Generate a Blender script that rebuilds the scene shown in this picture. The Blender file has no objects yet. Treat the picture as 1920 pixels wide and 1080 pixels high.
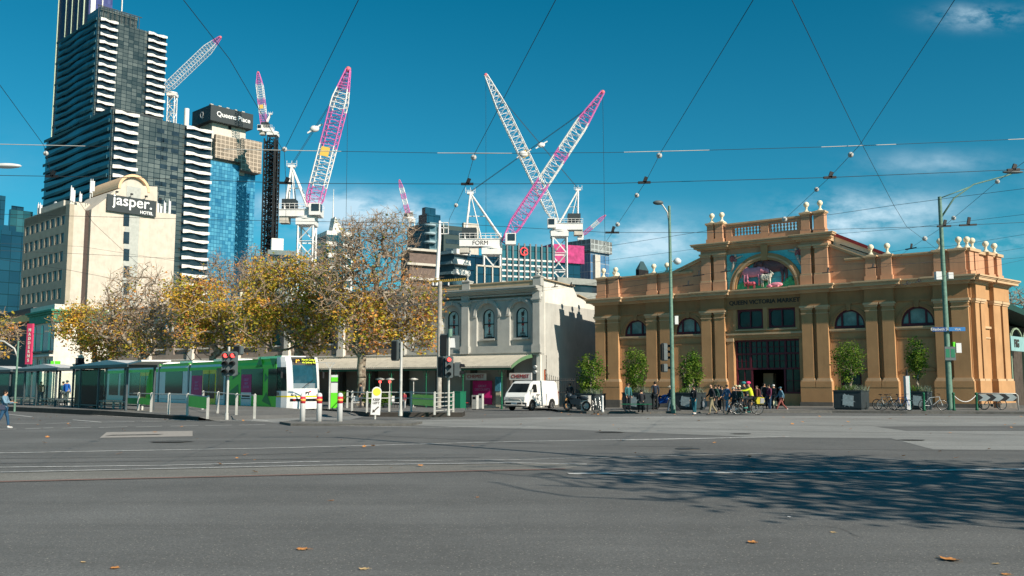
import bpy, bmesh, math, random
import numpy as np
from mathutils import Vector, Matrix, noise as mnoise
random.seed(11)
S = bpy.context.scene
PI = math.pi
# ---------------- camera, world, sun, exposure
CZ = 1.7; FPX = 1700.0; TH = math.atan(181/FPX)
SUN_AZ = math.radians(135.5); SUN_EL = math.radians(30)
SKY_STRENGTH = 0.065; SUN_STRENGTH = 5.0; EXPOSURE = 0.42
cam = bpy.data.cameras.new('camera'); co = bpy.data.objects.new('camera', cam); S.collection.objects.link(co)
cam.sensor_width = 36; cam.lens = FPX/1920*36; cam.clip_end = 6000; cam.clip_start = .1
co.location = (0, 0, CZ); co.rotation_euler = (PI/2+TH, 0, 0); S.camera = co
S.view_settings.view_transform = 'Standard'; S.view_settings.look = 'None'
S.view_settings.exposure = EXPOSURE; S.view_settings.gamma = 1
sun = bpy.data.lights.new('sun', 'SUN'); so = bpy.data.objects.new('sun', sun); S.collection.objects.link(so)
sun.energy = SUN_STRENGTH; sun.angle = math.radians(.5); sun.color = (1, .89, .74)
sdir = Vector((math.sin(SUN_AZ)*math.cos(SUN_EL), math.cos(SUN_AZ)*math.cos(SUN_EL), math.sin(SUN_EL)))
so.rotation_euler = sdir.to_track_quat('Z', 'Y').to_euler()
W = bpy.data.worlds.new('World'); S.world = W; W.use_nodes = True
wt = W.node_tree; wt.nodes.clear()
class NT:
    def __init__(s, nt): s.nt = nt
    def n(s, t, **k):
        o = s.nt.nodes.new(t)
        for a, b in k.items(): setattr(o, a, b)
        return o
    def put(s, sock, v):
        if isinstance(v, (int, float)): sock.default_value = v
        elif isinstance(v, (tuple, list)): sock.default_value = v
        else: s.nt.links.new(v, sock)
    def m(s, op, a, b=0.0, c=None):
        o = s.n('ShaderNodeMath', operation=op); s.put(o.inputs[0], a); s.put(o.inputs[1], b)
        if c is not None: s.put(o.inputs[2], c)
        return o.outputs[0]
    def mix(s, f, a, b, mode='MIX'):
        o = s.n('ShaderNodeMix', data_type='RGBA', blend_type=mode); s.put(o.inputs[0], f)
        s.put(o.inputs[6], a if not isinstance(a, tuple) else (*a[:3], 1)); s.put(o.inputs[7], b if not isinstance(b, tuple) else (*b[:3], 1))
        return o.outputs[2]
    def noise(s, vec, scale, det=3, rough=.5):
        o = s.n('ShaderNodeTexNoise'); s.put(o.inputs['Vector'], vec); o.inputs['Scale'].default_value = scale
        o.inputs['Detail'].default_value = det; o.inputs['Roughness'].default_value = rough
        return o.outputs['Fac']
    def ramp(s, v, lo, hi, a=0.0, b=1.0):
        o = s.n('ShaderNodeMapRange'); s.put(o.inputs[0], v); o.inputs[1].default_value = lo; o.inputs[2].default_value = hi
        o.inputs[3].default_value = a; o.inputs[4].default_value = b; return o.outputs[0]
w = NT(wt)
sky = w.n('ShaderNodeTexSky', sky_type='NISHITA'); sky.sun_disc = False; sky.sun_elevation = SUN_EL
sky.sun_rotation = SUN_AZ; sky.air_density = 1.0; sky.dust_density = .3; sky.ozone_density = 3.0
tc = w.n('ShaderNodeTexCoord'); sp = w.n('ShaderNodeSeparateXYZ'); wt.links.new(tc.outputs['Generated'], sp.inputs[0])
yy = w.m('MAXIMUM', sp.outputs[1], .08)
ca = w.m('DIVIDE', sp.outputs[0], yy); cb = w.m('DIVIDE', sp.outputs[2], yy)
cv = w.n('ShaderNodeCombineXYZ'); w.put(cv.inputs[0], ca); w.put(cv.inputs[1], w.m('MULTIPLY', cb, 2.1))
n1 = w.noise(cv.outputs[0], 7.5, 7, .62); n2 = w.noise(cv.outputs[0], 22, 5, .6)
tot = None
for (px, py, sx, sy, k) in ((600, 395, 120, 34, 1.25), (740, 398, 100, 30, 1.1), (560, 385, 60, 20, .9), (1210, 455, 110, 45, .95), (1080, 470, 90, 30, .6), (1640, 400, 150, 40, 1.0),
                            (1560, 440, 80, 22, .8), (1870, 10, 75, 20, 1.0), (1880, 455, 90, 22, .7), (1760, 300, 130, 22, .3), (980, 380, 90, 30, .35), (60, 480, 120, 50, .4),
                            (-500, 300, 300, 60, .8), (2400, 350, 300, 70, .8)):
    da = w.m('MULTIPLY', w.m('SUBTRACT', ca, (px-960)/FPX), FPX/sx); db = w.m('MULTIPLY', w.m('SUBTRACT', cb, (721-py)/FPX), FPX/sy)
    d2 = w.m('ADD', w.m('MULTIPLY', da, da), w.m('MULTIPLY', db, db))
    g = w.m('MULTIPLY', w.m('POWER', 2.718, w.m('MULTIPLY', d2, -1.0)), k)
    tot = g if tot is None else w.m('ADD', tot, g)
cf = w.m('MULTIPLY', w.m('MULTIPLY', tot, 1.6), w.ramp(w.m('ADD', w.m('MULTIPLY', n1, .75), w.m('MULTIPLY', n2, .25)), .40, .68))
cf = w.m('MINIMUM', cf, .85)
tint = w.mix(1.0, sky.outputs[0], w.mix(w.ramp(sp.outputs[2], .0, .40), (.30, 1.08, 1.14), (.04, .92, .98)), 'MULTIPLY')
# slightly brighter, greener air low down as the Nishita sky has it, warmer white cloud
cl = w.mix(cf, tint, (7.5, 10.0, 11.5))
bg = w.n('ShaderNodeBackground'); wt.links.new(cl, bg.inputs[0]); bg.inputs[1].default_value = SKY_STRENGTH
wo = w.n('ShaderNodeOutputWorld'); wt.links.new(bg.outputs[0], wo.inputs[0])

# ---------------- helpers
def ray(px, py):
    x = (px-960)/FPX; u = (540-py)/FPX
    return (x, math.cos(TH)-math.sin(TH)*u, math.sin(TH)+math.cos(TH)*u)
def at(px, py, Y):
    r = ray(px, py); t = Y/r[1]; return Vector((r[0]*t, Y, CZ+r[2]*t))
def gnd(px, py, z=0.0):
    r = ray(px, py); t = (z-CZ)/r[2]; return Vector((r[0]*t, r[1]*t, z))
def sm(a, b, x):
    t = min(1, max(0, (x-a)/(b-a))); return t*t*(3-2*t)
def G(x, y): return -.42*sm(56, 82, y)*sm(26, 9, -(-x)) * 0 + (-.42*sm(56, 82, y)*(1-sm(9, 26, x))*sm(-15, -6, x))
class Fr:
    """a vertical plane from A to B on the ground: local x along it, y away from the viewer, z up"""
    def __init__(s, A, B):
        s.A = A; d = math.hypot(B[0]-A[0], B[1]-A[1]); s.L = d; s.d = ((B[0]-A[0])/d, (B[1]-A[1])/d); s.n = (-s.d[1], s.d[0])
        s.rz = math.atan2(s.d[1], s.d[0])
    def uz(s, px, py, v=0):
        r = ray(px, py); n = s.n; k = s.A[0]*n[0]+s.A[1]*n[1]+v; t = k/(r[0]*n[0]+r[1]*n[1])
        X = r[0]*t; Y = r[1]*t; return ((X-s.A[0])*s.d[0]+(Y-s.A[1])*s.d[1], CZ+r[2]*t)
    def w(s, u, v, z=0): return Vector((s.A[0]+s.d[0]*u+s.n[0]*v, s.A[1]+s.d[1]*u+s.n[1]*v, z))
MATS = {}
def mat(name, col, rough=.8, metal=0.0, var=.12, nsc=2.0, spec=.3, emit=0.0, bump=0.0, bsc=30.0, coat=0.0, fn=None, dirt=0.0, alpha=1.0):
    if name in MATS: return MATS[name]
    m = bpy.data.materials.new(name); m.use_nodes = True; MATS[name] = m
    t = NT(m.node_tree); b = m.node_tree.nodes['Principled BSDF']
    b.inputs['Roughness'].default_value = rough; b.inputs['Metallic'].default_value = metal
    b.inputs['Specular IOR Level'].default_value = spec; b.inputs['Coat Weight'].default_value = coat
    b.inputs['Alpha'].default_value = alpha
    geo = t.n('ShaderNodeNewGeometry'); P = geo.outputs['Position']
    c = (*col, 1)
    if fn: c = fn(t, P, col)
    elif var > 0:
        n = t.noise(P, nsc, 5, .6); f = t.ramp(n, .3, .7, 1-var, 1+var)
        hsv = t.n('ShaderNodeHueSaturation'); hsv.inputs['Color'].default_value = (*col, 1); t.put(hsv.inputs['Value'], f); c = hsv.outputs[0]
        if dirt > 0:
            mp = t.n('ShaderNodeMapping'); mp.inputs['Scale'].default_value = (2.2, 2.2, .18); m.node_tree.links.new(P, mp.inputs[0])
            d = t.ramp(t.noise(mp.outputs[0], 1.2, 6, .65), .48, .72, 0, dirt)
            c = t.mix(d, c, tuple(x*.45 for x in col))
    t.put(b.inputs['Base Color'], c)
    if emit > 0:
        b.inputs['Emission Color'].default_value = (*col, 1); b.inputs['Emission Strength'].default_value = emit
    if bump > 0:
        bp = t.n('ShaderNodeBump'); bp.inputs['Strength'].default_value = bump; bp.inputs['Distance'].default_value = .02
        t.put(bp.inputs['Height'], t.noise(P, bsc, 4, .6)); m.node_tree.links.new(bp.outputs[0], b.inputs['Normal'])
    return m
def tag(o, label=None, cat=None, group=None, kind=None):
    if label: o['label'] = label
    if cat: o['category'] = cat
    if group: o['group'] = group
    if kind: o['kind'] = kind
    return o
def thing(name, label, cat, loc=(0, 0, 0), rz=0.0, group=None):
    o = bpy.data.objects.new(name, None); S.collection.objects.link(o); o.location = loc; o.rotation_euler = (0, 0, rz)
    o.empty_display_size = .3
    return tag(o, label, cat, group)
def basis(d):
    d = Vector(d).normalized(); a = Vector((0, 0, 1)) if abs(d.z) < .9 else Vector((1, 0, 0))
    u = d.cross(a).normalized(); return u, d.cross(u)
class MB:
    def __init__(s): s.v = []; s.f = []; s.mi = []; s.sm = []
    def add(s, vs, fs, m=0, smooth=False):
        o = len(s.v); s.v += [tuple(v) for v in vs]
        for f in fs: s.f.append([i+o for i in f]); s.mi.append(m); s.sm.append(smooth)
        return s
    def box(s, x0, y0, z0, x1, y1, z1, m=0):
        vs = [(x0, y0, z0), (x1, y0, z0), (x1, y1, z0), (x0, y1, z0), (x0, y0, z1), (x1, y0, z1), (x1, y1, z1), (x0, y1, z1)]
        return s.add(vs, [(0, 3, 2, 1), (4, 5, 6, 7), (0, 1, 5, 4), (1, 2, 6, 5), (2, 3, 7, 6), (3, 0, 4, 7)], m)
    def cb(s, cx, cy, cz, sx, sy, sz, m=0): return s.box(cx-sx/2, cy-sy/2, cz-sz/2, cx+sx/2, cy+sy/2, cz+sz/2, m)
    def cyl(s, p0, p1, r0, r1=None, n=8, m=0, smooth=True, caps=True):
        r1 = r0 if r1 is None else r1; p0 = Vector(p0); p1 = Vector(p1); u, v = basis(p1-p0)
        vs = []
        for p, r in ((p0, r0), (p1, r1)):
            for i in range(n): a = 2*PI*i/n; vs.append(p+u*(r*math.cos(a))+v*(r*math.sin(a)))
        fs = [(i, (i+1) % n, n+(i+1) % n, n+i) for i in range(n)]
        s.add(vs, fs, m, smooth and n > 4)
        if caps: s.add(vs[:n], [tuple(range(n-1, -1, -1))], m); s.add(vs[n:], [tuple(range(n))], m)
        return s
    def bar(s, p0, p1, w, h=None, m=0):
        """rectangular bar, width w (horizontal across), height h"""
        h = h or w; p0 = Vector(p0); p1 = Vector(p1); d = (p1-p0).normalized()
        u = d.cross(Vector((0, 0, 1))); u = Vector((1, 0, 0)) if u.length < .01 else u.normalized(); v = u.cross(d)
        vs = [p+u*a*w/2+v*b*h/2 for p in (p0, p1) for a, b in ((-1, -1), (1, -1), (1, 1), (-1, 1))]
        return s.add(vs, [(0, 3, 2, 1), (4, 5, 6, 7), (0, 1, 5, 4), (1, 2, 6, 5), (2, 3, 7, 6), (3, 0, 4, 7)], m)
    def tube(s, pts, r, n=6, m=0):
        pts = [Vector(p) for p in pts]; R = r if isinstance(r, (list, tuple)) else [r]*len(pts); vs = []
        for i, p in enumerate(pts):
            d = pts[min(i+1, len(pts)-1)]-pts[max(i-1, 0)]; u, v = basis(d)
            for k in range(n): a = 2*PI*k/n; vs.append(p+u*(R[i]*math.cos(a))+v*(R[i]*math.sin(a)))
        fs = [(i*n+k, i*n+(k+1) % n, (i+1)*n+(k+1) % n, (i+1)*n+k) for i in range(len(pts)-1) for k in range(n)]
        fs += [tuple(range(n-1, -1, -1)), tuple(range((len(pts)-1)*n, len(pts)*n))]
        return s.add(vs, fs, m, n > 4)
    def lathe(s, c, prof, n=12, m=0, smooth=True):
        vs = [(c[0]+r*math.cos(2*PI*k/n), c[1]+r*math.sin(2*PI*k/n), c[2]+z) for r, z in prof for k in range(n)]
        fs = [(i*n+k, i*n+(k+1) % n, (i+1)*n+(k+1) % n, (i+1)*n+k) for i in range(len(prof)-1) for k in range(n)]
        fs += [tuple(range(n-1, -1, -1)), tuple(range((len(prof)-1)*n, len(prof)*n))]
        return s.add(vs, fs, m, smooth)
    def sph(s, c, r, n=10, k=6, m=0):
        r = (r, r, r) if isinstance(r, (int, float)) else r; vs = []
        for i in range(k+1):
            a = PI*i/k
            for j in range(n):
                b = 2*PI*j/n; vs.append((c[0]+r[0]*math.sin(a)*math.cos(b), c[1]+r[1]*math.sin(a)*math.sin(b), c[2]+r[2]*math.cos(a)))
        fs = [(i*n+j, (i+1)*n+j, (i+1)*n+(j+1) % n, i*n+(j+1) % n) for i in range(k) for j in range(n)]
        return s.add(vs, fs, m, True)
    def prism(s, pts, off, m=0):
        """planar polygon pts extruded by off"""
        off = Vector(off); n = len(pts); a = [Vector(p) for p in pts]; b = [p+off for p in a]
        return s.add(a+b, [tuple(range(n-1, -1, -1)), tuple(range(n, 2*n))]+[(i, (i+1) % n, n+(i+1) % n, n+i) for i in range(n)], m)
    def xz(s, pts, y0, y1, m=0): return s.prism([(x, y0, z) for x, z in pts], (0, y1-y0, 0), m)
    def wall(s, x0, x1, z0, z1, y, th, ops=(), m=0, seg=14):
        """wall in the x-z plane with openings (xa, xb, za, ztop, arch_rise); front face at y, thickness th"""
        x = x0
        for xa, xb, za, zb, ar in sorted(ops):
            if xa > x: s.box(x, y, z0, xa, y+th, z1, m)
            if za > z0: s.box(xa, y, z0, xb, y+th, za, m)
            if ar <= 0:
                if zb < z1: s.box(xa, y, zb, xb, y+th, z1, m)
            else:
                c = (xa+xb)/2; r = (xb-xa)/2; sp = zb-ar; pa = [(c-r*math.cos(PI*i/seg), sp+ar*math.sin(PI*i/seg)) for i in range(seg+1)]
                for i in range(seg):
                    (a, b), (c2, d) = pa[i], pa[i+1]
                    s.prism([(a, y, b), (c2, y, d), (c2, y, z1), (a, y, z1)], (0, th, 0), m)
            x = xb
        if x < x1: s.box(x, y, z0, x1, y+th, z1, m)
        return s
    def archband(s, cx, cz, r0, r1, y0, y1, e=1.0, a0=0, a1=PI, seg=18, m=0):
        """arch-shaped moulding between radii r0 and r1"""
        for i in range(seg):
            a = a0+(a1-a0)*i/seg; b = a0+(a1-a0)*(i+1)/seg
            q = [(cx+r*math.cos(t), y0, cz+e*r*math.sin(t)) for r, t in ((r0, a), (r1, a), (r1, b), (r0, b))]
            s.prism(q, (0, y1-y0, 0), m)
        return s
    def build(s, name, mats, parent=None, loc=None, label=None, kind=None):
        me = bpy.data.meshes.new(name); me.from_pydata(s.v, [], s.f)
        if not isinstance(mats, (list, tuple)): mats = [mats]
        for q in mats: me.materials.append(q)
        me.polygons.foreach_set('material_index', s.mi); me.polygons.foreach_set('use_smooth', s.sm)
        me.update()
        bm = bmesh.new(); bm.from_mesh(me)
        if len(bm.faces) < 6000: bmesh.ops.recalc_face_normals(bm, faces=bm.faces)
        bm.to_mesh(me); bm.free()
        o = bpy.data.objects.new(name, me); S.collection.objects.link(o)
        if parent: o.parent = parent
        if loc is not None: o.location = loc
        if label: o['label'] = label
        if kind: o['kind'] = kind
        return o
def text(name, body, size, m, parent=None, loc=(0, 0, 0), rot=(PI/2, 0, 0), ext=.01, align='CENTER', sx=1.0, sp=1.0, bold=0.0):
    c = bpy.data.curves.new(name, 'FONT'); c.body = body; c.size = size; c.extrude = ext; c.align_x = align; c.align_y = 'CENTER'
    c.space_character = sp; c.offset = bold; c.materials.append(m)
    o = bpy.data.objects.new(name, c); S.collection.objects.link(o); o.location = loc; o.rotation_euler = rot; o.scale = (sx, 1, 1)
    if parent: o.parent = parent
    dg = bpy.context.evaluated_depsgraph_get(); me = bpy.data.meshes.new_from_object(o.evaluated_get(dg))
    q = bpy.data.objects.new(name, me); S.collection.objects.link(q); q.location = loc; q.rotation_euler = rot; q.scale = (sx, 1, 1); q.parent = parent
    bpy.data.objects.remove(o); bpy.data.curves.remove(c); q.name = name
    return q
def copy_tree(o, parent=None):
    c = o.copy(); S.collection.objects.link(c)
    if parent: c.parent = parent
    for ch in list(o.children): copy_tree(ch, c)
    return c

# ---------------- ground
def asphalt(t, P, col):
    fine = t.noise(P, 85, 2, .8); grit = t.noise(P, 28, 3, .7); mid = t.noise(P, 5, 5, .65); big = t.noise(P, .3, 5, .6)
    v = t.n('ShaderNodeTexVoronoi'); v.inputs['Scale'].default_value = 27; t.put(v.inputs['Vector'], P)
    mp = t.n('ShaderNodeMapping'); mp.inputs['Scale'].default_value = (.045, .7, 1); t.put(mp.inputs[0], P)
    streak = t.noise(mp.outputs[0], 1.0, 6, .62)
    mp2 = t.n('ShaderNodeMapping'); mp2.inputs['Scale'].default_value = (.02, 2.6, 1); mp2.inputs['Rotation'].default_value = (0, 0, .06); t.put(mp2.inputs[0], P)
    tyre = t.noise(mp2.outputs[0], 1.0, 3, .5)
    a = t.mix(t.ramp(big, .34, .66), tuple(c*.70 for c in col), tuple(c*1.2 for c in col))
    a = t.mix(t.ramp(streak, .44, .62, 0, .65), a, tuple(c*.62 for c in col))
    a = t.mix(t.ramp(tyre, .56, .68, 0, .35), a, tuple(c*.6 for c in col))
    a = t.mix(t.ramp(mid, .4, .7, 0, .3), a, tuple(c*1.35 for c in col))
    a = t.mix(t.ramp(grit, .44, .60, 0, .75), a, tuple(c*.55 for c in col))
    a = t.mix(t.ramp(fine, .46, .62, 0, .6), a, tuple(c*.38 for c in col))
    sp = t.m('MULTIPLY', t.ramp(v.outputs['Distance'], .10, .30, 1, 0), t.ramp(t.noise(P, 31, 2), .50, .58))
    return t.mix(t.m('MULTIPLY', sp, .9), a, (.50, .46, .40))
M_as = mat('asphalt', (.190, .191, .187), .88, fn=asphalt, bump=.35, bsc=90, spec=.25)
M_con = mat('track_concrete', (.36, .36, .345), .85, fn=asphalt, bump=.2, bsc=60)
M_con2 = mat('track_band_asphalt', (.28, .27, .245), .88, fn=asphalt, bump=.3, bsc=70)
M_dark = mat('dark_patch_asphalt', (.10, .10, .097), .85, fn=asphalt, bump=.3, bsc=70)
M_pave = mat('bluestone_paving', (.17, .165, .155), .75, var=.25, nsc=1.5, bump=.15)
M_kerb = mat('bluestone_kerb', (.10, .098, .092), .8, var=.25, nsc=4)
def wornw(t, P, col):
    n = t.noise(P, 5, 5, .75); return t.mix(t.ramp(n, .44, .66, 0, .7), (.85, .84, .81), (.2, .2, .19))
def wornw2(t, P, col):
    n = t.noise(P, 2.5, 6, .8); return t.mix(t.ramp(n, .46, .62), (.62, .61, .58), (.17, .17, .165))
M_line = mat('road_paint', (.6, .6, .6), .7, fn=wornw); M_line2 = mat('worn_road_paint', (.5, .5, .5), .7, fn=wornw2)
M_rail = mat('steel_rail', (.10, .085, .075), .45, .6, var=.3)
M_redrail = mat('rust_and_glow_rail', (.30, .085, .05), .6, .1, var=.2)  # rust red; also paints the red light along the far rail
xs = [-2500, -600, -200, -90, -50, -25]+[-18+1.5*i for i in range(34)]+[36, 50, 90, 200, 600, 2500]
ys = [-300, -30, 0, 20, 40, 50]+[54+1.5*i for i in range(24)]+[95, 120, 200, 500, 1500, 4000]
b = MB(); nx = len(xs)
b.add([(x, y, G(x, y)) for y in ys for x in xs], [(j*nx+i, j*nx+i+1, (j+1)*nx+i+1, (j+1)*nx+i) for j in range(len(ys)-1) for i in range(nx-1)])
b.build('ground', M_as, kind='structure')
def sheet(name, pix, m, z, kind='structure'):
    pts = [gnd(x, y, 0) for x, y in pix]
    c = sum(pts, Vector())/len(pts); b = MB(); b.add([(p.x, p.y, z) for p in pts], [tuple(range(len(pts)))])
    return b.build(name, m, kind=kind)
def stripe(name, pix, w, m, z):
    b = MB(); P = [gnd(x, y) for x, y in pix]
    for a, c in zip(P, P[1:]):
        d = (c-a).normalized(); n = Vector((-d.y, d.x, 0))*w/2
        b.add([(q.x, q.y, z) for q in (a-n, c-n, c+n, a+n)], [(0, 1, 2, 3)])
    return b.build(name, m, kind='structure')
sheet('road_track_concrete', [(640, 792), (1040, 781.5), (1500, 780), (2300, 780), (2300, 846), (1750, 843), (1670, 822), (1420, 820), (1080, 806), (860, 801)], M_con, .004)
sheet('road_track_strip', [(-300, 893), (0, 886), (600, 873), (960, 868), (1100, 871), (1060, 880), (600, 890), (0, 904), (-300, 912)], M_con2, .004)
sheet('road_patch', [(1640, 800), (2300, 796), (2300, 808), (1700, 808)], M_as, .008)
sheet('road_track_apron', [(385, 787.5), (475, 780), (700, 776), (640, 792), (560, 797), (480, 790)], M_con, .006)
sheet('road_trench_patch', [(187, 821), (200, 810.5), (361, 808), (361, 818)], mat('pale_trench_concrete', (.36, .33, .30), .9, var=.15, nsc=6), .004)
b = MB()
for i in range(16):
    p = gnd(207+6.1*i, 816.5-.1*i); b.box(p.x-.05, p.y-.28, .006, p.x+.05, p.y+.28, .009)
b.build('road_grating', M_rail, kind='structure')
for i, (pix, wd, m) in enumerate([
    ([(-300, 856), (0, 850), (520, 840.5), (960, 828.5), (1480, 819.5)], .10, M_line), ([(-200, 880), (0, 877), (300, 873.5), (600, 866)], .08, M_line),
    ([(600, 866), (960, 863), (1430, 851)], .07, M_line2), ([(0, 886), (600, 873), (960, 868.5), (1100, 871)], .07, M_line),
    ([(1065, 889), (1500, 886), (1920, 880.5), (2200, 877)], .30, M_line2),
    ([(1160, 826), (1480, 819.5)], .12, M_line),
    ([(0, 767), (60, 770), (180, 779), (372, 789.5)], .12, M_line), ([(15, 777), (60, 782)], .12, M_line), ([(137, 787.5), (190, 792), (252, 791)], .12, M_line),
    ([(412, 789.5), (470, 786), (503, 789.5), (470, 790)], .12, M_line), ([(560, 797.5), (800, 801.5), (1040, 800)], .12, M_line),
    ([(25, 795), (72, 794)], .12, M_line), ([(86, 794.5), (133, 793)], .12, M_line), ([(146, 793.5), (190, 792)], .1, M_line2), ([(266, 790.5), (311, 790)], .12, M_line),
    ([(46, 804.5), (100, 802.5)], .12, M_line), ([(116, 803.5), (170, 801.5)], .12, M_line), ([(185, 802), (239, 800.5)], .12, M_line), ([(255, 801), (304, 799.5)], .12, M_line),
    ([(320, 799.5), (372, 798.5)], .12, M_line), ([(385, 798.5), (435, 797.5)], .12, M_line), ([(448, 797.5), (497, 796.5)], .12, M_line), ([(-20, 805.5), (30, 805)], .12, M_line),
    ([(1140, 784), (1180, 782.5)], .12, M_line), ([(1190, 783), (1230, 782)], .12, M_line), ([(1240, 782), (1300, 781)], .12, M_line)]):
    stripe('road_marking', pix, wd, m, .012+.0005*(i % 3))
for pix, m in (([(-300, 912), (0, 904.5), (600, 890.5), (1060, 880.5)], M_redrail), ([(-300, 893), (0, 887.5), (600, 874.5), (960, 870)], M_rail),
               ([(860, 787), (1100, 786), (1920, 785.5), (2300, 785)], M_redrail), ([(760, 791), (1100, 789.5), (1920, 790), (2300, 790)], M_rail),
               ([(900, 796), (1300, 797), (1920, 799), (2300, 800)], M_rail), ([(940, 799), (1300, 804), (1500, 809), (1920, 816)], M_rail), ([(0, 869.5), (500, 862), (900, 858)], M_rail)):
    stripe('road_rail', pix, .07, m, .018)
# tar seams and cracks in the near asphalt
for pix in ([(0, 860), (350, 857), (700, 846)], [(1450, 842), (1920, 846)], [(700, 817), (1100, 836), (1300, 838)]):
    stripe('road_seam', pix, .05, M_dark, .01)
for x, y, s_ in ((1145, 811, .5), (1390, 814, .35), (320, 829, .6), (1710, 826, .4)):
    p = gnd(x, y); b = MB(); b.add([(p.x+s_*(1+.2*math.sin(5*a))*math.cos(a), p.y+s_*.7*math.sin(a), .021) for a in [2*PI*i/20 for i in range(20)]], [tuple(range(20))])
    b.build('road_stain', M_dark, kind='structure')
rk = random.Random(9)
for x0, y0, n_, dx in ((1500, 985, 7, 30), (500, 915, 8, 30), (1120, 925, 6, 25)):
    p = gnd(x0, y0); b = MB(); a = rk.uniform(-.3, .3)
    for i in range(n_):
        a += rk.uniform(-.5, .5); q = p+Vector((math.cos(a), math.sin(a)*.8, 0))*rk.uniform(.1, .3); d = (q-p).normalized(); s_ = Vector((-d.y, d.x, 0))*rk.uniform(.002, .005)
        b.add([(v.x, v.y, .006) for v in (p-s_, q-s_, q+s_, p+s_)], [(0, 1, 2, 3)]); p = q
    b.build('road_crack', mat('tar_crack', (.035, .035, .035), .7), kind='structure')
for x, y, r_ in ((1290, 842, .33),):
    p = gnd(x, y); b = MB(); b.cyl((p.x, p.y, .0), (p.x, p.y, .014), r_, r_, 24, caps=True); b.build('road_manhole', M_rail, kind='structure')
# pavements and kerbs
def slab(name, outline, z0, z1, m, mk):
    """raised pavement that follows the ground; the kerb is its edge"""
    b = MB(); n = len(outline)
    vs = [(x, y, G(x, y)+z1) for x, y in outline]+[(x, y, G(x, y)+z0) for x, y in outline]
    b.add(vs, [tuple(range(n))], 0); b.add(vs, [(i, (i+1) % n, n+(i+1) % n, n+i) for i in range(n)], 1)
    o = b.build(name, [m, mk], kind='structure'); return o
MK = Fr((7.53, 80), (31.43, 62))
def edge(pxs, z=.0): return [tuple(gnd(x, y, z)[:2]) for x, y in pxs]
# market pavement: strips so that it can follow the dip
ft = edge([(1046, 772.5), (1100, 775.5), (1160, 775.5), (1300, 775), (1420, 774.5), (1560, 774), (1700, 775.5), (1830, 776), (2000, 777.5), (2300, 780)])
bk = [tuple(MK.w(u, .5)[:2]) for u in (-9, -2, 1, 6, 12, 17, 22, 26, 30, 45)]
b = MB(); rows = 6; vs = []
for j in range(rows+1):
    for (x0, y0), (x1, y1) in zip(ft, bk):
        t = j/rows; x = x0+(x1-x0)*t; y = y0+(y1-y0)*t; vs.append((x, y, G(x, y)+.13))
n = len(ft); b.add(vs, [(j*n+i, j*n+i+1, (j+1)*n+i+1, (j+1)*n+i) for j in range(rows) for i in range(n-1)], 0)
for i in range(n-1):
    a, c = ft[i], ft[i+1]; za, zc = G(*a), G(*c)
    b.add([(a[0], a[1], za), (c[0], c[1], zc), (c[0], c[1], zc+.13), (a[0], a[1], za+.13)], [(0, 1, 2, 3)], 1)
    b.add([(a[0], a[1], za+.134), (c[0], c[1], zc+.134), (c[0], c[1]+.3, zc+.134), (a[0], a[1]+.3, za+.134)], [(0, 1, 2, 3)], 1)
b.build('pavement', [M_pave, M_kerb], kind='structure')
# ---------------- market hall
def wallpaint(t, P, col):
    mp = t.n('ShaderNodeMapping'); mp.inputs['Scale'].default_value = (1.6, 1.6, .22); t.put(mp.inputs[0], P)
    n = t.noise(P, .8, 5, .6); d = t.ramp(t.noise(mp.outputs[0], 1.3, 6, .7), .52, .74, 0, .35)
    c = t.mix(t.ramp(n, .3, .7), tuple(x*.88 for x in col), tuple(min(1, x*1.1) for x in col))
    return t.mix(d, c, tuple(x*.55 for x in col))
M_or = mat('ochre_render', (.46, .255, .12), .85, fn=wallpaint, bump=.12, bsc=20)
M_or2 = mat('dark_ochre_render', (.36, .19, .088), .85, fn=wallpaint, bump=.12, bsc=20)
M_pk = mat('peach_render', (.54, .295, .175), .85, fn=wallpaint, bump=.12, bsc=20)
M_tr = mat('cream_trim', (.55, .375, .225), .75, fn=wallpaint)
M_cr = mat('cream_ball', (.78, .68, .50), .7, var=.1)
M_base = mat('bluestone_plinth', (.13, .115, .10), .8, var=.2)
M_mar = mat('maroon_joinery', (.10, .016, .028), .5, var=.1)
def glassy(name, col, rough=.08, spec=.6, var=.5, nsc=.7, metal=0.0):
    return mat(name, col, rough, metal, var=var, nsc=nsc, spec=spec)
M_gl = glassy('window_glass', (.025, .035, .035), .06, .35)
M_glb = glassy('pale_blind_glass', (.20, .27, .25), .15, .4, .45, 1.2)
M_dk = mat('dark_interior', (.015, .014, .015), .9, var=.3)
M_let = mat('dark_lettering', (.05, .04, .035), .6, var=0)
M_stain = mat('stone_cap', (.42, .33, .22), .85, fn=wallpaint)
mk = thing('market_hall', 'long ochre market hall with paired pilasters, ball finials and an arched animal relief', 'market hall', (MK.A[0], MK.A[1], 0), MK.rz)
PP = [(0, .97, 1.25, 2.31), (5.04, 6.0, 6.34, 7.28), (10.1, 10.95, 11.26, 12.1), (18.35, 19.15, 19.46, 20.32), (23.05, 23.85, 24.2, 25.0), (27.7, 28.5, 28.78, 29.85)]
LW = 29.92
b = MB(); th = .5
bays = [(2.31, 5.04, 3.88), (7.28, 10.1, 8.78), (20.32, 23.05, 21.78), (25.0, 27.7, 26.5)]
wr = 1.1
ops = []
for xa, xb, c in bays: ops.append((c-wr, c+wr, 5.82, 7.22, 1.18))
ops += [(13.06, 15.18, 6.08, 7.62, 0), (15.62, 17.74, 6.08, 7.6, 0)]
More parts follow.
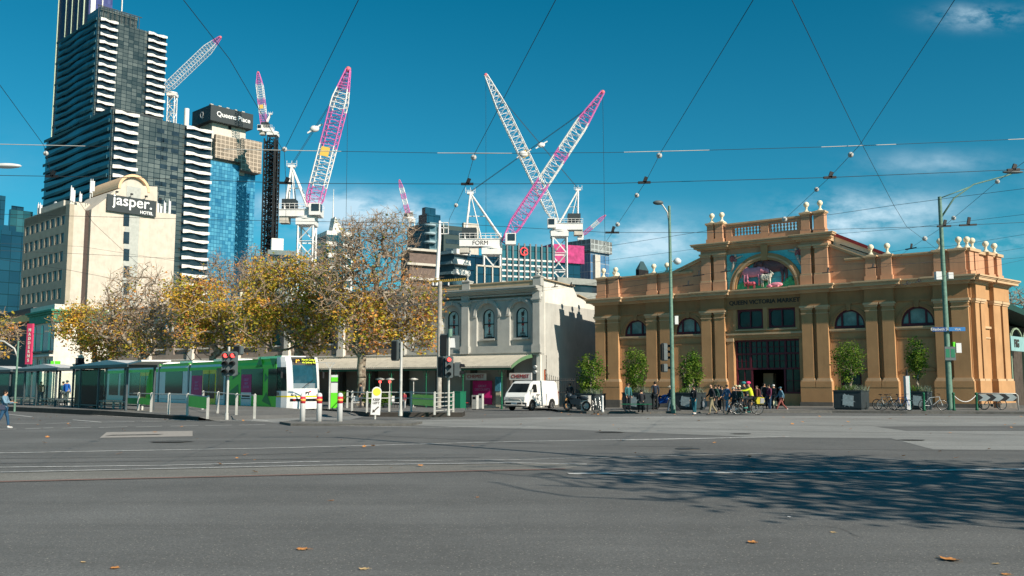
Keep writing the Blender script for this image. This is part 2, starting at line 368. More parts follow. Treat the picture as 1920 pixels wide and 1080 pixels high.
# wall columns below windows of the bays and the door are separate so openings can stack
b.wall(0, 12.72, 3.2, 9.2, 0, th, [o for o in ops if o[1] < 12.5])
b.wall(12.72, 18.0, 5.2, 9.2, 0, th, [o for o in ops if 12.5 < o[0] < 18.2 and o[1] < 18])
b.wall(18.0, LW, 3.2, 9.2, 0, th, [o for o in ops if o[0] > 18.2])
b.wall(0, 12.72, -.6, 3.2, 0, th, [(8.1, 9.5, -.6, 2.75, .3)])
b.wall(18.0, LW, -.6, 3.2, 0, th, [(21.0, 22.5, -.6, 2.7, .3)])
b.box(12.5, .002, -.6, 12.74, .9, 5.2); b.box(18.0, .002, -.6, 18.3, .9, 5.2)
b.build('wall', M_or, mk)
# shallow segmental panels in the bays
for xa, xb, c in bays:
    b = MB()
    b.box(xa+.02, -.05, 4.95, xb-.02, .0, 5.1); b.box(xa+.02, -.04, 2.6, xb-.02, .0, 2.66); b.box(xa+.02, -.04, 2.66, xa+.08, 0, 5.56); b.box(xb-.08, -.04, 2.66, xb-.02, 0, 5.56); b.archband(c, 2.35, 1.24, 1.36, -.05, .0, .55, .2, PI-.2, 12)
    b.box(xa, -.06, 5.55, xb, .0, 5.62); b.build('panel_moulding', M_or2, mk)
# pilasters
def pilpair(par, x0, x1, x2, x3, z0, zped, zcap, pr, mats, wmore=.18, capx=.09):
    b = MB()
    b.box(x0-wmore, -pr-.18, z0+.35, x3+wmore, .0, zped-.55); b.box(x0-wmore, -pr-.20, zped-.55, (x1+x2)/2-.02, .0, zped-.12); b.box((x1+x2)/2+.02, -pr-.20, zped-.55, x3+wmore, 0, zped-.12)
    for a, c in ((x0, x1), (x2, x3)):
        b.box(a-.12, -pr-.14, zped-.12, c+.12, 0, zped, 1); b.box(a-.06, -pr-.07, zped, c+.06, 0, zped+.12, 1)
        b.box(a, -pr, zped+.12, c, 0, zcap-.42)
        b.box(a-capx*.5, -pr-.05, zcap-.62, c+capx*.5, 0, zcap-.56, 1); b.box(a, -pr-.003, zcap-.56, c, 0, zcap-.3)
        b.box(a-capx*.6, -pr-.06, zcap-.3, c+capx*.6, 0, zcap-.16, 1); b.box(a-capx*1.5, -pr-.13, zcap-.16, c+capx*1.5, 0, zcap, 1)
    b.box(x0-wmore-.05, -pr-.24, -.6, x3+wmore+.05, 0, z0+.35, 2)
    return b.build('pilaster_pair', mats, par)
for x in PP: pilpair(mk, *x, .05, 2.05, 7.62, .34, [M_or, M_tr, M_base])
b = MB(); b.box(12.12, -.16, -.6, 12.72, .0, 2.0); b.box(12.2, -.12, 2.0, 12.72, 0, 5.1); b.box(12.12, -.2, 5.1, 12.78, 0, 5.35, 1); b.box(18.02, -.12, -.6, 18.33, 0, 5.1)
b.box(12.12, -.1, 5.35, 18.33, -.001, 5.6); b.box(12.12, -.2, 5.6, 18.33, 0, 5.74, 1)
b.box(15.24, -.13, 6.0, 15.56, 0, 7.7); b.box(12.72, -.08, 5.9, 13.0, -.002, 7.72); b.box(17.8, -.08, 5.9, 18.1, -.002, 7.72); b.box(12.9, -.12, 5.92, 17.9, 0, 6.02, 1)
b.build('door_surround', [M_or, M_tr], mk)
# windows of the bays
for xa, xb, c in bays:
    b = MB(); b.archband(c, 6.02, 1.0, 1.12, .1, .22, 1.07); b.box(c-1.1, .1, 5.82, c+1.1, .22, 6.04)
    b.box(c-.62, .09, 6.0, c-.5, .21, 7.02); b.box(c+.5, .09, 6.0, c+.62, .21, 7.02)
    f = b.build('arched_window', M_mar, mk)
    g = MB(); g.box(c-1.08, .24, 5.84, c+1.08, .27, 7.2); g.build('pane', M_glb, f)
    s_ = MB(); s_.box(xa+.02, -.22, 5.68, xb-.02, .0, 5.80, 0); s_.box(xa+.02, -.12, 5.58, xb-.02, .0, 5.68, 0); s_.build('sill', M_tr, f)
    a = MB(); a.archband(c, 6.0, 1.22, 1.45, -.07, -.001, 1.04); a.xz([(c-.13, 7.15), (c+.13, 7.15), (c+.19, 7.62), (c-.19, 7.62)], -.14, -.002); a.build('arch_moulding', M_or2, f)
for xa, xb in ((13.06, 15.18), (15.62, 17.74)):
    b = MB(); b.box(xa, .08, 6.08, xa+.13, .2, 7.6); b.box(xb-.13, .08, 6.08, xb, .2, 7.6); b.box(xa+.13, .08, 6.08, xb-.13, .2, 6.24); b.box(xa+.13, .08, 7.46, xb-.13, .2, 7.6)
    b.box((xa+xb)/2-.04, .07, 6.24, (xa+xb)/2+.04, .19, 7.46)
    for cx, sx, cz, sz in ((xa+.13, 1, 6.24, 1), (xb-.13, -1, 6.24, 1), (xa+.13, 1, 7.46, -1), (xb-.13, -1, 7.46, -1)):
        b.xz([(cx, cz), (cx+sx*.16, cz), (cx, cz+sz*.16)], .085, .2)
    f = b.build('upper_window', M_mar, mk); g = MB(); g.box(xa+.1, .22, 6.12, xb-.1, .25, 7.58); g.build('pane', M_gl, f)
# entrance screen
b = MB(); X0, X1 = 12.74, 18.0
for x in (X0, 13.9, 15.27, 16.72, X1-.14): b.box(x, .25, 2.9, x+.14, .42, 5.2)
for z in (2.86, 4.02, 5.06): b.box(X0, .24, z, X1, .43, z+.15)
for x0, x1 in ((X0+.14, 13.9), (14.04, 15.27), (15.41, 16.72), (16.86, X1-.14)):
    for q in (1, 2): b.box(x0+(x1-x0)*q/3-.02, .28, 3.0, x0+(x1-x0)*q/3+.02, .36, 5.06)
    for z in (3.52, 4.6): b.box(x0, .281, z, x1, .361, z+.035)
for x in (X0, 13.98, 16.62, X1-.14): b.box(x, .25, 1.0, x+.14, .42, 2.86)
b.box(X0, .25, 1.0, 13.98, .42, 1.14); b.box(16.76, .25, 1.0, X1, .42, 1.14)
for x0, x1 in ((X0+.14, 13.98), (16.76, X1-.14)):
    b.box((x0+x1)/2-.02, .28, 1.14, (x0+x1)/2+.02, .36, 2.86); b.box(x0, .281, 1.98, x1, .361, 2.02)
es = b.build('entrance_screen', M_mar, mk)
g = MB(); g.box(X0, .38, 2.95, X1, .4, 5.1); g.box(X0, .381, 1.1, 13.98, .4, 2.9); g.box(16.76, .381, 1.1, X1, .4, 2.9); g.build('pane', M_gl, es)
for xa, xb in ((X0, 13.98), (16.62, X1)): b = MB(); b.box(xa, .2, -.6, xb, .5, 1.0); b.build('stall_riser', M_or, mk)
b = MB(); b.box(12.4, 6, -.6, 18.4, 6.1, 5.3); b.box(12.4, .5, -.6, 12.5, 6, 5.3); b.box(18.3, .5, -.6, 18.4, 6, 5.3); b.box(12.4, .5, 5.25, 18.4, 6.1, 5.35); b.build('entrance_interior', M_dk, mk)
b = MB(); b.box(14.2, 2.2, .15, 15.0, 2.9, 2.6); b.build('interior_column', M_tr, mk)
b = MB()
for i in range(5): b.box(14.5+i*.2, .62, .2, 14.62+i*.2, .66, 1.15)
b.box(14.45, .67, .9, 15.5, .7, 1.0); b.build('picket_barrier', mat('grey_timber', (.35, .35, .33), .8), mk)
for x, wd in ((8.1, 1.4), (21.0, 1.5)):
    b = MB(); b.box(x, .25, -.4, x+wd, .3, 2.75); f = b.build('side_door', M_mar, mk); g = MB(); g.box(x+.15, .22, 1.0, x+wd-.15, .24, 2.4); g.build('pane', M_gl, f)
# entablature
b = MB()
b.box(-.05, -.12, 7.62, LW+.05, -.001, 7.8); b.box(-.05, -.06, 7.8, LW+.05, -.001, 8.6)
for x in PP:
    b.box(x[0]-.06, -.42, 7.62, x[3]+.06, -.125, 7.84); b.box(x[0]-.03, -.38, 7.84, x[3]+.03, -.06, 8.6)
b.build('frieze', M_or2, mk)
b = MB()
def cornice(b, x0, x1, z, prs, y=0, m=0):
    for dz0, dz1, p in prs: b.box(x0-p*.9, y-p, z+dz0, x1+p*.9, y, z+dz1, m)
prof = [(0, .1, .16), (.1, .2, .26), (.2, .38, .62), (.38, .46, .68), (.46, .56, .76)]
cornice(b, .2, LW-.1, 8.6, prof)
for x in PP: cornice(b, x[0]+.25, x[3]-.25, 8.597, [(a, c-.003 if c < .5 else c+.02, p+.3) for a, c, p in prof])
b.build('cornice', M_tr, mk)
# attic parapet with pedestal piers
zt = 10.85
for xa, xb in ((.3, 10.2), (20.2, LW-.2)): b = MB(); b.box(xa, .15, 9.16, xb, .6, zt); b.box(xa, .1, 9.16, xb, .15, 9.5); b.build('parapet', M_pk, mk)
def pier(b, x0, x1, z0, z1, y0=-.12, y1=.62):
    b.box(x0, y0, z0, x1, y1, z1-.22); b.box(x0-.07, y0-.07, z0, x1+.07, y1, z0+.42); b.box(x0-.05, y0-.05, z1-.22, x1+.05, y1, z1-.14, 1); b.box(x0-.12, y0-.12, z1-.14, x1+.12, y1+.05, z1, 1)
for k in (0, 1, 4, 5):
    b = MB(); x = PP[k]; pier(b, x[0]+.06, x[1]-.02, 9.16, 11.1); pier(b, x[2]+.02, x[3]-.06, 9.16, 11.1); b.box(x[1], .05, 9.16, x[2], .5, 11.0); b.build('parapet_pier', [M_pk, M_tr], mk)
for x0, x1 in ((2.3, 5.05), (7.25, 9.2), (25.0, 27.7), (21.6, 23.05)):
    b = MB(); b.box(x0, -.02, zt, x1, .66, zt+.1); b.box(x0, -.08, zt+.1, x1, .7, zt+.2); b.build('coping', M_tr, mk)
FIN = [(.0, 0), (.24, 0), (.24, .05), (.18, .09), (.10, .20), (.07, .31), (.11, .35), (.08, .38), (.12, .42), (.18, .49), (.215, .58), (.215, .65), (.17, .75), (.09, .81), (0, .83)]
def finial(par, x, y, z, s=1.0):
    b = MB(); b.box(-.26, -.26, -.02, .26, .26, .06); b.lathe((0, 0, .04), [(r*s, h*s) for r, h in FIN], 14)
    return b.build('finial', M_cr, par, (x, y, z))
f0 = finial(mk, .55, .25, 11.1)
def fin(x, y, z): c = f0.copy(); S.collection.objects.link(c); c.parent = mk; c.location = (x, y, z)
for x, y, z in ((1.8, .25, 11.1), (.55, 2.2, 11.1), (-.0, 3.6, 11.1), (5.55, .25, 11.1), (6.8, .25, 11.1), (23.45, .25, 11.1), (24.6, .25, 11.1), (28.15, .25, 11.1), (29.35, .25, 11.1)): fin(x, y, z)
# left return of the building
b = MB(); b.box(0, .5, -.6, .5, 16, 9.2); b.box(.3, .6, 9.16, .7, 16, 10.85); b.box(-.5, .62, 8.9, 0, 16, 9.15, 1); b.box(-.25, .6, 8.6, 0, 16, 8.9, 1)
b.box(.0, 1.6, 9.16, .8, 2.7, 11.1, 1); b.box(.0, 3.1, 9.16, .8, 4.2, 11.1, 1)
b.build('side_wall', [M_or, M_tr], mk)
# centre attic
b = MB(); z0 = 9.16
b.wall(10.12, 20.4, z0, 12.6, .12, .7, [(13.1, 17.85, z0, 11.45, 2.2)], seg=24); b.build('attic_wall', M_pk, mk)
b = MB(); b.wall(12.25, 18.5, 9.3, 12.12, .085, .03, [(12.9, 18.04, 9.3, 11.8, 2.45)], seg=24); b.build('spandrel_panel', mat('relief_sky_blue', (.13, .55, .60), .7, var=.25, nsc=1.2), mk)
b = MB(); b.archband(15.47, 9.25, 2.38, 2.95, -.12, .12, .93, seg=28, m=0); b.archband(15.47, 9.25, 2.55, 2.7, -.17, .0, .93, seg=28, m=1)
b.xz([(15.27, 11.4), (15.72, 11.4), (15.78, 12.6), (15.22, 12.6)], -.22, -.0, 0); b.build('relief_arch', [M_or, M_tr], mk)
for x in (PP[2], PP[3]):
    b = MB()
    for a, c in ((x[0]+.05, x[1]), (x[2], x[3]+.1)):
        b.box(a, -.22, 10.1, c, .12, 12.15); b.box(a-.08, -.32, z0, c+.08, .12, 9.95); b.box(a-.05, -.27, 9.95, c+.05, .12, 10.1, 1)
        b.box(a-.06, -.28, 12.0, c+.06, .12, 12.15, 1); b.box(a-.14, -.36, 12.15, c+.14, .12, 12.3, 1)
    b.box(x[0], -.2, 12.3, x[3]+.15, .12, 12.6); b.build('attic_pilasters', [M_pk, M_tr], mk)
    n = MB(); n.box(x[1]+.02, .09, z0, x[2]-.02, .118, 11.9); n.archband((x[1]+x[2])/2, 11.9, 0, (x[2]-x[1])/2-.02, .09, .118, 1, seg=8); n.build('niche', M_or2, mk)
b = MB(); prof2 = [(0, .12, .2), (.12, .3, .42), (.3, .42, .6), (.42, .5, .66)]
cornice(b, 10.3, 20.2, 12.6, prof2, .1)
for x in (PP[2], PP[3]): cornice(b, x[0]+.2, x[3]-.1, 12.597, [(a, c, p+.28) for a, c, p in prof2], .1)
b.box(10.0, .1, 12.6, 20.5, 1.4, 13.1); b.build('attic_cornice', M_tr, mk)
b = MB(); b.box(12.2, .15, 13.1, 18.45, .55, 13.62); b.box(12.2, .15, 14.3, 18.45, .55, 14.55); b.box(12.2, .05, 14.55, 18.45, .65, 14.68, 1)
for x0, x1 in ((12.2, 12.72), (15.13, 15.78), (18.12, 18.45)): b.box(x0, .15, 13.62, x1, .55, 14.3)
for x in (PP[2], PP[3]):
    pier(b, x[0]+.55 if x is PP[2] else x[0]+.1, x[1]+.25 if x is PP[2] else x[1]-.05, 13.1, 14.85, -.05); pier(b, x[2]+.1 if x is PP[2] else x[2], x[3]-.1, 13.1, 14.85, -.05)
    b.box(x[1]+.2, .15, 13.1, x[2]+.1, .5, 14.7)
b.build('top_parapet', [M_pk, M_tr], mk)
for xa in (12.72, 15.78):
    for i in range(9):
        xx = xa+.14+i*.265
        if i == 0 and xa == 12.72:
            q = MB(); q.lathe((0, 0, 0), [(.07, 0), (.07, .05), (.04, .09), (.1, .2), (.1, .26), (.04, .36), (.1, .46), (.1, .52), (.04, .62), (.07, .66), (.07, .68)], 8); bl = q.build('baluster', M_pk, mk, (xx, .35, 13.62))
        else: c = bl.copy(); S.collection.objects.link(c); c.parent = mk; c.location = (xx, .35, 13.62)
for x, y, z in ((10.98, .25, 14.85), (11.85, .25, 14.85), (18.8, .25, 14.85), (19.85, .25, 14.85)): fin(x, y, z)
# raking wings
def wing(xo, xi, zo, zi):
    b = MB(); b.xz([(xo, 9.16), (xi, 9.16), (xi, zi), (xo, zo)], .13, .62, 0)
    b.xz([(xo, zo), (xi, zi), (xi, zi+.16), (xo, zo+.16)], -.02, .7, 1); b.xz([(xo, zo+.16), (xi, zi+.16), (xi, zi+.26), (xo, zo+.26)], -.1, .75, 1); b.build('raking_parapet', [M_pk, M_tr], mk)
wing(7.4, 10.2, 10.85, 11.9); wing(23.05, 20.4, 10.85, 12.1)
# relief in the arch: a painted sky back and farm animals
M_rs = mat('relief_sky_blue', (.13, .55, .60), .7, var=.25, nsc=1.2); M_rg = mat('relief_grass_green', (.05, .38, .18), .7, var=.3, nsc=3)
M_pig = mat('relief_pig_pink', (.80, .28, .36), .6, var=.12, nsc=5); M_cow = mat('relief_cow_brown', (.17, .075, .08), .6, var=.2, nsc=5); M_shp = mat('relief_sheep_white', (.55, .52, .44), .8, var=.2, nsc=8)
M_pgr = mat('relief_piglet_red', (.55, .10, .14), .6, var=.2)
b = MB(); b.box(12.3, .17, 9.2, 18.7, .22, 12.6); b.build('relief_back', M_rs, mk)
b = MB(); pts = [(13.12, 9.17)]+[(13.12+4.7*i/12, 9.62+.14*math.sin(i*1.3)) for i in range(13)]+[(17.82, 9.17)]; b.xz(pts, .02, .17); b.build('relief_ground', M_rg, mk)
def beast(x, z, L, H, fl, m, head_dz, y=.02, woolly=False, horns=False, name='relief_animal'):
    """a standing animal seen side-on: trunk, neck, head, four jointed legs, tail"""
    b = MB(); f = fl
    b.sph((x, y, z+H*.66), (L*.36, .16, H*.24), 12, 8); b.sph((x-f*L*.22, y, z+H*.68), (L*.19, .16, H*.25), 10, 6); b.sph((x+f*L*.22, y, z+H*.68), (L*.18, .155, H*.26), 10, 6)
    b.cyl((x+f*L*.30, y, z+H*.74), (x+f*L*.43, y, z+H*(.80+head_dz)), H*.16, H*.11, 8)
    b.sph((x+f*L*.47, y, z+H*(.80+head_dz)), (L*.10, .1, H*.12), 8, 6); b.cyl((x+f*L*.48, y, z+H*(.79+head_dz)), (x+f*L*.57, y, z+H*(.72+head_dz)), H*.085, H*.06, 8)
    for s_ in (-1, 1): b.cyl((x+f*L*.43, y+s_*.07, z+H*(.90+head_dz)), (x+f*L*.40, y+s_*.13, z+H*(1.0+head_dz)), H*.03, H*.012, 5)
    for dx, k in ((-.28, -.04), (-.19, -.02), (.20, .01), (.29, .03)):
        b.tube([(x+f*L*dx, y, z+H*.55), (x+f*L*(dx+k), y-.02, z+H*.30), (x+f*L*(dx+k*.4), y-.02, z+.0)], [H*.09, H*.05, H*.035], 6)
    b.tube([(x-f*L*.38, y, z+H*.78), (x-f*L*.43, y-.02, z+H*.62), (x-f*L*.42, y, z+H*.42)], [H*.025, H*.018, H*.02], 5)
    if woolly:
        for i in range(26): a = random.random()*2*PI; r = random.random()**.5; b.sph((x+L*.32*r*math.cos(a), y-.09, z+H*(.66+.2*r*math.sin(a))), H*.075, 6, 4)
    if horns:
        for s_ in (-1, 1): b.tube([(x+f*L*.45, y+s_*.05, z+H*(.92+head_dz)), (x+f*L*.47, y+s_*.16, z+H*(.97+head_dz)), (x+f*L*.50, y+s_*.18, z+H*(1.08+head_dz))], [H*.025, H*.02, H*.008], 5)
    return b.build(name, m, mk)
beast(16.2, 9.6, 3.0, 2.0, -1, M_cow, -.02, .10, horns=True); beast(14.5, 9.45, 2.3, 1.65, 1, M_pig, -.12, -.02)
beast(15.55, 9.32, 1.1, 1.1, 1, M_shp, .12, -.12, woolly=True); beast(14.35, 9.22, .95, .62, -1, M_pgr, -.05, -.14)
b = MB(); b.sph((16.35, -.1, 9.42), (.55, .15, .2), 12, 6); b.sph((15.85, -.14, 9.38), (.2, .12, .13), 8, 6); b.cyl((15.72, -.15, 9.36), (15.62, -.15, 9.33), .08, .06, 7)
for dx in (-.3, .25): b.tube([(16.35+dx, -.18, 9.35), (16.25+dx, -.22, 9.26), (16.05+dx, -.22, 9.24)], [.08, .05, .03], 5)
b.build('relief_animal', M_pig, mk)
b = MB()
for x, z, s_ in ((17.45, 9.6, .22), (17.2, 9.55, .16), (13.55, 9.55, .15)): b.sph((x, .05, z+s_), (s_, .08, s_*1.2), 8, 5)
b.build('relief_bush', M_rg, mk)
M_fr = mat('relief_fruit', (.38, .12, .13), .6, var=.4, nsc=9); M_fw = mat('relief_cream', (.6, .5, .42), .6, var=.3, nsc=9)
for cx, cz, f in ((12.95, 11.65, 1), (18.05, 11.75, -1)):
    b = MB(); b.sph((cx, .02, cz), (.2, .12, .26), 9, 6, 0); b.sph((cx+f*.1, -.02, cz+.34), .12, 8, 6, 1); b.tube([(cx+f*.12, .0, cz+.12), (cx+f*.45, -.04, cz+.2), (cx+f*.72, 0, cz+.28)], [.08, .06, .03], 6, 1)
    b.tube([(cx, 0, cz-.15), (cx-f*.1, -.03, cz-.5), (cx-f*.28, 0, cz-.95)], [.15, .1, .04], 6, 1); b.sph((cx-f*.22, .05, cz+.12), (.22, .06, .3), 8, 5, 0); b.build('relief_figure', [M_fr, M_fw], mk)
text('lettering', 'QUEEN VICTORIA MARKET', .46, M_let, mk, (15.3, -.075, 8.16), ext=.02, sx=1.02, bold=.012)
# right splayed return
a9 = math.radians(49.4); CR = MK.w(LW, 0); RT = Fr((CR.x, CR.y), (CR.x+6*math.sin(a9), CR.y+6*math.cos(a9)))
rt = thing('x', None, None, (CR.x, CR.y, 0), RT.rz); bpy.data.objects.remove(rt)
def RTm(o): o.parent = mk; o.rotation_euler = (0, 0, RT.rz-MK.rz); o.location = (LW, 0, 0); return o
b = MB(); b.box(0, .02, -.6, 5.9, .5, 9.15); b.box(5.5, .5, -.6, 5.9, 9, 9.15); RTm(b.build('splayed_wall', M_or))
b = MB()
for (x0, x1) in ((.12, .75), (1.0, 1.6), (3.1, 4.3), (4.65, 5.6)):
    b.box(x0, -.3, 2.1, x1, .02, 7.1); b.box(x0-.1, -.4, 1.95, x1+.1, .02, 2.1, 1); b.box(x0-.06, -.36, 7.3, x1+.06, .02, 7.42, 1); b.box(x0-.12, -.42, 7.42, x1+.12, .02, 7.6, 1); b.box(x0, -.303, 7.1, x1, .02, 7.3)
b.box(.0, -.42, .4, 1.8, .02, 1.95); b.box(3.0, -.42, .4, 5.8, .02, 1.95); b.box(0, -.46, -.6, 1.86, .02, .4, 2); b.box(2.95, -.46, -.6, 5.86, .02, .4, 2)
b.box(1.85, -.12, 5.6, 3.05, .02, 5.75, 1); b.box(1.9, -.05, 4.9, 3.0, .02, 5.0, 1)
RTm(b.build('splayed_pilasters', [M_or, M_tr, M_base]))
b = MB(); b.box(0, -.1, 7.62, 5.9, .02, 8.6, 0)
for x0, x1 in ((.1, 1.7), (3.05, 5.7)): b.box(x0, -.4, 7.62, x1, -.1, 8.6, 0)
cornice(b, .3, 5.5, 8.6, prof, 0, 1)
for x0, x1 in ((.3, 1.4), (3.3, 5.4)): cornice(b, x0, x1, 8.597, [(a, c, p+.28) for a, c, p in prof], 0, 1)
b.box(.15, .15, 9.16, 5.7, .6, 10.85, 2)
for x0, x1 in ((.1, .8), (1.0, 1.65), (3.15, 4.1), (4.7, 5.5)): 
    b.box(x0, -.1, 9.16, x1, .6, 10.9, 2); b.box(x0-.12, -.22, 10.9, x1+.12, .65, 11.1, 1); b.box(x0-.07, -.17, 9.16, x1+.07, .6, 9.55, 2)
b.box(1.6, -.02, 10.85, 3.2, .66, 11.05, 1); b.box(4.1, -.02, 10.85, 4.7, .66, 11.05, 1)
RTm(b.build('splayed_entablature', [M_or, M_tr, M_pk]))
for u in (.5, 1.35, 3.6, 5.1): 
    p = RT.w(u, .2); q = Matrix.Rotation(-MK.rz, 3, 'Z') @ (p-Vector((MK.A[0], MK.A[1], 0))); fin(q.x, q.y, 11.1)
# roof
M_roof = mat('red_trimmed_roof', (.20, .025, .03), .6, var=.15); M_clad = mat('cream_cladding', (.72, .66, .52), .7, var=.08)
b = MB()
p0 = (20.5, 1.6); 
b.xz([(10.3, 9.2), (20.3, 9.2), (20.3, 12.9), (10.3, 12.9)], 1.4, 9, 1)
b.prism([(20.4, 1.3, 9.4), (24.2, 1.3, 9.4), (24.2, 1.3, 11.2), (20.4, 1.3, 13.1)], (0, 30, 0), 1)
b.prism([(20.3, 1.15, 13.12), (24.6, 1.15, 10.98), (24.6, 1.15, 11.22), (20.3, 1.15, 13.4)], (0, 30, 0), 0)
b.prism([(10.2, 9, 13.0), (5.6, 9, 10.9), (5.6, 9, 11.0), (10.2, 9, 13.2)], (0, 20, 0), 0)
b.box(.6, .7, 9.0, LW-.4, 14, 9.1, 1)
b.build('roof', [M_roof, M_clad], mk)
b = MB()
for k in range(5): b.bar((20.9+.02, 1.28, 12.45-.12-k*.0), (24.0, 1.28, 10.95-.0), .04, .06)
b.build('clerestory_rail', M_dk, mk)
# ---------------- chemist shop and the terrace row
M_st = mat('grey_stucco', (.42, .415, .385), .88, fn=wallpaint, bump=.12, bsc=20)
M_st2 = mat('pale_stucco', (.66, .64, .58), .85, fn=wallpaint, bump=.15, bsc=8)
M_st3 = mat('brown_stucco', (.27, .22, .185), .88, fn=wallpaint, bump=.12, bsc=20)
M_wt = mat('white_moulding', (.62, .58, .52), .75, fn=wallpaint)
M_awn = mat('corrugated_awning', (.50, .46, .38), .6, var=.12, nsc=1.5, dirt=.4)
M_grn = mat('green_ironwork', (.008, .10, .05), .45, var=.15); M_grn2 = mat('green_fringe', (.10, .19, .10), .6, var=.2)
M_blk = mat('black_metal', (.012, .013, .015), .5, var=.2)
M_wht = mat('white_sign', (.62, .62, .62), .5, var=.05); M_red = mat('red_sign_text', (.35, .02, .02), .5, var=0); M_mag = mat('magenta_poster', (.55, .012, .16), .5, var=.15)
M_shop = mat('shop_dark_glass', (.012, .014, .014), .1, spec=.6, var=.5)
aC = math.radians(58); CB = (2.5, 80); CH = Fr((CB[0]-62*math.sin(aC), CB[1]+62*math.cos(aC)), CB)
def shopfront(nm, label, cat, u0, u1, wins, pils, mw, mp, winmat, parap=True):
    r = thing(nm, label, cat, tuple(CH.w(u0, 0, 0)), CH.rz); L = u1-u0
    b = MB(); ops = [(c-u0-.62, c-u0+.62, 5.9, 8.6, .6) for c in wins]
    b.wall(0, L, 4.3, 10.5, .35, .4, ops); b.box(0, .35, -.8, L, .8, -.2)
    b.build('wall', mw, r)
    b = MB(); rec = [(c-u0-1.15, c-u0+1.15, 5.2, 9.15, 1.15) for c in wins]
    b.wall(0, L, 4.3, 9.5, .06, .3, rec); b.build('recessed_wall', mw, r)
    for c in wins:
        x = c-u0; b = MB(); b.archband(x, 8.0, 1.15, 1.5, -.08, .06, 1.0); b.archband(x, 8.0, 1.32, 1.42, -.12, -.08, 1.0)
        b.box(x-1.55, -.06, 7.85, x-1.15, .2, 8.0); b.box(x+1.15, -.06, 7.85, x+1.55, .2, 8.0); b.xz([(x-.12, 9.1), (x+.12, 9.1), (x+.17, 9.5), (x-.17, 9.5)], -.16, .06); b.build('arch_moulding', mp, r)
        b = MB(); b.archband(x, 8.0, .52, .62, .4, .5); b.box(x-.62, .4, 5.9, x-.52, .5, 8.0); b.box(x+.52, .4, 5.9, x+.62, .5, 8.0); b.box(x-.52, .4, 5.9, x+.52, .5, 6.02); b.box(x-.52, .38, 7.18, x+.52, .5, 7.26)
        f = b.build('window', M_blk, r); g = MB(); g.archband(x, 7.99, 0, .55, .46, .48, 1, m=0); g.box(x-.55, .46, 5.95, x+.55, .48, 7.99); g.build('pane', mat('pale_bright_glass', (.42, .56, .54), .3, var=.12, nsc=1.5) if winmat is M_glb else winmat, f)  # chemist pane colour brightened against the shadow of its recess
        s_ = MB(); s_.box(x-.8, .1, 5.72, x+.8, .5, 5.88); s_.build('sill', mp, f)
        if winmat is M_glb:
            for i, ch in enumerate('CHEMIST'): text('lettering', ch, .34, M_red if i % 2 else M_let, f, (x+.02, .44, 7.78-i*.235), ext=.008, bold=.012)
            text('lettering', 'OPEN\n7 DAYS', .2, M_let, f, (x, .44, 6.18), ext=.008, bold=.005)
            l = MB(); l.cyl((x+.02, .45, 8.0), (x+.02, .43, 8.0), .15, .15, 10); l.box(x-.13, .43, 8.05, x+.17, .45, 8.2); l.bar((x+.05, .44, 8.2), (x+.2, .44, 8.36), .05); l.build('mortar_emblem', M_let, f)
    for p0, p1 in pils:
        x0, x1 = p0-u0, p1-u0; b = MB(); b.box(x0, -.22, 5.25, x1, .06, 9.25); b.box(x0-.1, -.32, 4.5, x1+.1, .06, 5.15); b.box(x0-.06, -.28, 5.15, x1+.06, .06, 5.25); b.box(x0-.06, -.28, 9.05, x1+.06, .06, 9.2); b.box(x0-.12, -.34, 9.2, x1+.12, .06, 9.34)
        b.box(x0-.02, -.26, 9.34, x1+.02, .06, 10.0); b.box(x0-.05, -.1, 10.44, x1+.05, .5, 11.2); b.box(x0-.1, -.16, 11.2, x1+.1, .55, 11.3); b.build('pilaster', mp, r)
        q = finial(r, (x0+x1)/2, .2, 11.3, .85); q.data.materials[0] = M_cr if mp is M_wt else M_st
    b = MB(); b.box(0, -.1, 4.3, L, .06, 4.5); b.box(0, -.18, 4.5, L, .06, 4.62)
    b.box(0, -.05, 9.34, L, .35, 9.5); b.box(0, -.12, 9.7, L, .3, 9.85)
    for dz0, dz1, p in ((9.9, 10.0, .25), (10.0, 10.15, .45), (10.15, 10.3, .7), (10.3, 10.42, .8)): b.box(0, -p, dz0, L, .5, dz1)
    b.build('cornice', mp, r)
    b = MB(); b.box(0, 0, 10.42, L, .4, 10.9); b.box(0, -.08, 10.9, L, .45, 11.02); b.build('parapet', M_stain if mw is M_st else mw, r)
    b = MB(); b.box(0, .9, -.8, L, 16, 9.0); b.build('rear_block', mw, r)
    return r
chs = shopfront('chemist_shop', 'grey stucco corner chemist shop with two arched windows and a curved awning', 'shop', 46.0, 62.0, (48.8, 52.3, 56.3, 59.9), ((46.2, 46.9), (53.64, 54.4), (61.35, 62.05)), M_st, M_st, M_glb)
ter = shopfront('terrace_row', 'long brownish two storey terrace with white pilasters behind the plane trees', 'terrace', 0, 45.98, [x for i in range(6) for x in (2.0+7.7*i, 5.7+7.7*i)], [(-.2+7.7*i, .5+7.7*i) for i in range(6)], M_st3, M_wt, M_gl)
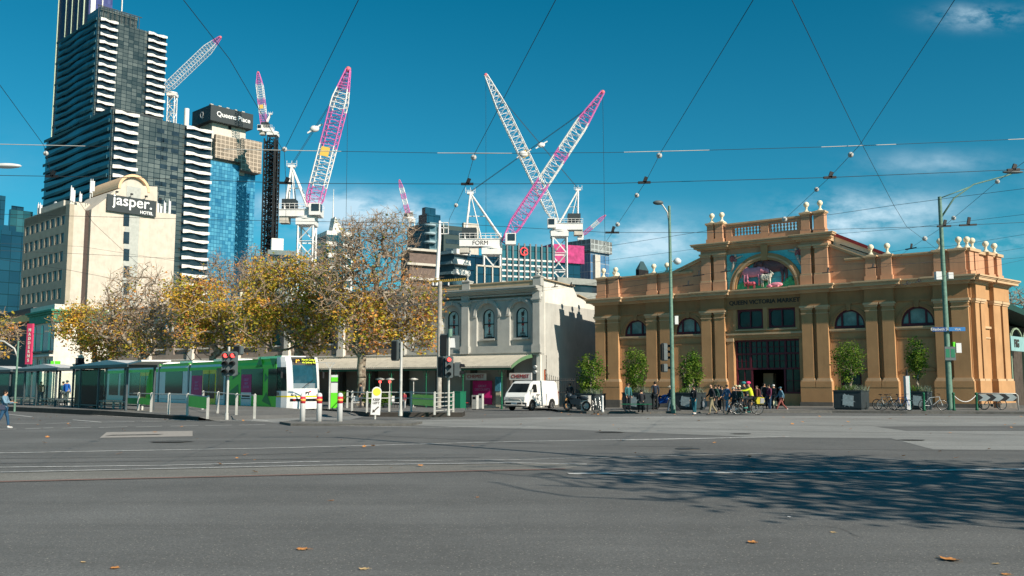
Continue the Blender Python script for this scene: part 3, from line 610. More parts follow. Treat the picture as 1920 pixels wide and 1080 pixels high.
# shop level (chemist and the row share the look but not the mesh)
def shoplevel(r, u0, u1, step):
    L = u1-u0; b = MB(); x = .3; 
    b.box(0, 1.0, -.7, L, 1.1, 4.3); b.build('shop_window', M_shop, r)
    k = 0
    while x < L:
        b = MB(); b.box(x, .3, -.7, x+.4, 1.0, 4.3); b.build('shop_pier', mat('shade_dark_pier', (.07, .065, .06), .7), r); x += step  # pier colour darkened to paint in the gloom of the shop level
def awning(r, u0, u1, step):
    L = u1-u0; n = 8; b = MB(); pf = [(-3.6*i/n, 4.32-.30*(i/n)-.75*(i/n)**2.2) for i in range(n+1)]
    seg = max(1, int(L/.25))
    for j in range(seg):
        xa = L*j/seg; xb = L*(j+.5)/seg; xc = L*(j+1)/seg
        vs = []
        for v, z in pf: vs += [(xa, v, z), (xb, v, z+.03), (xc, v, z)]
        b.add(vs, [(3*i, 3*i+1, 3*i+4, 3*i+3) for i in range(n)]+[(3*i+1, 3*i+2, 3*i+5, 3*i+4) for i in range(n)])
    b.build('awning', M_awn, r)
    b = MB(); b.box(0, -3.66, 3.14, L, -3.56, 3.27, 1); b.box(0, -3.62, 2.95, L, -3.6, 3.14); b.build('awning_fascia', [mat('dark_green_fascia', (.008, .05, .03), .5), M_awn], r)
    x = L-1.0 if u1 > 60 else L-.6
    while x > 0:
        b = MB(); b.cyl((x, -3.5, -.5), (x, -3.5, 3.1), .07, .055, 8); b.cyl((x, -3.5, -.5), (x, -3.5, .6), .1, .09, 8); b.lathe((x, -3.5, 2.3), [(.06, 0), (.12, .05), (.06, .12)], 8)
        for s_ in (-1, 1): b.tube([(x, -3.5, 2.45), (x+s_*.22, -3.5, 2.6), (x+s_*.42, -3.5, 3.05)], .025, 4)
        b.build('awning_post', M_grn, r); x -= step
shoplevel(chs, 46, 62, 4.0); shoplevel(ter, 0, 46, 4.2); awning(chs, 46, 61.2, 4.05); awning(ter, 0, 45.98, 4.2)
L = 16
b = MB(); n = 10
for i in range(n):
    z = lambda q: 4.34-.30*q-.75*q**2.2
    a, c = i/n, (i+1)/n; b.prism([(15.22, -3.6*a, z(a)+.03), (15.22, -3.6*c, z(c)+.03), (15.22, -3.6*c, z(c)-.27), (15.22, -3.6*a, z(a)-.27)], (.05, 0, 0))
b.build('awning_valance', M_grn2, chs)
b = MB(); b.box(15.0, .28, -.7, 16.0, .9, 4.3); b.build('corner_pier', M_st, chs)
for x0, x1, zz in ((8.5, 10.7, 2.1), (13.2, 15.5, 2.1)):
    b = MB(); b.box(x0, -.7, zz, x1, -.6, zz+.62); f = b.build('sign_board', M_wht, chs); text('lettering', 'CHEMIST', .46, M_red, f, ((x0+x1)/2, -.72, zz+.31), ext=.01, sx=1.0)
b = MB(); b.box(8.6, .3, -.1, 10.7, .36, 2.05); f = b.build('window_poster', M_mag, chs); text('lettering', 'GREAT\nDISCOUNTS', .3, mat('pink_text', (.6, .3, .5), .6, var=0), f, (9.65, .28, 1.4), ext=.005)
b = MB(); b.box(11.2, .2, -.3, 11.7, .3, 1.1); b.box(11.15, .15, 1.1, 11.7, .3, 2.4, 1); b.build('shop_display', [mat('pale_display', (.5, .45, .35), .6), mat('blue_display', (.06, .22, .32), .5, var=.5, nsc=6)], chs)
for z in (3.3, 2.85):
    b = MB(); b.cyl((15.6, -.1, z), (15.6, -.32, z-.08), .1, .15, 10); b.box(15.54, -.1, z-.05, 15.66, .28, z+.05); b.build('floodlight', M_wht, chs)
# side wall to the lane
SW = Fr(CB, (CB[0]+math.sin(math.radians(32))*1, CB[1]+math.cos(math.radians(32))))
def onchs(o): o.parent = chs; o.location = (16, 0, 0); o.rotation_euler = (0, 0, SW.rz-CH.rz); return o
b = MB(); b.xz([(.0, -.8), (22, -.8), (22, 9.5), (10.3, 9.65), (8.5, 10.05), (6.9, 10.16), (6.15, 10.88), (3, 11.0), (.5, 11.05), (0, 11.05)], .01, .4); onchs(b.build('side_wall', M_st2))
b = MB(); b.bar((.4, 0, 11.09), (6.1, 0, 10.94), .5, .08); b.bar((6.9, 0, 10.2), (10.3, 0, 9.7), .45, .08); onchs(b.build('wall_coping', M_stain))
b = MB(); b.box(.05, -.05, 4.4, .65, .02, 4.6); b.box(.62, -.06, 1.6, .74, .01, 3.0, 1); onchs(b.build('downpipe', [M_st, mat('rust_red_pipe', (.4, .09, .03), .7)]))
# lane gate
lg = thing('lane_gate', 'tall black iron gate closing the lane beside the chemist wall', 'gate', tuple(SW.w(.8, 0, -.38)), 0)
b = MB(); P0 = Vector((0, 0, 0)); P1 = Vector((4.4, 1.2, 0)); 
for i in range(24):
    p = P0.lerp(P1, i/23); h = 3.0-.5*math.sin(PI*i/23); b.cyl((p.x, p.y, 0), (p.x, p.y, h), .025, .02, 5); b.cyl((p.x, p.y, h), (p.x, p.y, h+.15), .04, .0, 5)
for z in (.2, 1.4, 2.45): b.bar((0, 0, z), (4.4, 1.2, z), .03, .06)
b.build('gate_bars', M_blk, lg)
for p in (P0, P1): b = MB(); b.cyl(p, p+Vector((0, 0, 3.3)), .07, .07, 8); b.sph(p+Vector((0, 0, 3.36)), .1, 8, 5); b.build('gate_post', M_blk, lg)
# ---------------- left hand buildings
M_crm = mat('cream_corner_render', (.70, .66, .58), .8, fn=wallpaint); M_gcor = mat('green_cornice', (.04, .22, .13), .6, var=.2)
M_win = mat('dark_window', (.02, .03, .04), .15, spec=.6, var=.5, nsc=.5)
def corner(pxC, Y, aR=43.0, aL=47.0, py=600):
    """frame whose x axis runs along the right hand face and whose y axis runs along the left hand face, both away from the viewer"""
    p = at(pxC, py, Y); R = math.radians(aR); Lr = math.radians(aL)
    return p.x, p.y, (math.sin(R), math.cos(R)), (-math.sin(Lr), math.cos(Lr))
def length_to(px, x, y, d, py=600):
    k = (px-960)/FPX/ (math.cos(TH)-math.sin(TH)*((540-py)/FPX)); t = (k*y-x)/(d[0]-k*d[1]); return t
class Block:
    """a box-shaped building set by the picture columns of its three visible vertical edges"""
    def __init__(s, nm, label, cat, pxL, pxC, pxR, pyT, Y, a=43.0, group=None):
        x, y, dr, dl = corner(pxC, Y, a, 90-a, pyT); s.x, s.y = x, y
        s.w = length_to(pxR, x, y, dr, pyT); s.d = length_to(pxL, x, y, dl, pyT); s.h = at(pxC, pyT, Y).z
        s.rz = math.atan2(dr[1], dr[0]); s.o = thing(nm, label, cat, (x, y, 0), s.rz, group); s.Y = Y
        s.R = Fr((x, y), (x+dr[0], y+dr[1])); s.L = Fr((x+dl[0], y+dl[1]), (x, y))
    # right face is y=0 with x 0..w ; left face is x=0 with y 0..d
    def xz(s, px, py): return s.R.uz(px, py)
    def yz(s, px, py): u, z = s.L.uz(px, py); return 1-u, z
cb = Block('corner_building', 'cream two storey corner building with green cornice and tall arched windows behind the tram stop', 'building', 61, 105, 330, 573, 118, 47)
h = cb.h; b = MB(); b.box(0, 0, -.5, cb.w, cb.d, h-.3); b.build('wall', M_crm, cb.o)
b = MB(); b.box(-.5, -.5, h-1.0, cb.w, cb.d+.3, h-.75); b.box(-.75, -.75, h-.75, cb.w, cb.d+.5, h-.5, 0); b.box(-.3, -.3, h-2.1, cb.w, cb.d+.1, h-1.0, 0); b.box(-.2, -.2, h-.5, cb.w, cb.d, h+.2, 1); b.build('cornice', [M_gcor, M_crm], cb.o)
for i in range(int(cb.d/3.3)):
    y = 1.9+i*3.3
    b = MB(); b.prism([(-.06, y-.5, 6.2), (-.06, y+.5, 6.2), (-.06, y+.5, 9.0), (-.06, y+.35, 9.45), (-.06, y, 9.65), (-.06, y-.35, 9.45), (-.06, y-.5, 9.0)], (.08, 0, 0)); b.build('arched_window', M_win, cb.o)
    b = MB(); b.box(-.07, y-.55, 1.6, .02, y+.55, 4.9); b.build('lower_window', M_win, cb.o)
    b = MB(); b.box(-.35, y+1.2, -.4, -.1, y+1.7, 5.2); b.build('pilaster', M_crm, cb.o)
b = MB(); b.box(-.5, 0, 5.35, 0, cb.d, 5.6); b.box(-.55, 0, 5.9, 0, cb.d, 6.1, 1); b.build('balcony_rail', [M_crm, M_blk], cb.o)
for i in range(7):
    x = 3.3+i*3.6; b = MB(); b.box(x-.55, -.05, 3.0, x+.55, .02, 5.2); b.box(x-.75, -.09, 5.2, x+.75, .02, 5.4, 1); f = b.build('side_window', [M_win, M_crm], cb.o)
    if i < 5: b = MB(); b.box(x-.5, -.05, 6.9, x+.5, .02, 9.2); b.build('side_window', M_win, cb.o)
ob = Block('shop_with_orange_parapet', 'dark grey shop with a broad orange parapet board at the left edge', 'shop', -160, 61.5, 63, 592, cb.y+cb.d*math.cos(math.radians(43))+.3, 47)
h = ob.h; b = MB(); b.box(.0, 0, -.5, 5, ob.d, h+1.2); b.build('wall', mat('dark_grey_render', (.10, .10, .10), .85), ob.o)
b = MB(); b.box(-.4, -.1, h-.75, -.02, ob.d, h+.2); b.build('parapet_board', mat('orange_board', (.92, .50, .18), .6, var=.15), ob.o)
sg = thing('vertical_sign', 'tall narrow red vertical sign with pale letters under the orange parapet', 'sign', tuple(at(53.5, 683, 105)), math.radians(-20))
sh = at(53, 607, 105).z-at(53, 683, 105).z
b = MB(); b.box(-.42, -.12, 0, .42, .12, sh); b.build('panel', mat('red_pink_panel', (.62, .05, .13), .5, var=.1), sg)
for i, ch in enumerate('MADDERNS'): text('letter', ch, .5, mat('cream_text', (.7, .7, .6), .6, var=0), sg, (.05, -.14, sh-.75-i*.5), ext=.01, bold=.02)
b = MB(); b.bar((.4, 0, sh*.75), (1.0, .8, sh*.75), .06); b.bar((.4, 0, sh*.3), (1.0, .8, sh*.3), .06); b.build('bracket', M_blk, sg)
# ---------------- the city behind
M_tw = mat('white_balcony', (.72, .70, .66), .6, var=.06)
def curtain(name, a, b_, sx=3.0, sz=3.2, line=(.02, .025, .03), lw=.05, rough=.12, jitter=1.0, cool=1.0, spec=.7):
    """glass curtain wall: panels of slightly differing tone between thin mullions, in object space"""
    def fn(t, P, col):
        tc = t.n('ShaderNodeTexCoord'); s = t.n('ShaderNodeSeparateXYZ'); t.put(s.inputs[0], tc.outputs['Object'])
        h = t.m('ADD', s.outputs[0], s.outputs[1]); u = t.m('DIVIDE', h, sx); v = t.m('DIVIDE', s.outputs[2], sz)
        cu = t.m('FLOOR', u); cv_ = t.m('FLOOR', v); c = t.n('ShaderNodeCombineXYZ'); t.put(c.inputs[0], cu); t.put(c.inputs[1], cv_)
        wn = t.n('ShaderNodeTexWhiteNoise', noise_dimensions='2D'); t.put(wn.inputs['Vector'], c.outputs[0])
        fu = t.m('FRACT', u); fv = t.m('FRACT', v)
        ed = t.m('MAXIMUM', t.m('LESS_THAN', fu, lw), t.m('LESS_THAN', fv, lw*1.4))
        big = t.noise(tc.outputs['Object'], .035, 4, .6)
        g = t.mix(t.m('MULTIPLY', t.m('ADD', t.m('MULTIPLY', wn.outputs['Value'], .65), t.ramp(big, .35, .65, 0, .5)), jitter), a, b_)
        return t.mix(ed, g, line)
    return mat(name, a, rough, fn=fn, spec=spec)
M_dkg = curtain('dark_facade_glass', (.012, .022, .024), (.14, .16, .15), 2.1, 1.55, (.008, .012, .013), .09)
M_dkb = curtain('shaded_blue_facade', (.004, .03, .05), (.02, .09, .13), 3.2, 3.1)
M_blu = curtain('blue_curtain_wall', (.004, .10, .24), (.10, .36, .52), 1.4, 1.7, (.02, .12, .22), .1)
M_pur = curtain('purple_glass', (.05, .05, .16), (.12, .13, .30), 1.6, 2.4, (.06, .06, .16))
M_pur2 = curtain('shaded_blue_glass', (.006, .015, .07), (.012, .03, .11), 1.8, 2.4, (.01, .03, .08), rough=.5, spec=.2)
M_tea = curtain('teal_glass', (.006, .05, .07), (.035, .15, .19), 2.2, 3.0, (.02, .05, .06))
M_nav = curtain('navy_glass', (.004, .02, .045), (.012, .06, .10), 2.6, 3.2, (.003, .012, .02))
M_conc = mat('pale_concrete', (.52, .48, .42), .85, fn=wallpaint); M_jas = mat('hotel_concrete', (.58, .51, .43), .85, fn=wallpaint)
M_grysign = mat('charcoal_sign', (.035, .045, .05), .5, var=.08); M_txt = mat('white_text', (.8, .8, .8), .5, var=0)
def wavy(L, dep, z, hh, side, ph, par):
    """one balcony fascia: a folded white band; side 'r' runs along x at y=-dep, side 'l' along y at x=-dep"""
    b = MB(); n = 4; vs = []
    for i in range(n+1):
        t = L*i/n; o = dep*(.35+.65*abs(math.sin(ph+i*1.25))); lo = z-hh*(.5+.28*math.sin(ph*1.7+i*2.2)); hi = z+hh*.45+.1*math.sin(i*1.7+ph)
        for q in (lo, hi): vs.append((t, -o, q) if side == 'r' else (-o, t, q))
        for q in (lo, hi): vs.append((t, -o+.25, q) if side == 'r' else (-o+.25, t, q))
    fs = []
    for i in range(n):
        a = 4*i; c = a+4; fs += [(a, c, c+1, a+1), (a+1, c+1, c+3, a+3), (a+2, a+3, c+3, c+2), (a, a+2, c+2, c)]
    fs += [(0, 1, 3, 2), (4*n, 4*n+2, 4*n+3, 4*n+1)]
    b.add(vs, fs); return b
def balcony_tower(nm, label, pxL, pxC, pxR, pyT, Y, strips, nfl, fl, zdrop=0, extra=None):
    k = Block(nm, label, 'tower', pxL, pxC, pxR, pyT, Y); o = k.o
    b = MB(); b.box(0, 0, 0, k.w, k.d, k.h); b.build('facade', M_dkg, o)
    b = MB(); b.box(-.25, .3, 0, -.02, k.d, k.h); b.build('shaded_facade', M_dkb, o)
    for pa, pb in strips:
        xa, xb = k.xz(pa, pyT+60)[0], k.xz(pb, pyT+60)[0]; xa = max(xa, 0)
        bb = MB(); bb.box(xa, -.05, 0, xb, .0, k.h); bb.build('balcony_recess', M_win, o)
        for i in range(nfl):
            q = wavy(xb-xa, 1.7, k.h-.7-i*fl, 1.05, 'r', .6+(i % 3)*.35+random.uniform(-.25, .25), o).build('balcony', M_tw, o, (xa, 0, 0))
    for i in range(0, nfl):
        q = wavy(k.d, 1.3, k.h-.7-i*fl, .9, 'l', .3+(i % 3)*.5, o).build('side_balcony', mat('shade_toned_balcony', (.022, .085, .105), .6), o)  # side balconies coloured dark teal for the shaded face
    return k
g1 = Block('glass_skyscraper', 'very tall slender purple blue glass skyscraper cut by the top of the picture', 'tower', 120, 176, 219, -160, 470)
b = MB(); b.box(0, 0, 0, g1.w, g1.d, g1.h); b.build('facade', M_pur, g1.o)
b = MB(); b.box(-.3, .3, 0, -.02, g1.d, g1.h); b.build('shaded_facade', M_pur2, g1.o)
for i, x in enumerate((.6, 6.5, 17)): b = MB(); b.box(x, -.8, 60, x+(2.4 if i == 0 else .5), .0, g1.h); b.build('fin', M_tw, g1.o)
for y in (.12, .3, .5, .7, .97): y *= g1.d; b = MB(); b.box(-.9, y, 60, -.25, y+.4, g1.h); b.build('fin', mat('pale_green_fin', (.42, .5, .38), .6), g1.o)
t1 = balcony_tower('balcony_tower', 'tall dark apartment tower with two columns of white wavy balconies', 114, 184, 311, 32, 350, [(184, 218), (275, 311)], 40, 3.1)
b = MB(); b.box(2, 3, t1.h, t1.w*.62, t1.d*.4, t1.h+6); b.build('roof_plant', M_dkg, t1.o)
b = MB()
for i in range(10): b.bar((t1.w*i/10*.66+.5, 1, t1.h), (t1.w*i/10*.66+.5, 1, t1.h+5.5), .25)
b.bar((0, 1, t1.h+5.5), (t1.w*.65, 1, t1.h+5.5), .3); b.build('roof_screen', M_grysign, t1.o)
t2 = balcony_tower('lower_balcony_tower', 'lower dark apartment block with broad white wavy balconies in front of the balcony tower', 92, 211, 393, 205, 290, [(211, 257), (346, 396)], 34, 3.05)
xa, za = t2.xz(255, 225); xb, zb = t2.xz(310, 215)
b = MB(); b.box(xa-6, 6, t2.h-3, xb+2, 20, t2.h+2.5); b.build('roof_plant', M_grysign, t2.o)
for xx in (t2.xz(320, 300)[0], t2.xz(292, 300)[0], t2.xz(300, 300)[0]):
    for i in range(22):
        if random.random() < .75: b = MB(); b.box(xx, -.06, t2.h-4.5-i*3.05, xx+2.6, .0, t2.h-3.0-i*3.05); b.build('window', M_win, t2.o)
b = MB()
for i in range(12): b.bar((xb+i*1.4, 2, t2.h-2.5), (xb+i*1.4, 2, t2.h+.8), .12)
b.build('roof_railing', M_conc, t2.o)
b = MB(); b.cyl((t2.xz(357, 230)[0], 3, t2.h-2), (t2.xz(357, 230)[0], 3, t2.h+7), .9, .9, 8); b.build('flue', M_tw, t2.o)
# hotel
jh = Block('hotel', 'cream concrete hotel block with curved roof vault and charcoal name board', 'hotel', 50, 134, 330, 383, 150)
o = jh.o; h = jh.h; w_ = jh.w; x1 = jh.xz(160, 420)[0]
b = MB()
def gz(px, py): return jh.xz(px, py)
pr = [(0, -.5), (w_, -.5), gz(330, 402), gz(295, 398), (gz(295, 350)[0], gz(295, 350)[1]), gz(240, 347), gz(215, 357), gz(195, 375), gz(172, 392), (x1, h-.4), (0, h)]
b.xz([(x1+.9, -.5)]+pr[1:9]+[(x1+.9, gz(168, 396)[1])], 0, 12); b.box(0, .05, -.5, x1-.1, 12, h); b.box(x1-.1, 1.0, -.5, x1+.9, 12, h-.5, 1)
b.build('end_wall', [M_jas, mat('dark_slot', (.08, .06, .055), .9)], o)
M_js = mat('hotel_shaded_concrete', (.42, .36, .28), .85, fn=wallpaint); dd = jh.d  # same concrete, coloured darker on the side turned from the sun
b = MB(); nw = 8
for r_ in range(8):
    z = h-3.2-r_*3.15
    for i in range(nw+1): y = 1.5+(dd-2)*i/nw; b.box(-.25, y-.42, z, .5, y+.42, z+1.75)
    b.box(-.25, .3, z+1.75, .5, dd, z+3.15)
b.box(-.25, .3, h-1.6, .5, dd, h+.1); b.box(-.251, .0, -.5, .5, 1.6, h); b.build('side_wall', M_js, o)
b = MB(); b.box(-.12, .3, 0, 1, dd, h-.2); b.build('glazing_band', M_win, o)
for r_ in range(8):
    z = h-3.2-r_*3.15
    for i in range(nw):
        y0 = 1.5+(dd-2)*i/nw+.42; y1 = 1.5+(dd-2)*(i+1)/nw-.42; b = MB(); b.box(-.17, y0, z, -.13, y1, z+.12); b.box(-.17, (y0+y1)/2-.06, z+.12, -.13, (y0+y1)/2+.06, z+1.75)
        if r_ < 6: b.build('window', M_blk, o)
gx, gz1 = gz(255, 345); gx0 = gz(225, 350)[0]; gx1 = gz(278, 350)[0]
b = MB(); b.archband((gx0+gx1)/2, gz1-1.2, (gx1-gx0)/2-.1, (gx1-gx0)/2+.35, -.1, 12, 1.0, m=0); b.archband((gx0+gx1)/2, gz1-1.2, 0, (gx1-gx0)/2-.1, .6, 11.9, 1.0, m=1); b.build('roof_vault', [mat('orange_edge', (.75, .5, .3), .6), M_conc], o)
b = MB(); b.box(gz(235, 400)[0], -.06, 10, gz(262, 400)[0], -.001, gz(250, 347)[1]-.3); b.build('grey_stripe', mat('grey_panel', (.42, .43, .40), .8), o)
for py in (413, 446, 478, 510, 542):
    x, z = gz(235.5, py+11); b = MB(); b.box(x-.45, -.12, z, x+.55, .0, z+2.1); b.build('slit_window', M_win, o)
sx0, sz0 = gz(198, 393); sx1, sz1 = gz(290, 402)
b = MB(); zt = gz(198, 364)[1]; b.box(sx0, -.5, sz0-.2, sx1, -.2, zt); f = b.build('name_board', M_grysign, o)
text('lettering', 'jasper.', 2.7, M_txt, f, ((sx0+sx1)/2+.1, -.56, (sz0+zt)/2+.5), ext=.03, bold=.03, sx=1.0)
text('lettering', 'HOTEL', .75, M_txt, f, ((sx0+sx1)/2+2.6, -.56, sz0+.28), ext=.03, bold=.02)
for i in range(4):
    x = sx0+1.4+i*2.6; b = MB(); b.bar((x, -.2, zt-.1), (x, -.8, zt+.5), .08); b.cb(x, -.95, zt+.5, .4, .35, .25); b.build('sign_light', M_blk, f)
for i, (px, py, hh) in enumerate(((146, 370, 2.9), (150, 372, 2.6), (163, 372, 2.0), (183, 355, 2.7), (187, 352, 2.4), (64, 404, 2.4), (68, 400, 2.2), (300, 396, 2.4), (306, 397, 2.0), (313, 397, 2.6), (322, 398, 3.0), (297, 397, 1.6))):
    x, z = gz(px, py); 
    if px < 100: y_, z = jh.yz(px, py+4); P_ = (.6, y_, h-.5)
    else: P_ = (x, 3.0 if px < 200 else 1.2, z-1.2)
    b = MB(); b.bar((P_[0], P_[1], P_[2]), (P_[0], P_[1], P_[2]+hh+.8), .1); b.cb(P_[0]+.02, P_[1]-.2, P_[2]+1.2+hh/2-.5, .42, .25, hh-.6); b.build('antenna', M_wht, o)
b = MB(); b.box(.6, 5, h, 5, 16, h+1.5); b.build('roof_plant', M_conc, o)
y_, z = jh.yz(92, 392); b = MB(); b.sph((1, y_, h+1), (.3, 1.0, 1.0), 12, 8); b.build('satellite_dish', M_wht, o)
# edge towers on the left
for nm, lb, a in (('navy_tower', 'dark navy office slab at the far left edge', (-60, -30, 11, 362, 300, M_nav)), ('teal_tower', 'small teal glass tower between the navy slab and the hotel', (17, 20, 62, 392, 330, M_tea)), ('dark_block', 'wide dark glass block low behind the hotel side', (-40, 2, 50, 431, 240, M_nav))):
    k = Block(nm, lb, 'office tower', *a[:5]); b = MB(); b.box(0, 0, 0, k.w, k.d, k.h); b.build('facade', a[5], k.o); b = MB(); b.box(.5, .5, k.h, k.w*.6, k.d*.6, k.h+1.5); b.build('roof_plant', M_nav, k.o)
# Queens Place
qp = Block('tower_under_construction', 'blue glass tower under construction with grey mesh scaffold and charcoal top sign', 'tower', 358, 395, 478, 300, 400)
o = qp.o
def X(px): return qp.xz(px, 400)[0]
b = MB(); b.box(0, 0, 0, X(446), qp.d, qp.h); b.box(X(446), 3, 0, X(483), qp.d, qp.xz(460, 322)[1]); b.build('glass_facade', M_blu, o)
def meshfn(t, P, col):
    tc = t.n('ShaderNodeTexCoord'); s = t.n('ShaderNodeSeparateXYZ'); t.put(s.inputs[0], tc.outputs['Object'])
    u = t.m('FRACT', t.m('DIVIDE', t.m('ADD', s.outputs[0], s.outputs[1]), 2.1)); v = t.m('FRACT', t.m('DIVIDE', s.outputs[2], 1.9))
    e = t.m('MAXIMUM', t.m('LESS_THAN', u, .16), t.m('LESS_THAN', v, .18)); n = t.noise(tc.outputs['Object'], .25, 5, .7)
    return t.mix(e, t.mix(t.ramp(n, .35, .65), tuple(x*.55 for x in col), tuple(x*1.15 for x in col)), tuple(min(1, x*1.7) for x in col))
M_mesh = mat('scaffold_mesh', (.30, .25, .20), .9, fn=meshfn)
zA = qp.xz(420, 300)[1]
b = MB(); b.box(X(396), -1.6, zA, X(446), 0, qp.xz(400, 252)[1]); b.box(X(446), -1.6, qp.xz(460, 322)[1], X(484), 3, qp.xz(460, 262)[1]); b.build('scaffold', M_mesh, o)
b = MB(); b.box(-1.4, 0, zA+4, 0, qp.d, qp.xz(400, 252)[1]); b.build('scaffold', M_mesh, o)
b = MB(); b.box(X(396), 2, zA-5, X(460), 14, qp.xz(400, 205)[1]); b.build('core', mat('raw_concrete', (.6, .56, .5), .85, fn=wallpaint), o)
for px in (427, 429): b = MB(); b.box(X(px), 1.9, qp.xz(px, 240)[1], X(px)+.9, 2, qp.xz(px, 228)[1]); b.build('core_opening', M_blk, o)
zb, zt = qp.xz(400, 219)[1], qp.xz(400, 196)[1]
b = MB(); b.box(X(390)-1, -1, zb-2.0, X(467), 16, zt-.5); f = b.build('top_sign', M_grysign, o)
text('lettering', 'Queens Place', 3.1, M_txt, f, (X(430), -1.1, (zb+zt)/2-1.3), ext=.05, bold=.05, sx=1.0); text('lettering', 'Q', 4.0, M_txt, f, (X(390)-1.1, 7, (zb+zt)/2-1), rot=(PI/2, 0, -PI/2), ext=.05)
b = MB()
for i in range(5): b.cb(X(395)+i*4, 3, zt+.4, 1.4, 1.4, 1.2)
b.build('roof_plant', M_conc, o)
def lattice(b, p0, p1, w0, w1=None, n=10, rc=.12, rl=.07, m=0, mc=None, up=None, tri=False):
    """square or triangular lattice from p0 to p1"""
    w1 = w0 if w1 is None else w1; p0 = Vector(p0); p1 = Vector(p1); d = (p1-p0).normalized()
    if up is None: u, v = basis(d)
    else: u = d.cross(Vector(up)).normalized(); v = u.cross(d)
    cs = [(-.5, -.5), (.5, -.5), (.5, .5), (-.5, .5)]; R = []
    for i in range(n+1):
        t = i/n; c = p0.lerp(p1, t); ww = w0+(w1-w0)*t; R.append([c+u*a*ww+v*e*ww for a, e in cs])
    for k in range(4): b.cyl(R[0][k], R[-1][k], rc, rc, 4, m if mc is None else mc, caps=False)
    for i in range(n):
        for k in range(4):
            q = (k+1) % 4; b.cyl(R[i][k], R[i][q], rl, rl, 3, m, caps=False)
            b.cyl(R[i][k] if i % 2 else R[i][q], R[i+1][q] if i % 2 else R[i+1][k], rl, rl, 3, m, caps=False)
    return b
# construction hoist beside it
hp = at(495, 700, 395); hz = at(495, 262, 395).z
ho = thing('construction_hoist', 'dark scaffolded hoist mast on the right side of the blue glass tower', 'hoist', (hp.x, hp.y, 0))
b = MB(); lattice(b, (0, 0, 0), (0, 0, hz), 4.4, n=60, rc=.35, rl=.22); lattice(b, (1.5, 2, 0), (1.5, 2, hz-4), 3.4, n=60, rc=.3, rl=.2); b.build('mast', M_blk, ho)
b = MB(); lattice(b, (-4.2, 1, 0), (-4.2, 1, hz-52), 3.0, n=40, rc=.25, rl=.2); b.build('scaffold', mat('dark_scaffold', (.05, .055, .05), .7), ho)
# lower buildings between cranes
def bands(k, m_w, m_g, fl, hb, name='window_band', top=0, side=True):
    i = 0; z = k.h-1.2-hb
    while z > 4 and i < 40:
        b = MB(); b.box(-.12 if side else 0, -.12, z, k.w-.5, k.d-.5 if side else 0, z+hb); b.build(name, m_g, k.o); z -= fl; i += 1
def plain(nm, lb, cat, geo, m, a=43.0):
    k = Block(nm, lb, cat, *geo, a=a); b = MB(); b.box(0, 0, 0, k.w, k.d, k.h); b.build('wall', m, k.o); return k
k = plain('grey_office', 'low teal grey office block with square windows left of the middle crane', 'office', (470, 502, 560, 468, 230), mat('teal_grey_render', (.17, .22, .22), .8), 70)
bands(k, None, M_win, 3.4, 1.5); b = MB(); b.box(1, 1, k.h, 4, 4, k.h+3.2); b.build('roof_box', M_tw, k.o)
k = plain('striped_office', 'white and teal glazed office with a stepped top and thin mast behind the bare tree', 'office', (585, 613, 662, 432, 260), M_tw, 60)
bands(k, None, M_tea, 3.3, 1.9)
b = MB(); b.xz([(2, k.h), (k.w*.7, k.h), (k.w*.35, k.h+4.5)], 1, 5); b.cyl((k.w*.35, 3, k.h+4), (k.w*.35, 3, k.h+13), .2, .08, 5); b.build('roof_gable', M_tw, k.o)
b = MB(); b.box(k.w*.4, -.3, 0, k.w*.62, -.13, k.h-.5); b.build('glass_strip', M_tea, k.o)
k = plain('brown_apartments', 'brown apartment block with pale balcony edges hidden by bare twigs', 'apartment block', (752, 768, 822, 468, 190), mat('brown_brick', (.15, .11, .095), .85, var=.2), 60)
for i in range(6): b = MB(); b.box(-.8, -.8, k.h-.2-i*3.1, k.w, .1, k.h+.3-i*3.1); b.build('balcony_edge', M_conc, k.o)
k = plain('dark_blue_tower', 'dark blue round cornered apartment tower with a raised rooftop box', 'tower', (764, 806, 838, 416, 330), curtain('blue_apartment_facade', (.008, .035, .055), (.07, .16, .20), 2.4, 3.2, (.12, .2, .23), .12, rough=.4, spec=.3), 50)
b = MB(); b.box(0, 2, k.h, k.w*.8, k.d*.5, k.h+3.5); b.box(k.w*.0, 3, k.h+3.5, k.w*.6, k.d*.35, k.h+6); b.build('roof_box', M_nav, k.o)
for i in range(26): b = MB(); b.lathe((0.2, .2, k.h-1.6-i*3.2), [(2.2, 0), (2.2, .7)], 12); b.build('balcony', mat('pale_blue_balcony', (.32, .42, .46), .6), k.o)
k = plain('dark_office_tower', 'dark green office tower with fine window rows behind the FORM lettered crane', 'office tower', (820, 832, 898, 422, 300), mat('dark_green_render', (.035, .06, .06), .7), 60)
for i in range(20):
    z = k.h-3-i*3.1; b = MB(); b.box(.8, -.1, z, k.w-.8, 0, z+1.5); b.build('window_band', M_win, k.o)
b = MB(); b.box(k.w*.55, -.3, k.h-20, k.w*.98, 1, k.h+1.5); b.build('pale_core', M_conc, k.o)
k = plain('white_slab_flats', 'flats with bright white slab balconies below the dark office tower', 'flats', (815, 852, 876, 468, 200), mat('shaded_flats', (.05, .09, .11), .6), 40)
for i in range(9): b = MB(); b.box(-.4, -1.1, k.h-1.0-i*2.3, k.w, .02, k.h+.1-i*2.3); b.build('balcony', M_tw, k.o)
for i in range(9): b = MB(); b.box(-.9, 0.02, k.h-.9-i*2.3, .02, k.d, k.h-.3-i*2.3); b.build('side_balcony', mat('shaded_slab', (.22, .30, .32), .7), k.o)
k = plain('navy_low_block', 'dark navy glass block between the two crane masts', 'office', (868, 874, 945, 476, 215), M_nav, 55)
k = plain('white_framed_block', 'small pale framed office behind the mast with large dark panes', 'office', (888, 892, 940, 496, 170), M_nav, 60)
b = MB()
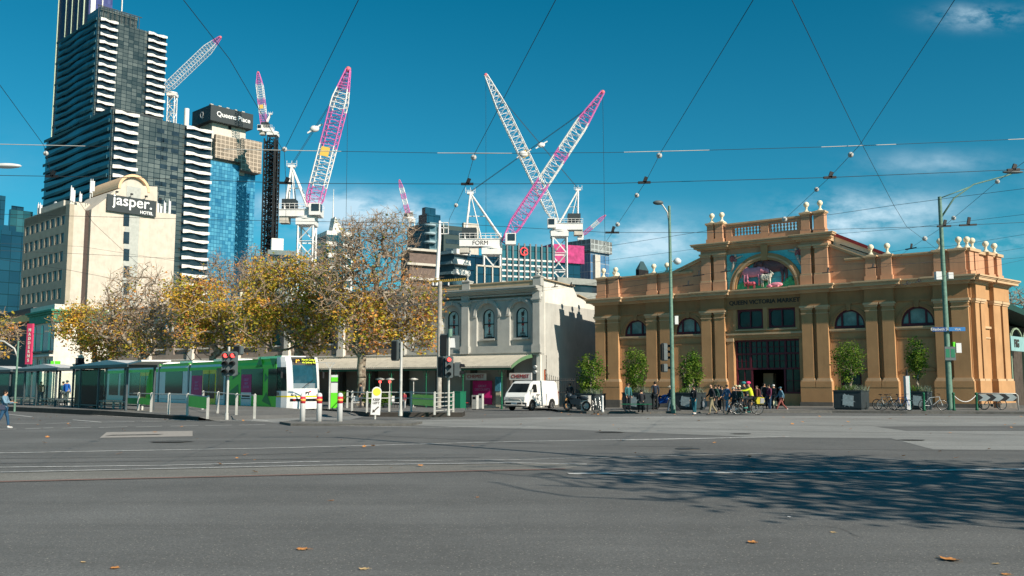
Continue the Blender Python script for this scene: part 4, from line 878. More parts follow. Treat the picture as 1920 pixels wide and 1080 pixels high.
for i in range(4): b.box(i*1.7, -.25, 0, i*1.7+.25, 0, k.h)
b.box(0, -.25, k.h-.3, k.w, 0, k.h); b.build('frame', M_conc, k.o)
k = plain('grid_hotel', 'wide teal glass hotel with white sill stripes and a red ring emblem', 'hotel', (930, 938, 1040, 458, 210), M_tea, 68)
fl = 1.35
for i in range(15): b = MB(); b.box(0, -.12, k.h-3.6-i*fl, k.w, 0, k.h-3.2-i*fl); b.build('sill_band', M_tw, k.o)
for i in range(10): b = MB(); b.box(i*k.w/9.5, -.35, 0, i*k.w/9.5+.35, -.121, k.h+.5); b.build('fin', mat('grey_fin', (.16, .17, .18), .6), k.o)
ex, ez = k.xz(981, 472); b = MB()
b.archband(ex, ez, .75, 1.05, -.6, -.4, 1, .3, 2*PI-.6, 20); b.archband(ex+.4, ez-.3, .35, .6, -.62, -.42, 1, 0, 2*PI, 16); b.build('emblem', mat('red_emblem', (.75, .05, .06), .5, var=0), k.o)
k = plain('pink_topped_tower', 'dark glass tower wrapped at the top in bright pink netting', 'tower', (1030, 1036, 1088, 481, 300), M_nav, 65)
b = MB(); b.box(-1, -1, k.h-2, k.w+1, 10, at(1036, 458, 300).z); b.build('pink_netting', mat('pink_netting', (.42, .04, .16), .7, fn=None, var=.35, nsc=.6), k.o)
k = plain('scaffolded_glass_tower', 'pale blue glass tower with grey scaffold crown right of the crane mast', 'tower', (1086, 1107, 1142, 472, 320), curtain('pale_blue_curtain_wall', (.03, .10, .22), (.13, .26, .42), 1.4, 3.2, (.25, .3, .36), .08), 45)
b = MB(); b.box(-1, -1, k.h, k.w+.5, 10, at(1107, 449, 320).z); b.build('scaffold', mat('grey_scaffold_mesh', (.22, .24, .24), .9, fn=meshfn), k.o)
b = MB(); b.box(1.2, -1.2, 0, 4.0, .0, k.h-1); b.build('hoist_strip', M_conc, k.o)
k = plain('low_car_park', 'low grey concrete car park deck peeping over the side wall', 'car park', (1040, 1046, 1127, 520, 130), M_win, 60)
for i in range(7): b = MB(); b.box(-.3, -.4, k.h-.9-i*2.0, k.w, .2, k.h-i*2.0); b.build('deck_edge', mat('grey_deck', (.28, .29, .27), .85), k.o)
k = plain('roof_turret', 'small dark pointed roof behind the market parapet', 'roof', (1192, 1198, 1216, 505, 130), M_dk, 45)
b = MB(); z = k.h; a_, d_ = k.w, k.d; b.add([(0, 0, z), (a_, 0, z), (a_, d_, z), (0, d_, z), (a_*.35, d_*.5, z+1.3), (a_*.65, d_*.5, z+1.3)], [(0, 1, 5, 4), (2, 3, 4, 5), (0, 4, 3), (1, 2, 5)]); b.build('roof', mat('slate_roof', (.03, .07, .08), .7), k.o)
# distant low city to close the horizon
for i in range(26):
    px = -350+i*105; 
    k = plain('distant_block', 'far low city block seen only between nearer buildings and trees', 'distant block', (px-14, px+10, px+95, 640-random.random()*25, 420+random.random()*160), [M_conc, M_st3, M_nav, M_st][i % 4], 45); k.o['group'] = 'distant low city blocks'
# sheds behind the market on the right
ms = Block('market_shed', 'dark iron market shed with a green roof edge behind the splayed corner', 'shed', 1884, 1890, 2300, 566, 72, 60)
ms = ms.o
p = RT.w(6.1, 1.2); ms.location = (p.x, p.y, 0); ms.rotation_euler.z = math.radians(45)
b = MB(); b.box(0, 1.5, -.3, 30, 12, 6.5); b.build('wall', mat('dark_brick', (.07, .055, .045), .9, var=.3), ms)
b = MB(); b.xz([(-.3, 8.1), (30, 5.6), (30, 5.3), (-.3, 7.6)], -.6, 12); b.build('roof', mat('green_black_roof', (.015, .05, .04), .6), ms)
for i in range(9):
    b = MB(); x = .4+i*3.2; b.box(x, -.3, -.3, x+.18, -.12, 5.6); b.archband(x+1.7, 4.9, 1.35, 1.5, -.28, -.16, .8, m=0, seg=8); b.build('iron_arch', mat('pale_green_iron', (.25, .32, .22), .6), ms)
b = MB(); b.box(1.6, -.9, 4.2, 4.8, -.7, 5.3); f = b.build('hanging_sign', mat('pale_teal_sign', (.25, .42, .42), .5), ms); text('lettering', 'FIG', .8, M_let, f, (2.9, -.93, 4.75), ext=.01, bold=.03)
# ---------------- tower cranes
M_cw = mat('crane_white', (.74, .72, .70), .5, var=.08); M_cp = mat('crane_magenta', (.60, .15, .40), .5, var=.1); M_cpk = mat('crane_pink_tip', (.75, .16, .18), .5, var=.05); M_cy = mat('crane_yellow_board', (.75, .48, .10), .5, var=.05)
def jib(par, p0, p1, wd, segs, n=26, rc=.14, rl=.07, board=None, tipm=1):
    """luffing jib: tapered at both ends, its bays painted in turn; segs = [(fraction, colour)]"""
    p0 = Vector(p0); p1 = Vector(p1); b = MB(); prev = 0
    def W_(t): return wd*(.35+.65*min(1, t/.12)) if t < .12 else (wd if t < .78 else wd*(1-.72*(t-.78)/.22))
    for fr, m in segs:
        k = max(2, int(round(n*(fr-prev))))
        for j in range(k):
            a = prev+(fr-prev)*j/k; c = prev+(fr-prev)*(j+1)/k
            lattice(b, p0.lerp(p1, a), p0.lerp(p1, c), W_(a), W_(c), n=1, rc=rc, rl=rl, m=m, up=(0, 0, 1))
        prev = fr
    b.sph(p1, wd*.2, 8, 6, 2)
    o = b.build('jib', [M_cw, M_cp, M_cpk], par)
    if board:
        q = p0.lerp(p1, board); d = (p1-p0).normalized(); bb = MB(); a = q-d*wd*.33; c = q+d*wd*.33
        bb.bar(a+Vector((0, -wd*.55, 0)), c+Vector((0, -wd*.55, 0)), .15, wd*.6); bb.build('board', M_cy, o)
    return o
def crane(nm, label, Y, pxM, pyDeck, pxRoot, pyRoot, pxTip, pyTip, aftop, wd, mast_w, segs, deckpx, board=None, cab=1, name_txt=None, mastm=None, dY=0, ropes=True, simple=False):
    base = at(pxM, 700, Y); r = thing(nm, label, 'crane', (base.x, base.y, 0), 0, 'tower cranes over the city'); B0 = Vector((base.x, base.y, 0))
    L = lambda px, py, y=Y: at(px, py, y)-B0
    zd = L(pxM, pyDeck).z
    b = MB(); nn = max(6, int(zd/(mast_w*1.15))); lattice(b, (0, 0, 0), (0, 0, zd-1.2), mast_w, n=nn, rc=mast_w*.07, rl=mast_w*.045); b.build('mast', mastm or M_cw, r)
    b = MB(); b.cb(0, 0, zd-.6, mast_w*1.25, mast_w*1.25, 1.3); b.cyl((0, 0, zd), (0, 0, zd+.5), mast_w*.7, mast_w*.7, 14); b.build('slewing_ring', M_cw, r)
    x0 = L(deckpx[0], pyDeck).x; x1 = L(deckpx[1], pyDeck).x; hh = mast_w*.34
    b = MB(); b.box(x0, -mast_w*.45, zd+.5, x1, mast_w*.45, zd+.5+hh*1.3); b.box(x0, -mast_w*.5, zd+.5+hh*1.3, x1, mast_w*.5, zd+.62+hh*1.3)
    d = b.build('machinery_deck', M_cw, r)
    if name_txt: text('lettering', name_txt, hh*1.1, M_let, d, ((x0+x1)/2, -mast_w*.46, zd+.5+hh*.6), ext=.02)
    zt = zd+.62+hh*1.3
    b = MB()
    for yy in (-mast_w*.5, mast_w*.5):
        for i in range(9): x = x0+(x1-x0)*i/8; b.bar((x, yy, zt), (x, yy, zt+1.1), .07)
        b.bar((x0, yy, zt+1.1), (x1, yy, zt+1.1), .08); b.bar((x0, yy, zt+.6), (x1, yy, zt+.6), .06)
    b.build('deck_railing', M_cw, r)
    cwx = x0 if abs(x0) > abs(x1) else x1; sg_ = -1 if cwx < 0 else 1
    b = MB(); b.cb(cwx-sg_*mast_w*.6, 0, zt+mast_w*.35, mast_w*.9, mast_w*.8, mast_w*.7); b.build('winch', M_grysign, r)
    b = MB(); b.cb(cwx-sg_*mast_w*.3, 0, zd-.1, mast_w*.6, mast_w*.7, 1.4); b.build('counterweight', M_conc, r)
    rt_ = L(pxRoot, pyRoot); tp = L(pxTip, pyTip, Y+dY); at_ = L(*aftop)
    b = MB(); w2 = mast_w*.35
    for yy in (-w2, w2):
        b.cyl((rt_.x-sg_*(-.3), yy, zt), (at_.x, yy*.3, at_.z), .26, .2, 6); b.cyl((cwx-sg_*mast_w*.35, yy, zt), (at_.x, yy*.3, at_.z), .26, .2, 6); b.cyl(((rt_.x+cwx)/2, yy, zt), (at_.x, yy*.3, at_.z), .12, .12, 5)
    b.bar((at_.x-.7, 0, at_.z), (at_.x+.7, 0, at_.z), 1.0, .5); b.bar((at_.x-1, 0, at_.z+.6), (at_.x+1, 0, at_.z+.6), .08)
    for q in (-1, 0, 1): b.bar((at_.x+q, 0, at_.z), (at_.x+q, 0, at_.z+1.2), .08)
    q0 = Vector((cwx-sg_*mast_w*.35, 0, zt)).lerp(Vector((at_.x, 0, at_.z)), .5); q1 = Vector((rt_.x, 0, zt)).lerp(Vector((at_.x, 0, at_.z)), .5); b.cyl(q0, q1, .1, .1, 5)
    b.build('a_frame', M_cw, r)
    jib(r, rt_, tp, wd, segs, board=board)
    b = MB(); cx = rt_.x+cab*mast_w*.45; b.cb(cx, -mast_w*.55, zt-.2, 2.2, 1.8, 2.4); cbn = b.build('operator_cab', M_cw, r)
    b = MB(); b.cb(cx+cab*.15, -mast_w*.55-.95, zt+.1, 1.5, .12, 1.4); b.cb(cx+cab*1.12, -mast_w*.55, zt+.1, .1, 1.4, 1.5); b.build('cab_window', M_win, cbn)
    if ropes:
        b = MB(); up_ = at_+Vector((0, 0, .3)); j8 = rt_.lerp(tp, .93)
        for yy in (-.35, .35): b.cyl((up_.x, yy, up_.z), (j8.x, j8.y+yy, j8.z), .05, .05, 3, caps=False)
        b.build('luffing_rope', M_grysign, r)
        m_ = up_.lerp(j8, .42); b = MB(); b.sph(m_, (1.0, .5, .7), 8, 5); b.bar(m_-Vector((1.4, 0, .9)), m_+Vector((1.6, 0, 1.0)), .3); b.build('pulley_block', M_cw, r)
        b = MB(); b.cyl(tp, (tp.x+.2, tp.y, max(20, zd-10)), .045, .045, 3, caps=False); b.build('hoist_rope', M_grysign, r)
    return r
crane('tower_crane', 'white and magenta luffing crane left of the bare tree, jib raised steeply to the right', 180, 569, 412, 582, 404, 653, 130, (547, 312), 2.9, 3.0,
      [(.12, 1), (.2, 1), (.47, 0), (.72, 1), (.86, 0), (.9, 1), (1, 1)], (526, 604), .42, 1)
crane('tower_crane', 'white luffing crane lettered FORM, its magenta ended jib crossing up to the right', 190, 922, 468, 944, 455, 1130, 173, (882, 362), 2.5, 3.4,
      [(.2, 1), (.4, 1), (.55, 0), (.60, 1), (.8, 0), (1, 1)], (862, 940), None, 1, name_txt='FORM')
crane('tower_crane', 'white luffing crane right of the pair with yellow board, jib crossing up to the left', 230, 1050, 436, 1046, 422, 911, 141, (1084, 356), 2.6, 3.6,
      [(.5, 0), (.85, 0), (1, 0)], (1036, 1092), .46, -1)
crane('tower_crane', 'small dark masted magenta crane on top of the blue tower hoist', 395, 499, 250, 497, 246, 484, 136, (507, 214), 2.7, 3.6,
      [(.3, 1), (.45, 0), (.55, 1), (.8, 0), (1, 1)], (488, 512), .4, -1, mastm=M_blk, ropes=False)
crane('tower_crane', 'distant white crane reaching out from behind the balcony tower', 380, 302, 176, 306, 172, 413, 70, (300, 160), 3.2, 3.0,
      [(.9, 0), (1, 1)], (294, 306), None, -1, ropes=False)
crane('tower_crane', 'tiny far magenta crane above the dark blue tower', 420, 769, 412, 767, 408, 749, 338, (772, 398), 2.0, 2.4, [(.35, 1), (.5, 0), (.65, 1), (.8, 0), (1, 1)], (764, 775), None, -1, ropes=False)
crane('tower_crane', 'faintest far crane pointing right behind the scaffolded glass tower', 520, 1090, 446, 1092, 441, 1135, 404, (1086, 436), 2.0, 2.6, [(.4, 1), (.7, 0), (1, 1)], (1084, 1094), None, -1, ropes=False)
p = at(838, 526, 84); r = thing('striped_barrier_bar', 'yellow and black striped bar lying along the chemist roof edge', 'barrier', tuple(p), CH.rz)
b = MB(); n_ = 18
for i in range(n_): b.prism([(-2.1+i*.235, 0, -.1), (-2.1+(i+.55)*.235, 0, -.1), (-2.1+(i+.95)*.235, 0, .12), (-2.1+(i+.4)*.235, 0, .12)], (0, .12, 0), i*0)
b.build('stripes', M_cy, r); b = MB(); b.box(-2.1, .02, -.09, 2.2, .1, .11); b.build('bar', M_blk, r)
# steel pole standing by the flats
p = at(816, 700, 150); r = thing('white_hoist_pole', 'slender white steel mast with a small square frame at its top', 'mast', (p.x, p.y, 0)); zt = at(818, 414, 150).z
b = MB(); b.tube([(0, 0, 0), (0, 0, zt*.55), (.5, 0, zt*.9), (.55, 0, zt)], [.35, .35, .3, .18], 8); b.build('pole', M_cw, r)
b = MB()
for z in (.3, 1.2, 2.2): b.bar((.5, 0, zt-z), (2.0, 0, zt-z), .12)
for x in (1.2, 2.0): b.bar((x, 0, zt-.3), (x, 0, zt-2.2), .12)
b.build('top_frame', M_cw, r)
# ---------------- trees
def barkfn(t, P, col):
    n = t.noise(P, 3.5, 5, .7); return t.mix(t.ramp(n, .42, .58), (.36, .31, .24), (.13, .10, .075))
M_bark = mat('plane_tree_bark', (.2, .17, .13), .9, fn=barkfn); M_twig = mat('dry_twigs', (.33, .24, .17), .9, var=.35, nsc=.6)
def leafm(n, c, v=.35):
    m = mat(n, c, .6, var=v, nsc=1.1, spec=.25); nt = m.node_tree; t = NT(nt); pb = nt.nodes['Principled BSDF']; src = pb.inputs['Base Color'].links[0].from_socket
    tr = t.n('ShaderNodeBsdfTranslucent'); nt.links.new(src, tr.inputs[0]); mx = t.n('ShaderNodeMixShader'); mx.inputs[0].default_value = .38
    nt.links.new(pb.outputs[0], mx.inputs[1]); nt.links.new(tr.outputs[0], mx.inputs[2]); nt.links.new(mx.outputs[0], nt.nodes['Material Output'].inputs[0]); return m
L_y = leafm('golden_leaves', (.75, .46, .07)); L_g = leafm('olive_green_leaves', (.26, .27, .03)); L_o = leafm('orange_brown_leaves', (.66, .30, .09)); L_yg = leafm('yellow_green_leaves', (.55, .46, .06)); L_d = leafm('deep_green_leaves', (.05, .09, .015))
class Tree:
    def __init__(s, base, trunk_top, r0, seed):
        s.rng = random.Random(seed); s.np = np.random.RandomState(seed); s.base = Vector(base)
        s.pos = [Vector(base)]; s.par = [-1]; n = 5
        for i in range(1, n+1):
            t = i/n; s.pos.append(Vector(base).lerp(Vector(trunk_top), t)+Vector((s.rng.uniform(-.08, .08), s.rng.uniform(-.08, .08), 0))); s.par.append(len(s.pos)-2)
        s.r0 = r0; s.fork = len(s.pos)-1
    def grow(s, targets, step, wig, bias=.35, first=False):
        arr = np.array([tuple(p) for p in s.pos]); ends = []
        axis = arr[s.fork]
        order = sorted(targets, key=lambda q: (Vector(q)-Vector(axis)).length)
        for q in order:
            q = np.array(q); d = np.linalg.norm(arr-q, axis=1)+bias*np.maximum(0, arr[:, 2]-q[2])*2
            d[:s.fork-1] += 50 if not first else 3
            i = int(np.argmin(d)); a = Vector(arr[i]); L = (Vector(q)-a).length; k = max(1, int(L/step)); new = []
            last = i; sag = s.rng.uniform(-.05, .16)*L
            off = Vector((s.rng.gauss(0, 1), s.rng.gauss(0, 1), s.rng.gauss(0, .6)))*wig*L
            for j in range(1, k+1):
                t = j/k; p = a.lerp(Vector(q), t)+off*math.sin(PI*t)+Vector((0, 0, -sag*math.sin(PI*t)))
                s.pos.append(p); s.par.append(last); last = len(s.pos)-1; new.append(tuple(p))
            arr = np.vstack([arr, np.array(new)]); ends.append(last)
        return ends
    def mesh(s, name, m, par, rt=.008, pw=2.35, nlimb=6):
        n = len(s.pos); w = [0.0]*n; ch = [0]*n
        for i in range(n): 
            if s.par[i] >= 0: ch[s.par[i]] += 1
        for i in range(n-1, 0, -1):
            if ch[i] == 0: w[i] = 1.0
            w[s.par[i]] += w[i]
        W0 = max(w); rad = [max(rt, s.r0*(x/W0)**(1/pw)) for x in w]
        b = MB(); base = s.base
        for i in range(1, n):
            p = s.par[i]; k = nlimb if rad[i] > .05 else (4 if rad[i] > .02 else 3)
            r1 = rad[p] if p < s.fork or rad[p] < rad[i]*1.5 else rad[i]*1.15
            b.cyl(s.pos[p]-base, s.pos[i]-base, r1, rad[i], k, 1 if rad[i] < .03 else 0, smooth=True, caps=False)
        b.lathe((0, 0, -.05), [(s.r0*1.5, 0), (s.r0*1.25, .15), (s.r0*1.02, .6)], 10)
        return b.build(name, [m, M_twig], par)
def leaves(name, mats, par, base, pts, per, spread, size, pick, rng):
    """clumps of folded leaf faces round the given points; pick(point) chooses the material of a clump"""
    b = MB(); base = Vector(base)
    for p in pts:
        m0 = pick(p)
        for _ in range(per):
            c = Vector(p)-base+Vector((rng.gauss(0, spread), rng.gauss(0, spread), rng.gauss(0, spread*.8)))
            d = Vector((rng.gauss(0, 1), rng.gauss(0, 1), rng.gauss(-.3, .8))).normalized(); u, v = basis(d); L = size*rng.uniform(.6, 1.25); wd = L*.8
            m = m0 if rng.random() < .7 else rng.randrange(len(mats))
            t = u*L; s_ = v*wd*.5; f = d*L*.18
            b.add([c, c+t*.35+s_+f, c+t*.75+s_*.6+f, c+t, c+t*.75-s_*.6+f, c+t*.35-s_+f], [(0, 1, 2, 3), (0, 3, 4, 5)], m)
    return b.build(name, mats, par)
def ell(rng, c, r, n, shell=.0):
    out = []
    while len(out) < n:
        q = Vector((rng.uniform(-1, 1), rng.uniform(-1, 1), rng.uniform(-1, 1)))
        if q.length <= 1 and q.length >= shell: out.append((c[0]+q.x*r[0], c[1]+q.y*r[1], c[2]+q.z*r[2]))
    return out
def planetree(label, px, pyb, Y, ptrunk, r0, seed, lobes, twigY=0, leafs=(), mats=(L_y, L_yg, L_g, L_o), wt=(5, 5, 3, 2), ls=.205, group='plane trees along the tram stop', tw=3):
    """lobes: (px, py, rx, rz, ry, ntargets, ntwigs, nleafclumps, weights) ellipsoids of crown, in picture units at depth Y for x and z"""
    base = at(px, pyb, Y); base.z = G(base.x, base.y); top = at(*ptrunk, Y); rng = random.Random(seed)
    o = thing('plane_tree', label, 'tree', tuple(base), 0, group)
    T = Tree(base, top, r0, seed); m_ = Y/FPX
    main = []; tws = []; lf = []
    for (cx, cy, rx, rz, ry, nt, ntw, nl, *rest) in lobes:
        c = at(cx, cy, Y+(rest[1] if len(rest) > 1 else 0)); R = (rx*m_, ry, rz*m_)
        main += ell(rng, c, R, nt, .25); tws += ell(rng, c, (R[0]*1.08, R[1]*1.05, R[2]*1.1), ntw, .15)
        if nl: lf += [(q, rest[0] if rest else wt) for q in ell(rng, c, R, nl, .0)]
    sd3 = Vector((seed*3.1, seed*1.7, 0)); lf = [x for x in lf if mnoise.noise(Vector(x[0])*.62+sd3) > -.13]
    T.grow(main, .55, .07, first=True); mids = T.grow(tws, .45, .10)
    n0 = len(T.pos)
    for e in mids:
        a = T.pos[e]; pd = (a-T.pos[T.par[e]]).normalized()
        for _ in range(tw):
            d = (pd*1.0+Vector((rng.gauss(0, .7), rng.gauss(0, .7), rng.gauss(.1, .6)))).normalized(); L = rng.uniform(.25, .8)
            T.pos.append(a+d*L*.5); T.par.append(e); T.pos.append(a+d*L+Vector((0, 0, rng.uniform(-.1, .12)))); T.par.append(len(T.pos)-2)
    T.mesh('trunk', M_bark, o, rt=.011)
    if lf:
        rng.shuffle(lf)
        def pk(p):
            w = dict(lf_w)[tuple(p)]; nz = mnoise.noise(Vector(p)*.55)*.9+.5; t = min(.999, max(0, nz+rng.uniform(-.22, .22))); s_ = sum(w); a = 0
            for i, x in enumerate(w):
                a += x/s_
                if t < a: return i
            return len(w)-1
        lf_w = {tuple(q): w for q, w in lf}
        leaves('crown', list(mats), o, base, [q for q, w in lf], 12, .42, ls, pk, rng)
    return o
planetree('tall half bare plane tree with orange leaves low down, beside the green stop sign', 676, 764, 66, (680, 668), .33, 3,
          [(700, 480, 62, 78, 2.6, 46, 420, 14), (650, 540, 66, 60, 2.4, 36, 300, 60, (5, 3, 1, 5)), (760, 560, 66, 56, 2.4, 36, 360, 34, (3, 1, 1, 6)), (690, 610, 62, 52, 2.2, 30, 160, 300, (6, 4, 2, 5)),
           (785, 625, 38, 34, 1.8, 12, 90, 90, (6, 3, 1, 4)), (735, 440, 50, 46, 2.0, 24, 240, 4), (630, 500, 50, 50, 2.0, 22, 240, 16), (660, 440, 26, 34, 1.6, 12, 120, 3), (805, 570, 22, 40, 1.2, 6, 60, 26, (5, 2, 1, 6))], tw=3)
planetree('dense golden green plane tree standing over the front half of the tram', 560, 764, 72, (556, 668), .34, 5,
          [(530, 560, 84, 58, 3.0, 40, 120, 520, (6, 6, 4, 2)), (565, 505, 50, 26, 2.4, 16, 80, 110, (5, 4, 4, 3)), (500, 515, 34, 34, 2.0, 12, 60, 80, (6, 4, 3, 3)), (480, 606, 46, 50, 2.4, 16, 60, 260, (6, 6, 4, 2)), (590, 620, 48, 44, 2.4, 18, 90, 210, (5, 5, 3, 3)), (612, 560, 34, 52, 1.8, 10, 90, 90, (4, 3, 2, 5))])
planetree('yellow green plane tree between the bare one and the dense golden one', 400, 760, 78, (398, 668), .30, 8,
          [(385, 572, 52, 46, 2.6, 22, 80, 330, (6, 5, 4, 2)), (372, 620, 46, 36, 2.2, 14, 60, 150, (6, 4, 3, 4)), (425, 610, 30, 46, 2.0, 10, 60, 150, (5, 5, 4, 2)), (340, 545, 28, 28, 1.6, 8, 50, 60, (6, 4, 2, 3))])
planetree('nearly bare plane tree with pale branches in front of the hotel end wall', 268, 758, 82, (266, 672), .32, 13,
          [(262, 560, 66, 62, 3.0, 44, 420, 40, (3, 1, 1, 6)), (222, 600, 44, 46, 2.4, 20, 200, 50, (5, 2, 1, 6)), (310, 600, 44, 52, 2.4, 24, 230, 40, (4, 2, 1, 5)), (270, 640, 60, 26, 2.0, 16, 120, 110, (6, 3, 2, 4))], tw=3)
planetree('orange and green plane tree in front of the cream corner building', 190, 756, 88, (178, 672), .28, 21,
          [(148, 612, 44, 38, 2.4, 18, 80, 260, (7, 3, 3, 5)), (195, 645, 50, 30, 2.4, 16, 80, 230, (7, 4, 3, 4)), (170, 590, 36, 26, 2.0, 10, 60, 90, (7, 3, 1, 5)), (232, 625, 36, 40, 2.0, 12, 90, 110, (6, 3, 2, 5))])
planetree('thin orange plane tree cut by the left picture edge', -30, 752, 78, (-20, 680), .24, 31, [(-18, 628, 52, 44, 2.4, 24, 200, 110, (6, 4, 1, 5))])
for i, (px, py, Y, sd) in enumerate(((408, 520, 118, 41), (452, 528, 120, 43), (478, 512, 126, 47))):
    b_ = at(px, 752, Y)
    planetree(['bare russet street tree rising left of the golden crown', 'bare russet street tree rising beside the blue tower foot', 'bare russet street tree just left of the construction hoist'][i], px, 752, Y, (px, 640), .22, sd,
              [(px, py, 26, 48, 2.2, 16, 240, 30, (2, 0, 0, 8))], ls=.26, group='bare trees behind the terrace')
planetree('bare twiggy tree behind the market shed at the right edge', 1905, 740, 130, (1905, 640), .2, 51, [(1908, 566, 22, 28, 1.8, 12, 120, 0)], group='bare trees behind the terrace')
# street tree out of frame on the right that throws the branch shadow over the road
tb = Vector((17.2, 6.6, 0)); o = thing('street_tree', 'street tree at the right kerb, just beyond the picture, casting shade on the road', 'tree', tuple(tb))
T = Tree(tb, tb+Vector((-.3, .3, 3.2)), .3, 77); rng = random.Random(77)
mn = ell(rng, (16.9, 6.6, 7.6), (5.6, 5.0, 3.4), 80, .25); tg = ell(rng, (16.4, 6.8, 7.9), (6.6, 5.6, 4.0), 520, .3)
T.grow(mn, .6, .08, first=True); T.grow(tg, .5, .12); T.mesh('trunk', M_bark, o, rt=.015)
leaves('crown', [L_y, L_o], o, tb, ell(rng, (17.6, 6.5, 7.4), (6.2, 5.2, 3.2), 560), 10, .4, .24, lambda p: 0, rng)
# lamp pole out of frame whose thin shadow crosses the road
pp = thing('lamp_post', 'tall lamp post just outside the right edge whose shadow crosses the road', 'lamp post', (9.6, 14.2, 0)); b = MB(); b.cyl((0, 0, 0), (0, 0, 12.6), .13, .08, 10); b.build('pole', M_grn, pp)
b = MB(); b.tube([(0, 0, 12.3), (-.8, -.2, 12.9), (-2, -.5, 13)], .05, 6); b.build('arm', M_grn, pp)
# ---------------- planters with small trees in front of the market
M_pl = mat('dark_planter_steel', (.03, .04, .045), .5, var=.2, nsc=3); L_p1 = leafm('laurel_leaves', (.07, .15, .015), .4); L_p2 = leafm('laurel_light_leaves', (.17, .25, .03), .4); M_gr1 = leafm('silver_grass', (.26, .30, .22)); M_gr2 = leafm('green_grass_tuft', (.14, .24, .04))
M_splat = mat('planter_poster', (.36, .42, .43), .7, var=.2, nsc=8)
def planter(lb, px, pyb, w, hpl, pyt, pyc, seed, big=True, tlb=None):
    p = gnd(px, pyb, .13); Y = p.y; g = G(p.x, p.y); o = thing('planter', lb, 'planter', (p.x, p.y, .13+g), MK.rz, 'square planters in front of the market'); m_ = Y/FPX; W_ = w*m_/2; H = hpl*m_
    b = MB(); b.prism([(-W_*.94, -W_*.94, 0), (W_*.94, -W_*.94, 0), (W_*.94, W_*.94, 0), (-W_*.94, W_*.94, 0)], (0, 0, H*.1)); b.box(-W_, -W_, H*.1, W_, W_, H*.93); b.box(-W_*1.04, -W_*1.04, H*.93, W_*1.04, W_*1.04, H); b.build('box', M_pl, o)
    rng = random.Random(seed); b = MB(); c = W_*.05; pts = []
    for i in range(22): a = 2*PI*i/22; r = (.42 if i % 2 else .26)*W_*rng.uniform(.8, 1.35); pts.append((c+r*math.cos(a)*1.2, H*.5+r*math.sin(a)))
    b.xz(pts, -W_-.012, -W_-.004); b.xz([(c-W_*.4, H*.25), (c+W_*.38, H*.18), (c+W_*.42, H*.72), (c-W_*.34, H*.78)], -W_-.02, -W_-.013); b.build('poster', M_splat, o)
    b = MB(); b.box(-W_*.9, -W_*.9, H-.06, W_*.9, W_*.9, H-.01); b.build('soil', mat('soil', (.04, .03, .02), .95), o)
    for nm, mm, n, r in (('silver_grass', M_gr1, 130, (.5, .3)), ('grass_tuft', M_gr2, 130, (-.2, .2))):
        b = MB()
        for i in range(n):
            x = W_*(r[0]+rng.gauss(0, .42)); y = rng.uniform(-.9, .5)*W_; x = max(-W_, min(W_*1.1, x)); l = rng.uniform(.18, .5); a = rng.uniform(0, 2*PI); d = Vector((math.cos(a)*.5, math.sin(a)*.5, 1))
            q = Vector((x, y, H-.03)); s_ = Vector((-math.sin(a), math.cos(a), 0))*.018; b.add([q-s_, q+s_, q+d*l*.6+s_*.8, q+d*l*.6-s_*.8, q+d*l+Vector((d.x*.3*l, d.y*.3*l, -.1*l))], [(0, 1, 2, 3), (3, 2, 4)])
        b.build(nm, mm, o, kind='stuff')
    zt = CZ+(721-pyt)*m_-p.z-g; zc = CZ+(721-pyc)*m_-p.z-g
    t = thing('potted_tree', tlb, 'potted tree', (p.x, p.y, .13+g+H-.05), 0, 'small leafy trees in the planters')
    base = Vector((p.x, p.y, .13+g+H-.05)); T = Tree(base, base+Vector((0, 0, zc-H)), .055, seed); hh = (zt-zc)/2; cen = base+Vector((0, 0, zc-H+hh)); R = (w*m_*.55*(1 if big else .85), w*m_*.5, hh)
    T.fork = 5; T.grow(ell(rng, cen, (R[0]*.8, R[1]*.8, R[2]*.85), 26, .2), .25, .06, first=True); T.mesh('trunk', M_bark, t, rt=.006)
    R2 = [R[0]*rng.uniform(.85, 1.1), R[1], R[2]*1.04]; c2 = cen+Vector((rng.uniform(-.12, .12), 0, 0)); pts = [q for q in ell(rng, c2, R2, 300, .2) if mnoise.noise(Vector(q)*1.7+Vector((seed*7, 0, 0))) > -.22 and not (q[2] > cen.z+hh*.55 and abs(q[0]-cen.x) < R[0]*.18)]
    leaves('crown', [L_p1, L_p2], t, base, pts, 9, .13, .12, lambda p: 0 if mnoise.noise(Vector(p)*1.8) < .05 else 1, rng)
    return o
planter('planter at the lane mouth with a broad light green tree and grey steel front', 1108, 768, 40, 30, 662, 735, 1, tlb='broad light green potted tree at the lane mouth')
planter('planter with pale grasses behind the seated figure on the bench', 1196, 768, 42, 32, 650, 726, 2, tlb='slim light green potted tree behind the bench')
planter('planter with torn white poster beside the second lamp pole', 1294, 768, 44, 32, 654, 728, 3, tlb='light green potted tree just right of the traffic light pole')
planter('largest dark planter with splashed white poster right of the entrance', 1597, 768, 50, 36, 637, 712, 4, tlb='densest potted tree, right of the market entrance')
planter('planter with white poster behind the leaning bicycles', 1724, 768, 38, 34, 632, 706, 6, False, tlb='twin topped potted tree behind the silver bicycle')
